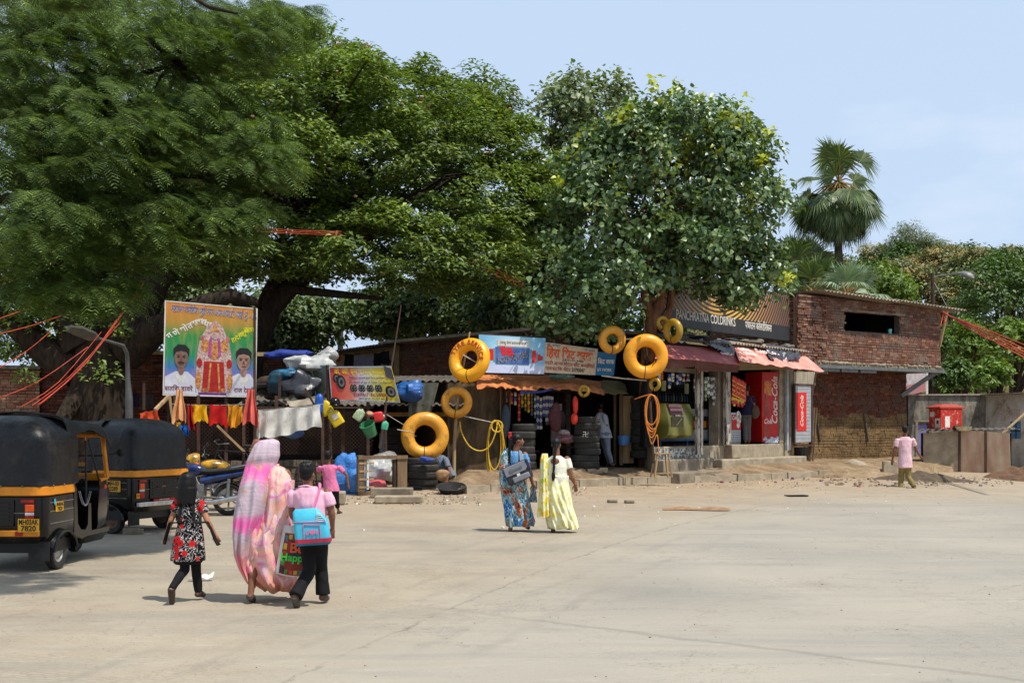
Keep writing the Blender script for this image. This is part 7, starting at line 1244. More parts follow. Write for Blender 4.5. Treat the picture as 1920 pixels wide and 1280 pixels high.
m3.body(dict(head=p(1400,729),neck=p(1400,741),hip=p(1399,776),sh=(p(1390,745),p(1411,745)),el=(p(1388,760,.02),p(1414,762,0)),wr=(p(1393,770,.12),p(1408,775,.14)),hp=(p(1395,778),p(1403,778)),kn=(p(1397,803,.0),p(1403,803,.02)),an=(p(1397,826,-.05),p(1404,826,0)),toe=(p(1396,830,.15),p(1405,830,.2))),yaw=.3)
m3.legs_(M_greyt,fl=.05);m3.top_(.6,-.05,.016,m=M_indigo);m3.hair('short');m3.shoes(M_leather)
mb=MB();mb.blob(m3.M @ p(1415,772,-.05),(.12,.07,.2),.1,4,14,10);mb.tube([m3.M @ p(1412,760,-.05),m3.M @ p(1406,745,-.1),m3.M @ p(1400,742,0)],.015,6);top('shoulder_satchel',mb,mat('olive_canvas',(92,78,62),rough=.9),'drab canvas satchel hanging from the customer inside the shop','bag')
m4=Person('mechanic in a blue grey shirt crouching behind the big yellow tube',833,27.0,1.6,M_skinB,vox=.01);p=m4.p
m4.body(dict(head=p(815,848,.5),neck=p(820,853,.4),hip=p(838,890,.3),sh=(p(818,858,.5),p(834,860,.2)),el=(p(812,880,.5),p(842,882,.1)),wr=(p(806,892,.3),p(838,900,-.0)),hp=(p(834,892,.4),p(840,892,.2)),kn=(p(818,884,.35),p(824,886,.1)),an=(p(832,910,.4),p(838,912,.15)),toe=(p(822,914,.35),p(828,916,.1))),pitch=-.5,yaw=.8)
m4.legs_(M_greyt,fl=.05);m4.top_(.7,-.05,.018,m=M_bolive,wide=1.1);m4.hair('short');m4.shoes(M_leather)
# driver seated in the near rickshaw: built in place with an upright trunk, knees forward
cm=M1 @ V3((.05,1.1,.7));m5=Person('driver in a white shirt sitting at the front of the nearest rickshaw',CX+cm.x/cm.y*F,cm.y,1.6,M_skinB,gzv=0,vox=.01)
def L5(x,y_,z):q=M1 @ V3((x,y_,z));return m5.M.inverted() @ q
m5.body(dict(head=L5(.02,1.12,1.42),neck=L5(0,1.1,1.27),hip=L5(0,1.06,.8),sh=(L5(-.2,1.1,1.2),L5(.2,1.1,1.2)),el=(L5(-.28,1.22,1.0),L5(.28,1.22,1.0)),wr=(L5(-.28,1.4,1.0),L5(.28,1.4,1.0)),hp=(L5(-.1,1.1,.78),L5(.1,1.1,.78)),kn=(L5(-.15,1.5,.76),L5(.15,1.5,.76)),an=(L5(-.15,1.52,.42),L5(.15,1.52,.42)),toe=(L5(-.15,1.68,.38),L5(.15,1.68,.38))),hh=.21)
m5.legs_(M_khaki);m5.top_(.6,-.02,.016,m=cloth_mat('white_shirt',(210,210,206)));m5.hair('short')
# ================================================================ PAVEMENT, RUBBLE, KERB
kb=[(1560,884,893),(1380,890,902),(1210,894,907),(1080,899,913),(960,905,919),(870,911,926)]
rn=random.Random(12);pts=[(lambda g_:g_)(G(a,c)) for a,b_,c in kb]
mb=MB();n=0
for i in range(len(pts)-1):
    a,b_=pts[i],pts[i+1];L_=(b_-a).length;k=max(1,int(L_/.6));u=(b_-a).normalized();ro=Matrix.Rotation(math.atan2(u.y,u.x),3,'Z')
    for j in range(k):c_=a.lerp(b_,(j+.5)/k);mb.box(c_+Vector((rn.uniform(-.02,.02),.1+rn.uniform(-.02,.02),.08+rn.uniform(-.02,.01))),(L_/k-.02,.2,.2),ro @ Matrix.Rotation(rn.uniform(-.03,.03),3,'Y'))
mb.jit(.012,4);kb_=struct('kerb',mb,M_concp)
t=NT('trodden_dirt');c=t.ramp(t.noise(1.6,7,.7),[(.3,(104,84,64)),(.5,(140,118,92)),(.7,(166,146,118))]);c=t.mix(t.math('MULTIPLY',t.step(t.noise(16,4,.7),.54,.66),.5),c,(84,70,56));t.bump(t.noise(10,6,.75),.9,.05);M_dirt=t.fin(c,.96,0,.1)
def edge_z(x,y):# height of the raised verge behind the kerb
    q=sorted(pts,key=lambda p_:p_.x);xs_=[p_.x for p_ in q];ky=np.interp(x,xs_,[p_.y for p_ in q]);t_=(y-ky-.12)/1.2;k=min(1,max(0,t_));z=gz(x,y)+.12+.2*k+.05*mnoise.noise(Vector((x*1.1,y*1.1,0)))+.02*mnoise.noise(Vector((x*4,y*4,0)))
    fx=min(1,max(0,(x+1.9)/.8))*1.0;return z if t_ > 0 else gz(x,y)-.3,fx
vs=[];fs=[];nx,ny=90,26;q=sorted(pts,key=lambda p_:p_.x);xs_=[p_.x for p_ in q]
for j in range(ny+1):
    for i in range(nx+1):
        x=-1.6+(14.5+1.6)*i/nx;ky=np.interp(x,xs_,[p_.y for p_ in q])+(max(0,x-9.5))*.75;y=ky+.12+7*(j/ny)**1.5;z=gz(x,y)+.13+.2*min(1,(y-ky-.12)/1.2)+.05*mnoise.noise(Vector((x*1.1,y*1.1,0)))+.02*mnoise.noise(Vector((x*4,y*4,0)));z=z-.3*max(0,1-i/3)-(.45*max(0,1-j/2) if i > nx*.66 else 0);vs.append((x,y,z))
for j in range(ny):
    for i in range(nx):a=j*(nx+1)+i;fs.append((a,a+1,a+nx+2,a+nx+1))
mb=MB();mb.add(vs,fs);struct('dirt_verge',mb,M_dirt,ang=80)
M_soil=mat('dark_soil',(104,88,70),(76,64,52),.97,sc=5,bump=1,bd=.05,dirt=.3)
def heap(name,c,rx,ry,h,m,label,amp=.25,seed=0):
    mb=MB();n1,n2=36,14
    vs=[Vector(c)+Vector((0,0,h))];
    for i in range(1,n2+1):
        for j in range(n1):a=2*PI*j/n1;r_=i/n2;zz=h*(1-r_)**1.1;p=Vector((rx*r_*math.cos(a),ry*r_*math.sin(a),zz));q_=p+Vector(c)+Vector((seed,0,0));p.z += amp*h*(mnoise.noise(q_*2)+.5*mnoise.noise(q_*6))*(1-r_*.6)*2-(.1 if i == n2 else 0);vs.append(Vector(c)+p)
    fs=[(0,1+j,1+(j+1) % n1) for j in range(n1)]+[(1+(i-1)*n1+j,1+i*n1+j,1+i*n1+(j+1) % n1,1+(i-1)*n1+(j+1) % n1) for i in range(1,n2) for j in range(n1)];mb.add(vs,fs)
    o=top(name,mb,m,label,'heap',ang=80);o['kind']='structure';return o
g1=G(1745,905);heap('soil_heap',g1+V3((0,1.0,.0)),1.7,.8,.26,M_soil,'dark soil heap spilling in front of the closed stall');g1=G(1600,900);heap('rubble_heap',g1+V3((0,1.6,.05)),2.2,.8,.2,M_dirt,'low spread of dirt below the mud wall',.4,3);g1=G(1925,905);heap('earth_heap',g1+V3((.6,1.5,0)),1.3,1.2,.4,mat('brown_soil',(122,92,66),(92,68,50),.97,sc=5,bump=1,bd=.05),'brown earth bank at the end of the stall',.3,6)
def rock(px,py,sx,sy,sz,m,label,name='rock',rz=0,seed=0,amp=.25,up=.4):
    p_=G(px,py);mb=MB();mb.blob((0,0,sz*up),(sx,sy,sz),amp,1.2/max(sx,.1),14,9,seed=seed,rot=None);mb.xf(Matrix.Translation(p_) @ Matrix.Rotation(rz,4,'Z'));o=top(name,mb,m,label,name.replace('_',' '),ang=25);return o
def slab(px,py,s_,m,label,rz=0,rx=0,name='slab',lift=0):
    p_=G(px,py);mb=MB();mb.box((0,0,s_[2]/2+lift),s_,Matrix.Rotation(rx,3,'X'));mb.xf(Matrix.Translation(p_) @ Matrix.Rotation(rz,4,'Z'));return top(name,mb,m,label,name.replace('_',' '),bevel=.02)
rock(1598,888,.48,.4,.28,M_concp,'large pale broken boulder lying below the mud wall',seed=2);slab(1575,876,(1.5,.9,.14),M_conc,'flat grey concrete slab behind the pale boulder',.3,.06,lift=.12);o=rock(1632,872,.42,.3,.16,M_white,'crumpled white sack on the rubble by the mud wall','sack',seed=5,amp=.4,up=1.2)
slab(1660,884,(.8,.5,.1),M_concp,'small pale slab lying behind the walking man',-.3,.1);slab(1668,890,(.42,.12,.4),M_concp,'square pale stone standing up beside the walking man',.1);slab(748,942,(.95,.45,.14),M_concp,'long pale paving slab in front of the wooden window frame',.05);slab(735,932,(.85,.4,.2),M_conc,'rough grey stone block behind the long paving slab',-.05)
slab(600,944,(1.0,.6,.24),M_concp,'pale concrete block beneath the blue tarpaulin bundle',.1)
rb=MB();rbb=MB()
def scatter(mb_,x0,x1,y0,y1,n,smin,smax,seed,mi=0,zf=None):
    r_=random.Random(seed)
    for i in range(n):
        px,py=r_.uniform(x0,x1),r_.uniform(y0,y1);p_=G(px,py);s_=r_.uniform(smin,smax)*r_.uniform(.5,1);ro=Matrix.Rotation(r_.uniform(0,6),3,'Z') @ Matrix.Rotation(r_.uniform(-.5,.5),3,'X');mb_.box(p_+V3((0,0,s_*.25)),(s_,s_*r_.uniform(.5,1),s_*r_.uniform(.3,.7)),ro,mi,r_.uniform(.5,.9))
scatter(rb,560,900,922,946,300,.02,.08,1);scatter(rb,860,1100,912,928,160,.02,.06,2);scatter(rb,1100,1560,896,915,220,.015,.06,3);scatter(rb,1540,1760,880,912,260,.03,.12,4);scatter(rb,1720,1900,892,908,140,.03,.1,5);scatter(rb,0,1900,940,1270,150,.006,.022,6);scatter(rb,600,1900,915,960,260,.008,.03,7)
o=top('gravel',rb,mat('rubble_stone',(158,140,116),(124,108,88),.95,sc=2,bump=.4),'scattered stones and broken rubble along the road edge','gravel',kind='stuff',ang=20)
lt=MB();scatter(lt,560,900,925,946,36,.03,.08,11);scatter(lt,1080,1560,898,922,34,.02,.06,12);scatter(lt,1560,1900,895,915,30,.04,.1,13,1);scatter(lt,1200,1560,893,905,36,.04,.12,14,1);scatter(lt,600,1700,940,1000,24,.02,.07,15)
top('litter',lt,[M_white,mat('litter_red',(150,60,50),(60,90,130),.7,sc=2)],'scraps of paper and plastic scattered by the kerb','litter',kind='stuff',ang=20)
p_=G(1308,957);mb=MB();mb.sheet(lambda u,v:p_+V3((-.68+1.3*u,.12*v-.06+.06*math.sin(u*5),.015+.03*abs(math.sin(u*6))*v+.02*v)),24,4,0,.01);top('cardboard_strip',mb,mat('brown_cardboard',(158,124,92),(134,100,70),.9),'torn brown cardboard strip lying on the road','cardboard')
p_=G(372,1090);mb=MB();mb.sheet(lambda u,v:p_+V3((-.12+.26*u,.08*v+.05*u,.01+.05*u*v+.03*abs(math.sin(u*8)))),12,5,0,.003);top('torn_newspaper',mb,M_white,'scrap of printed paper on the ground behind the girl','paper')
for px,py,lb_ in ((1148,942,'broken brick lying on the road right of the yellow sari'),(1180,943,'small brick chip beyond the broken brick'),(1493,930,'flat dark rag on the road before the shop step')):slab(px,py,(.2,.12,.07) if 'rag' not in lb_ else (.5,.25,.03),M_conc if 'rag' not in lb_ else M_dark,lb_,.3,name='brick' if 'rag' not in lb_ else 'rag')
# ================================================================ TYRES AND TUBES
TP=thing('tyre','tyre','tyre',(0,0,-50));part('tread',tyre_mb(.31,.19,48).xf(Matrix.Translation((0,0,-50))),M_rubberd,TP);TPs=[TP]
used=[False]
def tyre(M_,label,group=None):
    if not used[0]:
        used[0]=True;o=TP;ch=list(o.children);o.matrix_local=M_;WM[o.name]=M_
        for c_ in ch:WM[c_.name]=M_.copy()
        o['label']=label
        if group:o['group']=group
        return o
    return dup(TP,M_,label,group)
def stack(px,py_top,n,d,base_py,labels,group,r=1.0,seed=0,hgt=None):
    r_=random.Random(seed);b_=P(px,base_py,d);tp=P(px,py_top,d);h=(tp.z-b_.z)/n
    for i in range(n):lb_=labels if isinstance(labels,str) else labels[min(i,len(labels)-1)];k=h/.19;tyre(LOC(b_+V3((r_.uniform(-.035,.035),r_.uniform(-.03,.03),h*(i+.5))),r_.uniform(0,6),(r*r_.uniform(.94,1.05),r*r_.uniform(.94,1.05),k*.98),rx=r_.uniform(-.02,.02)),lb_,group)
ordn=['bottom','second','third','fourth','fifth','sixth','seventh','top']
def names(n,where):return [('%s tyre of the stack %s' % (('bottom','second from bottom','third from bottom','fourth from bottom','fifth from bottom','sixth from bottom','seventh from bottom','eighth from bottom')[i] if i < n-1 else 'topmost',where)) for i in range(n)]
stack(792,857,5,26.6,922,names(5,'under the big worn yellow tube'),'tyres stacked at the roadside',1.12,1);stack(981,794,7,28.6,892,names(7,'behind the two sari women'),'tyres stacked at the roadside',1.0,2)
stack(1100,781,8,29.0,876,names(8,'beside the man leaning into the kiosk'),'tyres stacked at the roadside',1.06,3);stack(1203,745,8,30.6,858,names(8,'in the shade against the drinks shop'),'tyres stacked at the roadside',1.0,4);stack(738,800,5,29.5,880,names(5,'in the dark of the tyre shed'),'tyres stacked at the roadside',1.1,5)
mb=MB();mb.tube([P(1098,814,28.64)+V3((-.06,0,.06)),P(1098,814,28.64)+V3((0,0,.06)),P(1098,814,28.64)+V3((0,0,-.06)),P(1098,814,28.64)+V3((.06,0,-.06))],.008,4);mb.tube([P(1098,814,28.64)+V3((-.06,0,-.06)),P(1098,814,28.64)+V3((-.06,0,0)),P(1098,814,28.64)+V3((.06,0,0)),P(1098,814,28.64)+V3((.06,0,.06))],.008,4);nt=bpy.data.objects.get('tyre.017');top('chalk_mark',mb,M_white,'white swastika luck mark painted on the stack beside the kiosk','painted mark')
rn=random.Random(6)
for i,(px,py) in enumerate(((1078,884),(1090,884),(1098,887),(1110,882),(1122,884),(1070,880),(1132,880),(1116,889))):
    p_=P(px,py,28.6);mb=MB();mb.box(p_,(.2,.11,.09),Matrix.Rotation(rn.uniform(-.5,.5),3,'Z'));top('brick',mb,M_concp,'pale brick under the tall tyre stack','brick','bricks under the tall tyre stack',bevel=.008)
def tube_(px,py,d,Ro,ri,yaw,tilt,m,label,roll=0,valve=True):
    """inflated ring; Ro outer radius, ri tube radius"""
    p_=P(px,py,d);M_=Matrix.Translation(p_) @ Matrix.Rotation(yaw,4,'Z') @ Matrix.Rotation(tilt,4,'X') @ Matrix.Rotation(R(90),4,'X') @ Matrix.Rotation(roll,4,'Z')
    o=thing('inner_tube',label,'inner tube',p_-V3((0,0,Ro)));mb=MB();mb.torus((0,0,0),Ro-ri,ri,None,56,20,0,1,lambda a,b_:1+.02*math.sin(a*3+px)+(.012*math.sin(a*40)*(math.cos(b_) < -.3)));part('ring',mb.xf(M_),m,o,80)
    mb=MB();mb.torus((0,0,0),Ro-ri,ri+.006,None,6,20);mb=MB();a=R(265);c_=Matrix.Rotation(a,3,'Z');mb.torus(c_ @ V3((Ro-ri,0,0)),ri+.006,.009,c_ @ Matrix.Rotation(R(90),3,'X'),24,6);part('tie_strap',mb.xf(M_),M_rubber,o)
    if valve:mb=MB();mb.tube([(-(Ro-2*ri),0,0),(-(Ro-2*ri)+.05,0,.0)],.008,6);part('valve',mb.xf(M_),M_steel,o)
    return o,M_
o1,Mt=tube_(880,675,27.2,.53,.15,R(-28),R(-12),M_tube1,'bright yellow tube with TYRE SERVICE painted on it, highest on the pole',R(12))
for i,(ch,a) in enumerate(zip('TYREJERVICE'.replace('J','S'),[160,144,128,112,88,73,58,43,31,17,1])):
    a=R(a-14);rr=.385;M_=Mt @ Matrix.Translation((rr*math.cos(a),rr*math.sin(a),.152)) @ Matrix.Rotation(a-R(90),4,'Z');text(ch,.165,M_,flat('brush_red',(176,34,14)),o1,off=.012,ext=.004)
tube_(856,754,27.4,.37,.096,R(-4),0,M_tube2,'small worn dirty yellow tube below the lettered one');tube_(797,817,26.7,.55,.152,R(10),R(-4),M_tube2,'big worn yellow tube resting on the roadside tyre stack')
tube_(1148,637,28.4,.345,.104,R(14),R(4),M_tube2,'yellow tube hanging under the peepal beside the blue sign');tube_(1211,668,27.9,.535,.154,R(0),0,M_tube3,'largest clean orange tube hung in front of the peepal trunk');tube_(1262,620,28.2,.3,.085,R(-52),R(6),M_tube4,'olive yellow tube turned sideways below the billboard');tube_(1242,605,28.6,.17,.05,R(20),0,M_tube4,'tiny tube hanging left of the sideways olive tube')
tube_(1228,720,27.9,.165,.045,R(-40),0,M_tube4,'little yellow ring above the coiled orange hose');tube_(1095,733,28.3,.15,.04,R(-20),0,M_tube4,'little yellow ring hanging under the orange tarpaulin')
mb=MB();mb.tube([P(851,905,27.5),P(852,830,27.5),P(856,770,27.5),P(862,720,27.5),P(881,622,27.5)],[.045,.04,.035,.03,.02],8);top('tube_pole',mb,M_woodp,'thin crooked wooden pole carrying the two upper yellow tubes','pole')
mb=MB();mb.tube([P(1225,868,28.1),P(1219,760,28.1),P(1214,680,28.15),P(1207,600,28.3),P(1197,545,28.6)],[.04,.035,.03,.012,.01],8);top('tube_pole',mb,M_woodd,'dark pole and cord from which the largest orange tube hangs','pole')
def smooth(P_,k=6):
    P_=[V3(p) for p in P_];Q=[P_[0]]+P_+[P_[-1]];out=[]
    for i in range(1,len(Q)-2):
        for j in range(k):t=j/k;out.append(.5*((2*Q[i])+(Q[i+1]-Q[i-1])*t+(2*Q[i-1]-5*Q[i]+4*Q[i+1]-Q[i+2])*t*t+(3*Q[i]-Q[i-1]-3*Q[i+1]+Q[i+2])*t**3))
    return out+[P_[-1]]
def rope(name,pts_,r,m,label,sag=0,par=None,cat='rope'):
    P_=[V3(q) for q in pts_];out=[]
    for i in range(len(P_)-1):
        for k in range(8):u=k/8;out.append(P_[i].lerp(P_[i+1],u)-V3((0,0,sag*4*u*(1-u))))
    out.append(P_[-1]);mb=MB();mb.tube(out,r,6);return top(name,mb,m,label,cat,ang=60) if par is None else part(name,mb,m,par,60)
M_rope=mat('white_cord',(186,178,164),rough=.9);rope('tie_rope',[P(745,805,26.5),P(776,811,26.4)],.012,M_rope,'white cord knotted round the big worn tube');rope('tie_rope',[P(722,775,26.9),P(760,798,26.6)],.01,M_rope,'grey cord from the aerial pole to the big worn tube');rope('tie_rope',[P(868,665,27.0),P(912,690,27.4)],.014,M_rope,'pale stick pushed through the lettered tube');rope('tie_rope',[P(870,780,27.3),P(925,792,27.6)],.01,M_rope,'white cord from the small worn tube to the yellow hose');rope('tie_rope',[P(1197,545,28.6),P(1195,480,29)],.01,M_woodd,'dark cord rising into the peepal from the orange tube')
def coil(px,py,d,rx,ry,n,r,m,label,ends=(),seed=0,name='air_hose'):
    r_=random.Random(seed);pts_=[];k=d/F
    for i in range(n*24+1):
        a=2*PI*i/24+PI/2;q=i/24;w_=1+.14*math.sin(q*2.1+seed);h_=1+.18*math.sin(q*1.7+seed*2);pts_.append(P(px,py,d)+V3((rx*k*math.cos(a)*w_+.01*math.sin(q*3),.02*math.sin(q*5)-.01*q*.3,-ry*k*(1-math.sin(a))*h_+ry*k*.0)))
    o=thing(name,label,'hose',P(px,py,d)-V3((0,0,2*ry*k)));mb=MB();mb.tube(pts_,r,6);part('coiled_hose',mb,m,o,80)
    for j,e_ in enumerate(ends):mb=MB();E_=smooth([P(*q) for q in e_]);mb.tube(E_,r,6);part('loose_end',mb,m,o,80)
    return o
M_hy=mat('yellow_hose',(214,176,46),(198,158,36),.5,sc=20,dirt=.15);M_ho=mat('orange_hose',(214,128,48),(196,112,38),.5,sc=20,dirt=.1)
coil(928,788,27.6,14,56,3,.017,M_hy,'yellow air hose looped on the tin wall post',[[(862,790,27.5),(866,812,27.5),(880,836,27.5),(900,845,27.5),(918,836,27.5),(930,808,27.5),(932,790,27.6)],[(940,795,27.5),(945,830,27.5),(948,842,27.6)]],1)
mb=MB();mb.torus(P(932,799,27.5),.13,.017,Matrix.Rotation(R(90),3,'X'),28,6);part('hose_loop',mb,M_hy,bpy.data.objects['air_hose'])
coil(1222,740,27.7,12,34,7,.013,M_ho,'orange air hose coiled on the pole below the largest tube',[[(1190,748,28),(1208,742,27.8),(1222,739,27.7)],[(1214,800,27.7),(1222,832,27.7),(1232,815,27.7),(1235,850,27.7)]],4)
# stool
s_=P(1240,893,28.2);so=thing('wooden_stool','rough wooden stool standing before the coiled orange hose','stool',s_);M_=Matrix.Translation(s_+V3((0,0,-.02))) @ Matrix.Rotation(.2,4,'Z');hS=(893-850)/F*s_.y+.02;mb=MB();mb.box((0,0,hS),(.38,.28,.035));part('seat',mb.xf(M_),M_woodp,so,bevel=.006)
for x_,y_ in ((-1,-1),(1,-1),(1,1),(-1,1)):mb=MB();mb.bar((x_*.22,y_*.15,0),(x_*.13,y_*.1,hS-.015),.035,.035);part('leg',mb.xf(M_),M_woodp,so)
for y_ in (-1,1):mb=MB();mb.bar((-.2,y_*.14,.1),(.2,y_*.14,.1),.025,.02);part('stretcher',mb.xf(M_),M_woodp,so)
# buckets and basin
def bucket(px,py,d,r,h,m,label,rot=None,name='bucket'):
    o=thing(name,label,'bucket',P(px,py,d));M_=Matrix.Translation(P(px,py,d)) @ (rot or Matrix.Identity(4));mb=MB();mb.lathe([(r*.78,0),(r*.98,h*.94),(r*1.06,h*.95),(r*1.06,h),(r*.94,h),(r*.74,.02),(.002,.02)],(0,0,0),None,28);part('pail',mb.xf(M_),m,o);mb=MB();mb.tube([(r*math.cos(a),-.02-.35*r*math.sin(a),h*.96-.5*r*math.sin(a)) for a in [PI*k/14 for k in range(15)]],.005,5);part('handle',mb.xf(M_),M_steel,o);return o
bucket(1170,834,30.1,.17,.24,mat('blue_plastic',(70,124,184),(56,106,164),.45,sc=5,dirt=.2),'light blue bucket hanging beside the plank panel');bucket(697,815,26.2,.17,.3,mat('green_tin',(64,138,88),(50,118,74),.4,sc=5,dirt=.3),'battered green bucket tied up on the mesh fence',Matrix.Rotation(-.35,4,'Y') @ Matrix.Rotation(.5,4,'X'))
p_=G(846,925);mb=MB();mb.lathe([(.22,0),(.3,.16),(.33,.17),(.3,.18),(.2,.03),(.002,.03)],(0,0,0),None,26);mb.xf(Matrix.Translation(p_) @ Matrix.Rotation(.25,4,'X'));top('rubber_basin',mb,M_rubber,'black rubber basin on the ground below the tube pole','basin')
# jerrycans and small containers on the fence
def can(px,py,d,w_,h_,m,label,roll,name='jerrycan',rz=0):
    o=thing(name,label,'can',P(px,py,d));M_=Matrix.Translation(P(px,py,d)) @ Matrix.Rotation(roll,4,'Y') @ Matrix.Rotation(rz,4,'Z');mb=MB();mb.loft([rrect(-w_/2,w_/2,-w_*.32,w_*.32,w_*.18,z) for z in (-h_/2,-h_*.48)]+[rrect(-w_*.52,w_*.52,-w_*.34,w_*.34,w_*.2,z) for z in (-h_*.4,h_*.2)]+[rrect(-w_*.4,w_*.4,-w_*.24,w_*.24,w_*.15,h_*.4),rrect(-w_*.15,w_*.15,-w_*.12,w_*.12,w_*.1,h_*.46)]);part('container',mb.xf(M_),m,o);mb=MB();mb.lathe([(w_*.14,0),(w_*.14,h_*.08)],(0,0,h_*.46),None,12);part('screw_cap',mb.xf(M_),M_white,o);return o,M_
M_jy=mat('yellow_jerry',(214,184,20),(198,168,16),.4,sc=4,dirt=.15);can(611,764,26.0,.24,.34,M_jy,'upper yellow jerrycan tied to the fence, leaning left',-.5);o,M_=can(629,783,25.9,.26,.36,M_jy,'lower yellow jerrycan with a white label',-.55);mb=MB();mb.box((.02,-.095,.02),(.13,.006,.12));part('paper_label',mb.xf(M_),M_white,o)
can(674,777,26.0,.2,.26,mat('pale_green_can',(176,186,150),(130,150,110),.5,sc=12),'pale green tin with dark marks, tilted on the fence',.6,'tin_can');can(711,781,26.1,.22,.22,mat('red_plastic',(206,44,40),(186,34,32),.4,sc=4,dirt=.1),'red plastic container above the green bucket',1.4,'plastic_container');can(722,797,26.0,.14,.18,mat('mint_plastic',(80,190,150),rough=.4,dirt=.1),'small mint green container beside the green bucket',.2,'plastic_container')
mb=MB();mb.blob(P(692,776,26.2),(.09,.08,.07),.3,6,14,9);top('toy_ball',mb,mat('orange_mix',(206,120,50),(120,120,120),.5,sc=14),'small orange and grey toy between the hanging tins','toy');mb=MB();mb.sph(P(628,754,25.8),(.12,.12,.115));mb.torus(P(628,759,25.8),.118,.012,None,24,6);top('black_helmet',mb,M_bpaint,'round black helmet hanging in front of the tyre signboard','helmet')
# ================================================================ THE YARD: FENCE, WALL, JUNK, WASHING
FE=Frame(322,25.6,700,26.6)
s=thing('mesh_fence','rusty diamond mesh fence on iron posts behind the washing','fence',FE.w(2.2,0,.5),FE.a)
for px in (328,372,424,457,518,605,690):mb=MB();a=FE.hit(px,860);fb(mb,FE,a[0]-.035,a[0]+.035,-.03,.03,.3,2.35);part('post',mb,M_rustd,s)
mb=MB();z0,z1=FE.hit(500,852)[2],FE.hit(500,765)[2];L_=FE.L;st=.085;n_=int((L_+(z1-z0))/st)
for i in range(n_):
    x=i*st
    for sgn in (1,-1):
        xa_,xb_=(x-(z1-z0),x) if sgn > 0 else (x,x-(z1-z0));za_,zb_2=z0,z1;lo,hi=0.0,1.0
        for (a_,b_) in ((xa_,xb_),):
            if b_ != a_:
                t0,t1=(0-a_)/(b_-a_),(L_-a_)/(b_-a_);lo,hi=max(0,min(t0,t1)),min(1,max(t0,t1))
        if hi > lo:A_=FE.w(xa_+(xb_-xa_)*lo,sgn*.004,z0+(z1-z0)*lo);B_=FE.w(xa_+(xb_-xa_)*hi,sgn*.004,z0+(z1-z0)*hi);mb.tube([A_,B_],.0045,4)
part('wire_mesh',mb,M_rustd,s);mb=MB();mb.bar(FE.wp(407,797,-.1),FE.wp(462,850,-.1),.07,.05);part('diagonal_plank',mb,M_woodp,s);mb=MB();fb(mb,FE,0,FE.L,-.02,.02,z1,z1+.04);part('top_rail',mb,M_rustd,s)
LW_=Frame(330,26.2,700,27.4);s=thing('low_stone_wall','low rough grey stone wall behind the motorcycles','wall',LW_.w(2,0,.1),LW_.a);mb=MB()
for i in range(30):
    for j in range(5):fb(mb,LW_,i*LW_.L/30,(i+1)*LW_.L/30-.01,-.05-rn.uniform(0,.05),.3,.1+j*.16,.1+(j+1)*.16-.012)
mb.jit(.03,3);part('stonework',mb,mat('grey_rubble_wall',(122,112,98),(88,80,70),.95,sc=4,bump=.8,bd=.03,dirt=.4),s)
# dark clutter platform behind the fence
mb=MB();fb(mb,LW_,.2,4.6,.8,1.6,1.95,2.02);fb(mb,LW_,.2,4.6,1.7,1.75,.2,2.1);top('dark_scrap_shelf',mb,M_dark,'long dark scrap platform behind the mesh fence','platform')
mb=MB();mb.poly([P(536,760,26.3),P(590,745,26.5),P(600,746,27.2),P(545,752,27.2)],(0,0,1),.03);mb.poly([P(538,752,26.4),P(592,746,26.4),P(592,757,26.2),P(545,763,26.2)],(0,-1,0),.03);top('tin_shelf',mb,M_asb,'pale tin sheet shelf jutting out beside the jerrycans','shelf')
for i in range(22):
    px=500+rn.uniform(-10,120);py=rn.uniform(700,742);mb=MB();
    if i < 14:mb.blob(P(px,py,27.4+rn.uniform(-.3,.5)),(rn.uniform(.12,.35),.15,rn.uniform(.05,.13)),.4,3,16,9,seed=i);top('junk_bundle',mb,(M_dark,M_tin,M_poly,M_woodd)[i % 4],'%s drab bundle in the junk pile, %s' % (('sooty','tin grey','black plastic','brown')[i % 4],('lying lowest','upper left','near the teal bag','under the white plastic')[i//4]),'bundle','drab bundles in the junk pile')
def bag(px,py,d,rx,ry,rz_,m,label,seed,amp=.3,name='plastic_bag',fr=3.0):mb=MB();mb.blob(P(px,py,d),(rx,ry,rz_),amp,fr,34,20,seed=seed);return top(name,mb,m,label,'bag',ang=28)
M_pw=mat('milky_polythene',(186,186,182),(150,150,148),.35,sc=5,bump=.6,dirt=.15);M_tarpb=mat('sky_tarp',(66,132,200),(44,100,170),.4,sc=4,bump=.8,bd=.03,dirt=.12);M_teal=mat('teal_sheet',(28,74,92),(20,54,70),.45,sc=4,bump=.6,dirt=.3)
bag(585,682,27.2,.5,.35,.19,M_pw,'big pile of crumpled milky polythene over the junk',1,.4);bag(612,670,27.4,.24,.3,.2,M_pw,'peaked milky polythene bag rising from the pile',2,.4);bag(528,718,27.1,.36,.3,.28,M_teal,'teal plastic bundle beside the portrait banner',3);bag(568,722,26.9,.42,.3,.3,M_poly,'black plastic bundle under the milky polythene',4);bag(548,700,27.0,.3,.25,.12,mat('faded_blue_sheet',(60,120,150),(40,90,120),.5),'faded blue sheet draped over the black bundle',5,.4)
bag(765,733,27.6,.42,.3,.2,mat('deep_blue_tarp',(30,92,160),(22,70,130),.4,sc=4,bump=.6),'deep blue tarpaulin lump right of the tyre signboard',6);bag(545,665,28.0,.45,.2,.1,mat('royal_blue_cloth',(36,60,150),(26,44,116),.8),'royal blue cloth thrown over the roof edge',7,.5)
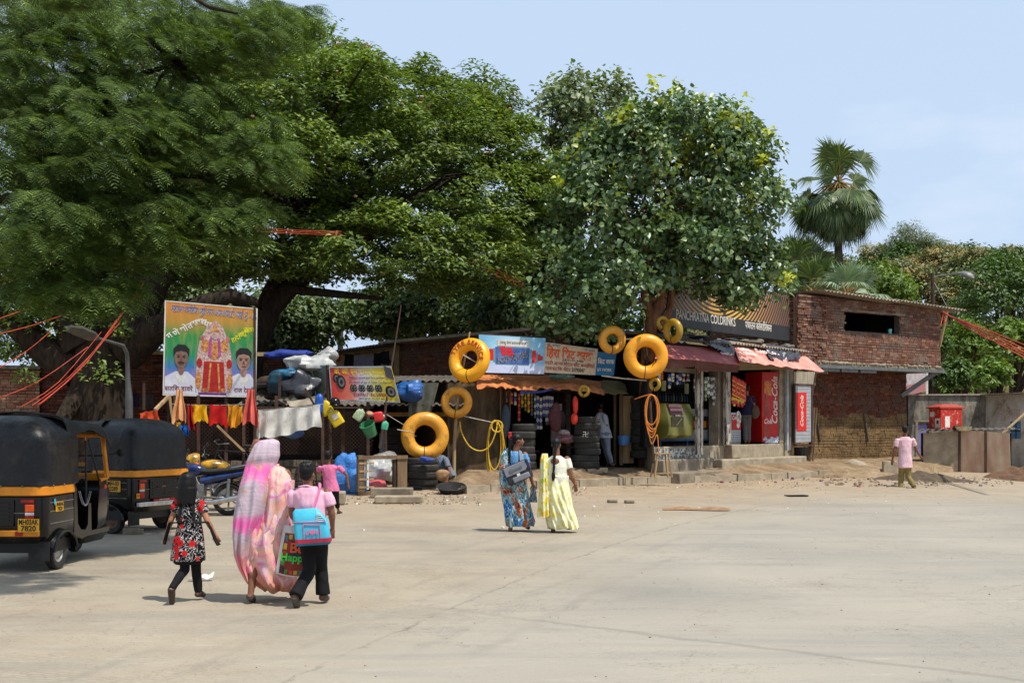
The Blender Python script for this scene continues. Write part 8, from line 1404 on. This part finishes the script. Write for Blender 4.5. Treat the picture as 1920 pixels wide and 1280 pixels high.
bag(652,892,25.6,.36,.3,.5,M_tarpb,'tall blue tarpaulin bundle behind the running boy',8,.22,'tarpaulin_bundle');bag(668,905,25.4,.25,.25,.28,M_tarpb,'smaller blue tarpaulin bundle against the wooden frame',9,.25,'tarpaulin_bundle');bag(712,882,26.2,.38,.3,.3,M_pw,'grey white polythene sack inside the wooden frame',10,.3);bag(720,866,26.5,.3,.3,.2,mat('grey_sack',(140,136,130),(110,104,98),.6),'grey sack on top of the polythene sack',11,.3);bag(706,910,25.6,.26,.2,.12,mat('salmon_bag',(206,92,92),(186,70,74),.4,sc=6,bump=.5),'salmon red plastic bag in front of the wooden frame',12);bag(800,862,26.0,.2,.18,.08,mat('blue_rag',(54,76,150),(40,60,126),.8),'blue rag lying on top of the roadside tyres',13,.5,'rag');bag(828,890,26.2,.16,.16,.14,mat('tan_sack',(160,124,88),(130,98,70),.85),'tan sack beside the roadside tyre stack',14,.3,'sack');bag(828,912,25.9,.09,.08,.1,M_white,'little white bag beside the black basin',15,.3)
bag(598,760,25.9,.1,.08,.22,mat('blue_poly',(34,90,180),rough=.4),'small bright blue bag hanging behind the jerrycans',16);bag(548,812,26.6,.2,.1,.12,M_tarpb,'blue plastic bag hanging under the white sheet',17)
# wooden window frame standing on the ground
WF=Frame(668,24.9,762,25.5);s=thing('wooden_window_frame','old wooden window frame standing upright beside the tyre stack','window frame',WF.w(.5,0,.1),WF.a);q0_,q1_=WF.hit(670,932)[2],WF.hit(700,853)[2]
for nm,(a_,b_,c_,d_) in (('jamb',(670,682,932,853)),('jamb',(744,762,917,853)),('lintel',(670,762,861,853)),('sill',(670,726,932,920))):mb=MB();A_,B_=WF.hit(a_,c_),WF.hit(b_,d_);fb(mb,WF,A_[0],B_[0],(-.04 if nm in ('jamb','sill') else -.07),.05,A_[2],B_[2]);part(nm,mb,M_wood,s)
mb=MB();A_,B_=WF.hit(686,917),WF.hit(690,861);fb(mb,WF,A_[0],B_[0],-.05,.02,A_[2],B_[2]);part('white_strip',mb,M_white,s);mb=MB();A_,B_=WF.hit(737,917),WF.hit(742,861);fb(mb,WF,A_[0],B_[0],-.03,.05,A_[2],B_[2]);part('mullion',mb,M_woodd,s)
for k in range(4):mb=MB();A_=WF.hit(672,870+k*15);fb(mb,WF,A_[0],A_[0]+.34,-.05,-.041,A_[2],A_[2]+.04);part('rail',mb,M_woodp,s)
# cloth on the lines
def hang(px0,py0,px1,py1,hL,hR,d,m,label,folds=3,amp=.03,name='washing',narrow=0,sway=0,nu=24,cat='laundry',thick=.006):
    a_,b_=P(px0,py0,d),P(px1,py1,d);k=d/F
    def fn(u,v):
        h_=(hL*(1-u)+hR*u)*k;p=a_.lerp(b_,u);cx_=(a_+b_)/2;p=p.lerp(V3((cx_.x,p.y,p.z)),narrow*v) if narrow > 0 else p.lerp(V3((cx_.x,p.y,p.z)),-narrow*(1-v)**1.3);return p+V3((sway*v*k+.01*math.sin(v*6+u*3),amp*math.sin(u*folds*2*PI+v*1.5+px0)*(.4+v)+.3*amp*math.sin(u*folds*5+v*7),-h_*v*(1+.1*math.sin(u*5+px0))-.03*abs(math.sin(u*PI*2+px0))*(1-v)+.016*math.sin(u*23+px0)*v))
    mb=MB();mb.sheet(fn,nu,16,0,thick);return top(name,mb,m,label,cat,'washing hung along the yard',ang=60)
cm_=lambda n_,c,c2=None,**k_:cloth_mat(n_,c,c2,**k_)
hang(323,728,349,728,66,60,25.2,cm_('peach_cloth',(224,164,112)),'long peach cloth hanging over the banner corner',2,.05,narrow=-.55,sway=0);hang(348,757,362,757,46,52,25.3,cm_('blood_red_cloth',(150,26,26),(120,18,18)),'narrow dark red printed cloth between peach and yellow',2,.05,sway=8);hang(360,757,388,758,34,33,25.3,cm_('yellow_cloth',(232,170,20)),'plain yellow cloth left of the red one',1.5,.03,sway=2);hang(392,757,425,759,39,39,25.3,cm_('red_cloth',(186,28,24)),'bright red square cloth in the middle of the line',1.5,.025,sway=1);hang(427,757,455,760,42,36,25.4,cm_('orange_yellow_cloth',(218,146,36)),'orange yellow ragged cloth right of the red square',2,.05)
hang(455,728,484,728,66,72,25.2,cm_('salmon_cloth',(218,104,92)),'salmon cloth hanging in folds below the banner',2,.07,narrow=-.55,sway=1);hang(484,768,600,758,50,46,25.4,cm_('white_sheet',(206,204,196),(190,186,176),folds=.8),'wide crumpled white sheet spread along the fence',4,.05,nu=60,sway=2);hang(484,770,508,768,50,44,25.5,MC.get('x') or cm_('white_sheet2',(200,196,184)),'hanging corner of white cloth left of the wide sheet',2,.05,sway=-4)
hang(262,772,296,766,20,28,25.0,cm_('rust_cloth',(196,72,36)),'rust orange cloth hung above the second rickshaw',2,.04,sway=4);hang(336,795,354,795,22,20,25.5,cm_('blue_cloth',(30,96,180)),'blue cloth hanging under the peach one',2,.05);hang(330,790,340,790,22,26,25.5,cm_('mustard_cloth',(196,150,36)),'mustard cloth behind the peach one',1,.03)
hang(216,729,231,732,30,30,30,cm_('grey_lilac_cloth',(110,98,98)),'pale grey cloth drying in the shade near the lamp post',2,.04);hang(231,733,262,737,26,26,30,cm_('purple_cloth',(58,40,72)),'dark purple cloth in the shade behind the lamp post',2,.04);hang(262,738,288,738,24,24,30,cm_('grey_check_cloth',(88,82,80)),'grey checked cloth in the shade right of the lamp post',2,.03)
hang(664,665,700,665,24,24,33.5,cm_('lilac_cloth',(120,116,130)),'grey lilac cloth drying under the cream shack wall',2,.03);hang(700,662,730,655,28,26,33.6,M_blk,'black cloth drying beside the grey lilac one',2,.04);hang(646,662,664,664,28,24,33.6,M_blk,'dark cloth at the left end of the shack line',2,.04);hang(627,662,640,662,16,14,33.4,cm_('dim_orange_cloth',(150,62,34)),'dull orange cloth at the end of the shack line',2,.03)
rope('washing_line',[P(320,757,25.35),P(460,758,25.45),P(484,768,25.45),P(606,757,25.5)],.006,M_rope,'thin cord carrying the washing along the mesh fence',.02,cat='line');rope('washing_line',[P(625,661,33.7),P(665,664,33.7),P(740,650,33.7)],.008,M_dark,'thin line under the cream shack wall',.03,cat='line')
for a_,b_,lb_,m_,w_ in (((291,768,25),(317,742,25.5),'leaning plank end left of the banner',M_woodp,.06),((318,742,25.6),(326,800,25.6),'pale crooked pole under the left banner corner',M_woodp,.05),((524,748,26.4),(524,705,26.4),'upright brown stake beside the teal bundle',M_rustd,.05),((590,760,26.0),(572,728,26.0),'dark stick crossing behind the jerrycans',M_woodd,.04),((594,756,26.1),(612,732,26.1),'rusty stick crossing the dark one',M_rustd,.04),((270,768,27),(270,718,27),'thin reddish post in the shade near the lamp post',M_rustd,.05),((255,661,30),(312,661,30),'pale bamboo end poking out left of the banner',M_woodp,.09),((478,664,28),(520,664,28),'pale bamboo end poking out right of the banner',M_woodp,.09)):
    mb=MB();mb.bar(P(*a_),P(*b_),w_,w_);top('stake',mb,m_,lb_,'stake')
# tall thin aerial pole leaning before the tyre board
mb=MB();mb.tube([P(712,840,26.3),P(722,770,26.4),P(735,680,26.6),P(748,600,26.8),P(752,572,26.9)],[.035,.03,.022,.014,.01],8);top('aerial_pole',mb,M_rustd,'tall thin pole leaning in front of the tyre signboard','pole')
# ================================================================ SIGNS
def board(name,label,px,cat='sign',d=(26,26),m=None,th=.03,frame_m=None):
    """px: four corners, top left, top right, bottom right, bottom left"""
    pts_=[P(px[0][0],px[0][1],d[0]),P(px[1][0],px[1][1],d[1]),P(px[2][0],px[2][1],d[1]),P(px[3][0],px[3][1],d[0])];o=thing(name,label,cat,(pts_[2]+pts_[3])/2);n_=(pts_[1]-pts_[0]).cross(pts_[3]-pts_[0]).normalized();n_=n_ if n_.y < 0 else -n_;mb=MB();mb.poly([p-n_*th for p in pts_],n_,th);pn=part('panel',mb,m,o)
    def at(u,v,off=.004):q=pts_[0].lerp(pts_[1],u).lerp(pts_[3].lerp(pts_[2],u),v);return q+n_*off
    def Mx(u,v,off=.006,roll=0):c_=at(u,v,off);r_=(at(min(1,u+.05),v,off)-at(max(0,u-.05),v,off)).normalized();up_=n_.cross(r_);M_=Matrix((r_,up_,n_)).transposed().to_4x4();M_.translation=c_;return M_ @ Matrix.Rotation(roll,4,'Z')
    def shp(uv,m_,off=.004,nm='print',par=None,t_=.002):mb=MB();mb.poly([at(a,b_,off) for a,b_ in uv],n_,t_);return part(nm,mb,m_,par or o)
    def oval(cu,cv,ru,rv,m_,off=.004,nm='print',par=None,t_=.002,k=20):return shp([(cu+ru*math.cos(2*PI*i/k),cv+rv*math.sin(2*PI*i/k)) for i in range(k)][::-1],m_,off,nm,par,t_)
    W_=(pts_[1]-pts_[0]).length;return o,at,Mx,shp,oval,W_
def tx(o,body,size,M_,m_,width=None,**k):
    wx=1.0
    q=text(body,size,M_,m_,o,wx=1.0,ext=.001,**k)
    if width:w0_=max(v.co.x for v in q.data.vertices)-min(v.co.x for v in q.data.vertices);q.data.transform(Matrix.Diagonal((width/w0_,1,1,1)))
    return q
# portrait banner
t=NT('banner_print');z=t.sep()[2];zz_=t.math('DIVIDE',z,2.15);c=t.ramp(zz_,[(.02,(110,40,140)),(.14,(150,110,190)),(.3,(40,110,160)),(.42,(26,130,84)),(.62,(40,130,60)),(.76,(170,130,50)),(1,(206,116,40))]);c=t.mix(t.math('MULTIPLY',t.step(t.noise(4,4,.6,t.co((2,2,.4))),.5,.7),.25),c,(230,170,90));t.bump(t.noise(2,3,.5),.3,.03);M_ban=t.fin(c,.45,0,.5)
o,at,Mx,shp,oval,W_=board('portrait_banner','large printed festival banner with two portraits and an enthroned figure',((309,563),(483,578),(480,745),(305,741)),'banner',(25.6,25.9),M_ban,.02)
shp([(0,0),(1,0),(1,.012),(0,.012)],M_white,.004,'white_border');shp([(0,0),(.014,0),(.014,1),(0,1)],M_white,.005,'white_border');shp([(0,.986),(1,.986),(1,1),(0,1)],M_white,.004,'white_border');shp([(.985,0),(1,0),(1,1),(.985,1)],M_white,.005,'white_border')
skn=mat('print_skin',(134,100,84),(104,76,64),.5,sc=9,bump=0,dirt=0);skn2=mat('print_skin_light',(166,128,112),(140,104,90),.5,sc=9,bump=0,dirt=0);shw=mat('print_white_shirt',(206,206,212),(184,184,196),.5,sc=4,bump=0,dirt=0);drk=flat('print_black_hair',(28,26,30),.5)
for cu,cv,sk,side in ((.19,.6,skn,0),(.86,.6,skn2,1)):
    sh_=[(cu-.18,.985),(cu-.17,.8),(cu-.06,.74),(cu+.07,.74),(cu+.16,.82),(cu+.19,.985)];sh_=[(max(.016,min(.983,a)),b_) for a,b_ in sh_][::-1]
    pr_=shp(sh_,shw,.006,'portrait');oval(cu,cv+.11,.035,.07,sk,.009,'neck_print',pr_);oval(cu,cv,.072,.105,sk,.012,'face_print',pr_);shp([(cu-.08,cv-.02),(cu-.085,cv-.1),(cu-.04,cv-.145),(cu+.04,cv-.145),(cu+.085,cv-.1),(cu+.08,cv-.02),(cu+.06,cv-.065),(cu,cv-.08),(cu-.06,cv-.065)][::-1],drk,.015,'hair_print',pr_)
    for s2 in (-1,1):oval(cu+s2*.03,cv-.012,.014,.007,drk,.0155,'eye_print',pr_,k=10);shp([(cu+s2*.012,cv-.03),(cu+s2*.05,cv-.034),(cu+s2*.05,cv-.028),(cu+s2*.012,cv-.024)],drk,.0155,'brow_print',pr_)
    oval(cu,cv+.062,.024,.007,mat('print_lip',(110,56,50),bump=0,dirt=0),.0155,'mouth_print',pr_,k=10);shp([(cu-.006,cv),(cu+.006,cv),(cu+.014,cv+.035),(cu-.014,cv+.035)],mat('print_skin_shade',(96,68,58),bump=0,dirt=0),.0155,'nose_print',pr_)
    if not side:shp([(cu-.035,cv+.04),(cu+.035,cv+.04),(cu+.035,cv+.053),(cu-.035,cv+.053)],drk,.0158,'moustache_print',pr_)
    shp([(cu-.04,.77),(cu,.83),(cu-.015,.87),(cu-.06,.79)],M_white,.009,'collar_print',pr_);shp([(cu+.04,.77),(cu+.06,.79),(cu+.015,.87),(cu,.83)],M_white,.009,'collar_print',pr_)
gd=mat('print_gold',(206,160,80),(150,60,50),.5,sc=20,bump=0,dirt=0);gw=mat('print_pale_ornament',(206,186,176),(150,100,96),.5,sc=26,bump=0,dirt=0);grd=mat('print_red_robe',(176,34,24),(140,24,20),.5,sc=9,bump=0,dirt=0);gm=mat('print_magenta',(150,50,120),(176,80,150),.5,sc=9,bump=0,dirt=0)
c0_=.545;th_=shp([(c0_-.2,.96),(c0_-.19,.55),(c0_-.16,.38),(c0_-.08,.24),(c0_,.17),(c0_+.08,.24),(c0_+.15,.38),(c0_+.18,.55),(c0_+.19,.96)][::-1],gw,.006,'throne_print');shp([(c0_-.13,.95),(c0_-.11,.62),(c0_+.1,.62),(c0_+.12,.95)][::-1],grd,.01,'robe_print',th_)
for s2 in (-1,1):shp([(c0_+s2*.03,.64),(c0_+s2*.05,.64),(c0_+s2*.07,.93),(c0_+s2*.05,.93)][::-s2],gd,.013,'robe_trim_print',th_);oval(c0_+s2*.1,.45,.045,.07,gd,.01,'arm_print',th_);oval(c0_+s2*.14,.37,.022,.03,mat('print_pink',(190,110,110),bump=0,dirt=0),.011,'hand_print',th_);shp([(c0_+s2*.03,.36),(c0_+s2*.055,.37),(c0_+s2*.07,.55),(c0_+s2*.04,.58)][::-s2],gm,.014,'garland_print',th_);oval(c0_+s2*.09,.93,.035,.02,gd,.013,'footstool_print',th_);oval(c0_+s2*.16,.64,.03,.05,grd,.012,'cushion_print',th_);oval(c0_+s2*.17,.83,.03,.09,gd,.0122,'throne_leg_print',th_)
oval(c0_,.5,.06,.1,gd,.012,'torso_print',th_);oval(c0_,.33,.045,.05,gw,.015,'head_print',th_);shp([(c0_-.045,.3),(c0_,.2),(c0_+.045,.3)][::-1],gd,.0165,'crown_print',th_)
bl=flat('print_blue_ink',(60,60,130));rd=flat('print_dark_red',(120,40,60));H_=2.05
for off_,m_,dx in ((.006,M_white,-.0),(.0085,bl,.004)):tx(o,'महातमा जयोतीबा फुले नगर आय.आय.टी. पवई, मुं. - ७६',.2,Mx(.53+dx,.085,off_,-.02),m_,W_*.92,off=.012 if m_ is M_white else -.002)
ga='गणेशोतसवाचया'
for i,(g_,u_,v_,r_) in enumerate((('ग',.03,.37,45),('णे',.1,.335,35),('शो',.18,.29,32),('त',.245,.25,28),('स',.295,.22,24),('वा',.345,.2,12),('च',.39,.2,0),('या',.43,.22,-12))):tx(o,g_,.18,Mx(u_+.03,v_,.006,R(r_)),M_white,None,off=.025)
yl=flat('print_yellow',(206,206,40))
for g_,u_,v_,r_ in (('हा',.78,.37,20),('दि',.83,.34,18),('क',.865,.31,16),('शु',.9,.29,14),('भे',.935,.27,12),('चछा',.965,.25,8)):tx(o,g_,.145,Mx(.78+(u_-.78)*.86-.03,v_,.006,R(r_)),yl,None,off=.012)
tx(o,'सतशि डावरे'.replace('शि','िश'),.14,Mx(.17,.925,.012),rd,W_*.3,off=.008);tx(o,'राज रेडडी',.14,Mx(.87,.925,.012),rd,W_*.22,off=.008)
mb=MB()
for px in (316,478):mb.bar(P(px,575,25.9),P(px,850,25.9),.05,.05)
mb.bar(P(306,572,25.85),P(482,584,26.0),.04,.04);part('support_frame',mb,M_woodd,o)
# tyre service signboard
t=NT('tyre_sign_print');x=t.sep()[0];c=t.ramp(t.math('ADD',t.math('DIVIDE',x,1.62),.5),[(0,(196,36,26)),(.3,(200,110,90)),(.45,(196,190,196)),(.62,(206,200,120)),(.85,(214,190,30)),(1,(196,170,30))]);M_ts=t.fin(c,.4,0,.5)
o,at,Mx,shp,oval,W_=board('tyre_signboard','red and yellow tyre service signboard in an aluminium frame on iron legs',((617,687),(733,686),(750,755),(622,751)),'sign',(26.6,26.4),M_ts,.03)
for uv in ([(0,0),(1,0),(1,.04),(0,.04)],[(0,.96),(1,.96),(1,1),(0,1)],[(0,.04),(.015,.04),(.015,.96),(0,.96)],[(.985,.04),(1,.04),(1,.96),(.985,.96)]):shp(uv,M_chrome,.004,'rim',None,.02)
dblu=flat('print_navy',(54,50,110));ylw=flat('print_sign_yellow',(226,190,50))
tx(o,'के. जी. एन. टायर सरवसि'.replace('सि','िस'),.16,Mx(.5,.15,.006),ylw,W_*.86,off=.02);tx(o,'Dealing in second hand Tyre and New Tubes',.08,Mx(.62,.32,.006),dblu,W_*.66,off=.004);tx(o,'We remove all type of Tubless Tyre Puncture',.08,Mx(.62,.45,.006),dblu,W_*.68,off=.004);tx(o,'CONTACT : 9321627259',.1,Mx(.58,.81,.006),flat('print_deep_red',(150,24,20)),W_*.52,off=.02);tx(o,'महातमा फुले नगर, आय.आय.टी. समोर, पवई मुंबई - ७६',.05,Mx(.68,.915,.006),M_black,W_*.6,off=.0)
def wheel_print(u_,v_,ru,rv,off=.006):w__=oval(u_,v_,ru,rv,M_black,off,'wheel_print');oval(u_+ru*.12,v_,ru*.66,rv*.7,M_steel,off+.003,'rim_print',w__);oval(u_+ru*.12,v_,ru*.3,rv*.32,M_black,off+.006,'hub_print',w__)
for i in range(4):wheel_print(.33+.125*i,.62,.03,.1);wheel_print(.375+.125*i,.62,.032,.1,.016)
wheel_print(.1,.34,.055,.13);wheel_print(.17,.45,.07,.2,.016);wheel_print(.9,.7,.075,.16)
mb=MB();mb.bar(P(614,684,26.65),P(620,862,26.6),.07,.05);part('support_leg',mb,M_rustd,o);mb=MB();mb.bar(P(722,745,26.55),P(724,860,26.55),.05,.05);part('support_leg',mb,M_rustd,o);mb=MB();mb.sheet(lambda u,v:P(719+14*u+4*v,686+20*v+6*u,26.33),8,8,0,.01);part('torn_black_film',mb,M_poly,o)
mb=MB();mb.poly([P(585,684,27),P(613,687,26.7),P(617,738,26.6),P(593,742,26.9)],(0,-1,0),.012);gg=top('glass_sheet',mb,mat('murky_glass',(62,70,60),(96,100,88),.15,sc=3,bump=.05,dirt=.4),'murky green sheet of glass leaning left of the tyre signboard','glass sheet');mb=MB();mb.bar(P(584,684,26.95),P(592,742,26.85),.02,.02);mb.bar(P(584,684,26.95),P(613,686,26.68),.02,.02);part('edge',mb,mat('pale_green_edge',(120,160,150)),gg)
# cigarette banner
t=NT('pale_blue_print');v=t.co();x,_,z=t.sep(v);rr=t.math('SQRT',t.math('ADD',t.math('MULTIPLY',x,x),t.math('MULTIPLY',t.math('SUBTRACT',z,.42),t.math('SUBTRACT',z,.42))));c=t.ramp(rr,[(0,(214,232,240)),(.5,(150,196,220)),(.8,(110,170,204))]);c=t.mix(t.step(z,.24,.16),c,(186,196,222));t.bump(t.noise(3,4,.5,None,.5),.5,.04);M_fs=t.fin(c,.5,0,.4)
o,at,Mx,shp,oval,W_=board('cigarette_banner','pale blue cigarette banner with a tilted packet over the orange tarpaulin',((898,627),(1023,634),(1020,701),(900,698)),'banner',(27.9,28.6),M_fs,.02)
nv=mat('print_dusk_blue',(40,70,130),(90,120,170),.4,sc=3,bump=0,dirt=0);rd_=flat('print_bright_red',(196,30,34));tl=flat('print_teal_grey',(90,140,156))
pk=shp([(.24,.3),(.76,.3),(.76,.76),(.24,.76)],nv,.004,'packet_print');shp([(.27,.1),(.75,.1),(.75,.27),(.27,.27)],M_white,.004,'notice_print')
for u0,u1,v0,v1,m_ in ((.15,.21,.36,.66,rd_),(.21,.24,.34,.7,tl),(.76,.8,.34,.7,tl),(.8,.86,.36,.7,rd_),(.86,.89,.42,.68,tl),(.89,.93,.46,.64,rd_),(.93,.97,.5,.62,rd_)):shp([(u0,v0),(u1,v0),(u1,v1),(u0,v1)],m_,.004,'bar_print')
for a_,b_ in ((0,0),(1,0),(0,1),(1,1)):u0,v0=.3+.1*a_+.02*b_,.3+.12*b_+.02*a_;shp([(u0,v0),(u0+.085,v0-.02),(u0+.1,v0+.09),(u0+.015,v0+.11)],rd_,.008,'red_square_print',pk)
tx(o,'FOUR SQUARE',.19,Mx(.5,.58,.009,R(13)),M_white,W_*.46,off=.035);tx(o,'FOUR SQUARE',.19,Mx(.5,.58,.012,R(13)),flat('print_ink',(36,36,60)),W_*.46,off=.006);tx(o,'तंबाखू सेवन करणयाचे कारण',.09,Mx(.51,.185,.008),flat('print_grey_ink',(70,70,80)),W_*.4)
mb=MB();mb.bar(P(898,626,28.1),P(1024,633,28.75),.04,.04);part('support_batten',mb,M_woodd,o);mb=MB();mb.bar(P(900,700,28.1),P(1020,703,28.75),.04,.04);part('support_batten',mb,M_woodd,o)
# painted seat-work boards
o,at,Mx,shp,oval,W_=board('painted_signboard','flaking cream signboard painted with orange and red letters',((1020,641),(1121,654),(1116,703),(1018,698)),'sign',(28.6,29.2),mat('flaking_cream_paint',(206,190,164),(186,166,140),.8,sc=12,dirt=.5,dc=(120,92,72)),.03)
og=flat('brush_orange',(206,84,26),.7);tx(o,'हरिा सटि वरक'.replace('हरिा','िहरा').replace('सटि','िसट'),.3,Mx(.48,.34,.006),og,W_*.86,off=.03);tx(o,'गद्दी आणि मोटार सीट बनविणारे'.replace('्',''),.12,Mx(.5,.68,.006),flat('brush_dark_red',(150,44,34),.7),W_*.93,off=.008);tx(o,'प्लास्टिक सेंटर'.replace('्',''),.12,Mx(.28,.86,.006),flat('brush_dark_red',(150,44,34),.7),W_*.46,off=.008);tx(o,'25792047',.12,Mx(.66,.86,.006),M_black,W_*.24,off=.02);tx(o,'4.8.5.151.3460',.06,Mx(.55,.53,.006),M_black,W_*.4,off=.01);tx(o,'प्रो. उस्मान'.replace('्',''),.06,Mx(.17,.07,.006),flat('brush_blue',(50,90,150),.7),W_*.25);tx(o,'मो. युसुफ',.06,Mx(.85,.1,.006),flat('brush_blue',(50,90,150),.7),W_*.2)
o,at,Mx,shp,oval,W_=board('painted_signboard','blue painted board with white seat work lettering below the hanging tube',((1119,659),(1156,661),(1151,704),(1114,703)),'sign',(29.2,29.5),mat('blue_board',(34,112,160),(26,92,138),.7,sc=8,dirt=.35),.03)
tx(o,'सटि वरक'.replace('सटि','िसट'),.16,Mx(.52,.42,.006),M_white,W_*.84,off=.02);tx(o,'SIT WORK',.1,Mx(.48,.77,.006),M_white,W_*.74,off=.02)
mb=MB();mb.tube([P(1128,704,28.4),P(1165,709,28.3),P(1212,713,28.0)],.02,6);top('steel_rod',mb,M_chrome,'thin steel rod from the kiosk roof to the dark pole','rod')
# hanging goods of the kiosk
g='packet strips hanging in the kiosk'
wh=('far left','next to the far left','third from the far left')
for i,(px,a_,b_,w_,cs) in enumerate(((942,733,752,7,(Og,Bl)),(950,733,755,6,(Yl,Bl)),(958,735,758,6,(Og,Rd)),(966,735,760,4,(Sv,Bl)),(973,737,790,4,(Rd,Og)),(979,735,765,4,(Yl,Gr)),(985,735,771,3,(Gr,Yl)),(991,736,774,4,(Yl,Og)),(997,736,780,3,(Gr,Dk)),(1003,738,785,3,(Dk,Sv)))):strip(KI,px,a_,b_,w_,.1,cs,'%s coloured packet strip in the left bay of the kiosk' % ('first','second','third','fourth','long red fifth','sixth','seventh','eighth','ninth','last')[i],g,.3)
for i,(px,a_,b_) in enumerate(((1008,742,805),(1014,745,805),(1020,743,782),(1025,742,797),(1030,742,797),(1035,743,797))):strip(KI,px,a_,b_,4.5,.15,(Wh,Dk) if i % 2 else (Sv,Bl),'%s silver packet string in the middle bay of the kiosk' % ('leftmost','second','short third','fourth','fifth','rightmost')[i],g,.35)
def scover(px,py,d,rx,rz_,m,label):mb=MB();mb.blob(P(px,py,d),(rx,.06,rz_),.12,3,20,16,seed=int(px));return top('seat_cover',mb,m,label,'seat cover',ang=60)
scover(1042,781,28.9,.16,.36,mat('dark_red_cover',(84,24,28),(56,18,22),.6,sc=20),'dark red patterned seat cover hanging beside the silver strings');scover(1054,787,29.1,.09,.22,M_rubber,'small black seat cover against the pale shelf back');scover(1079,760,28.5,.07,.22,mat('vermilion_cover',(214,50,26),rough=.5),'vermilion seat cover piece above the tall tyre stack');scover(1077,785,28.6,.09,.14,mat('vermilion_cover',(1,1,1)),'lower vermilion seat cover piece above the tall tyre stack');scover(948,790,28.5,.12,.4,mat('dim_blue_cover',(56,70,84),rough=.6),'dull blue cover hanging by the kiosk poles');bag(1062,822,28.9,.22,.15,.1,mat('maroon_goods',(130,40,46),(96,90,96),.5,sc=12),'dark red goods heaped behind the yellow sari woman',31,.4,'goods');bag(1060,810,28.9,.2,.12,.08,mat('mixed_goods',(120,60,60),(160,160,166),.5,sc=14),'mixed packets heaped above the dark red goods',32,.4,'goods')
# ================================================================ LAMP POSTS, CABLES
o=thing('street_lamp','bent grey street lamp post behind the rickshaws, its lantern up among the leaves','street lamp',P(243,860,25.5));mb=MB();mb.tube([P(243,880,25.5),P(242,745,25.5)],[.085,.08],14);mb.tube([P(242,748,25.5),P(240,715,25.5),P(239,680,25.5),P(238,662,25.4),P(231,648,25.2),P(205,640,24.8),P(180,633,24.4)],[.08,.055,.045,.042,.04,.03,.028],12);part('post',mb,mat('grey_painted_steel',(84,86,84),(66,68,68),.6,.1,sc=5,dirt=.4),o);mb=MB();mb.loft([ring(P(182,634,24.4),.05,.03),ring(P(182,634,24.4),.05,.03)]) if False else mb.tube([P(184,635,24.4),P(172,630,24.3),P(150,621,24.0),P(128,615,23.7)],[.05,.13,.14,.08],10,flat=.5);part('lantern',mb,mat('dusty_lantern',(84,82,74),rough=.6),o)
o=thing('street_lamp','rusty street lamp post rising behind the brick building with a curved arm','street lamp',P(1752,850,48));mb=MB();mb.tube([P(1754,870,48),P(1752,700,48),P(1748,512,48)],[.13,.1,.075],12);part('post',mb,M_rustd,o);mb=MB();mb.tube([P(1748,522,48),P(1760,517,48),P(1802,512,47.5)],.035,8);mb.tube([P(1752,530,48),P(1774,572,47)],.012,5);part('arm',mb,M_steel,o);mb=MB();mb.tube([P(1800,512,47.5),P(1808,513,47.4),P(1820,518,47.3),P(1826,522,47.2)],[.07,.16,.19,.05],12,flat=.6);part('lantern',mb,M_steel,o)
M_cab=mat('red_orange_cable',(206,70,36),(176,54,28),.6,sc=8,bump=0,dirt=.05)
def cable(pts_,label,r=.016,m=None,sag=0):rope('cable',smooth(pts_,3) if len(pts_) > 2 else pts_,r,m or M_cab,label,sag,cat='cable')
A_=P(1768,588,38)
for i,(a_,b_,s2) in enumerate(((640,28,.5),(650,27,.7),(656,27,.85),(662,27,.9),(668,27,.95),(645,27.5,.75))):cable([A_+V3((0,0,i*.015)),P(1845,616+i*3.2,33),P(1975,a_+28+i,b_)],'%s orange cable sagging from the brick building out to the right' % ('uppermost','second','third','fourth','lowest','spare inner')[i],.012)
for i,(dx,dy) in enumerate(((-4,22),(6,18),(10,-4))):cable([A_,P(1768+dx,588+dy,37.8)],'%s frayed orange cable end tied at the brick building corner' % ('long','short','upper')[i],.014)
mb=MB();mb.bar(P(1776,585,38.2),P(1762,650,38.4),.06,.06);top('stake',mb,M_woodp,'pale stick tied upright at the brick building corner','stake')
lbs=['lowest','second','third','fourth','fifth','sixth','seventh','eighth']
for i,(a_,m_,b_) in enumerate((((-10,628,20),(60,610,21),(120,590,22)),((-10,694,20),(50,658,21),(96,620,22)),((-10,748,21),(70,716,22),(165,650,23)),((40,762,21),(110,716,22),(190,622,23)),((60,760,21),(130,706,22),(225,605,23)),((72,758,21),(150,690,22),(262,545,23)),((-10,600,20),(50,580,21),(112,566,22)),((180,655,22.5),(215,605,23),(270,530,23.5)),((70,762,21),(160,682,22),(250,560,23)))):cable([P(*a_),P(*m_),P(*b_)],'%s red orange cable strung past the old trunk above the rickshaws' % ('first','second','third','fourth','fifth','sixth','seventh','eighth','ninth')[i],.006)
for i in range(3):cable([P(470,424+i*5,24),P(540,431+i*3,25),P(640,434+i*4,26)],'%s short red cable crossing the dark branches high up' % ('upper','middle','lower')[i],.005)
for i in range(3):cable([P(845,470+i*2,31),P(900,492+i*5,31),P(985,530+i*6,31.5)],'%s thin red cable slanting through the leaves above the long shack' % ('upper','middle','lower')[i],.008)
cable([P(590,590,34),P(690,612,34),P(790,612,34)],'thin black wire crossing the sky gap over the shack',.008,M_black);cable([P(905,172,36),P(1065,222,37)],'thin dark wire in the sky beside the peepal top',.007,M_black)
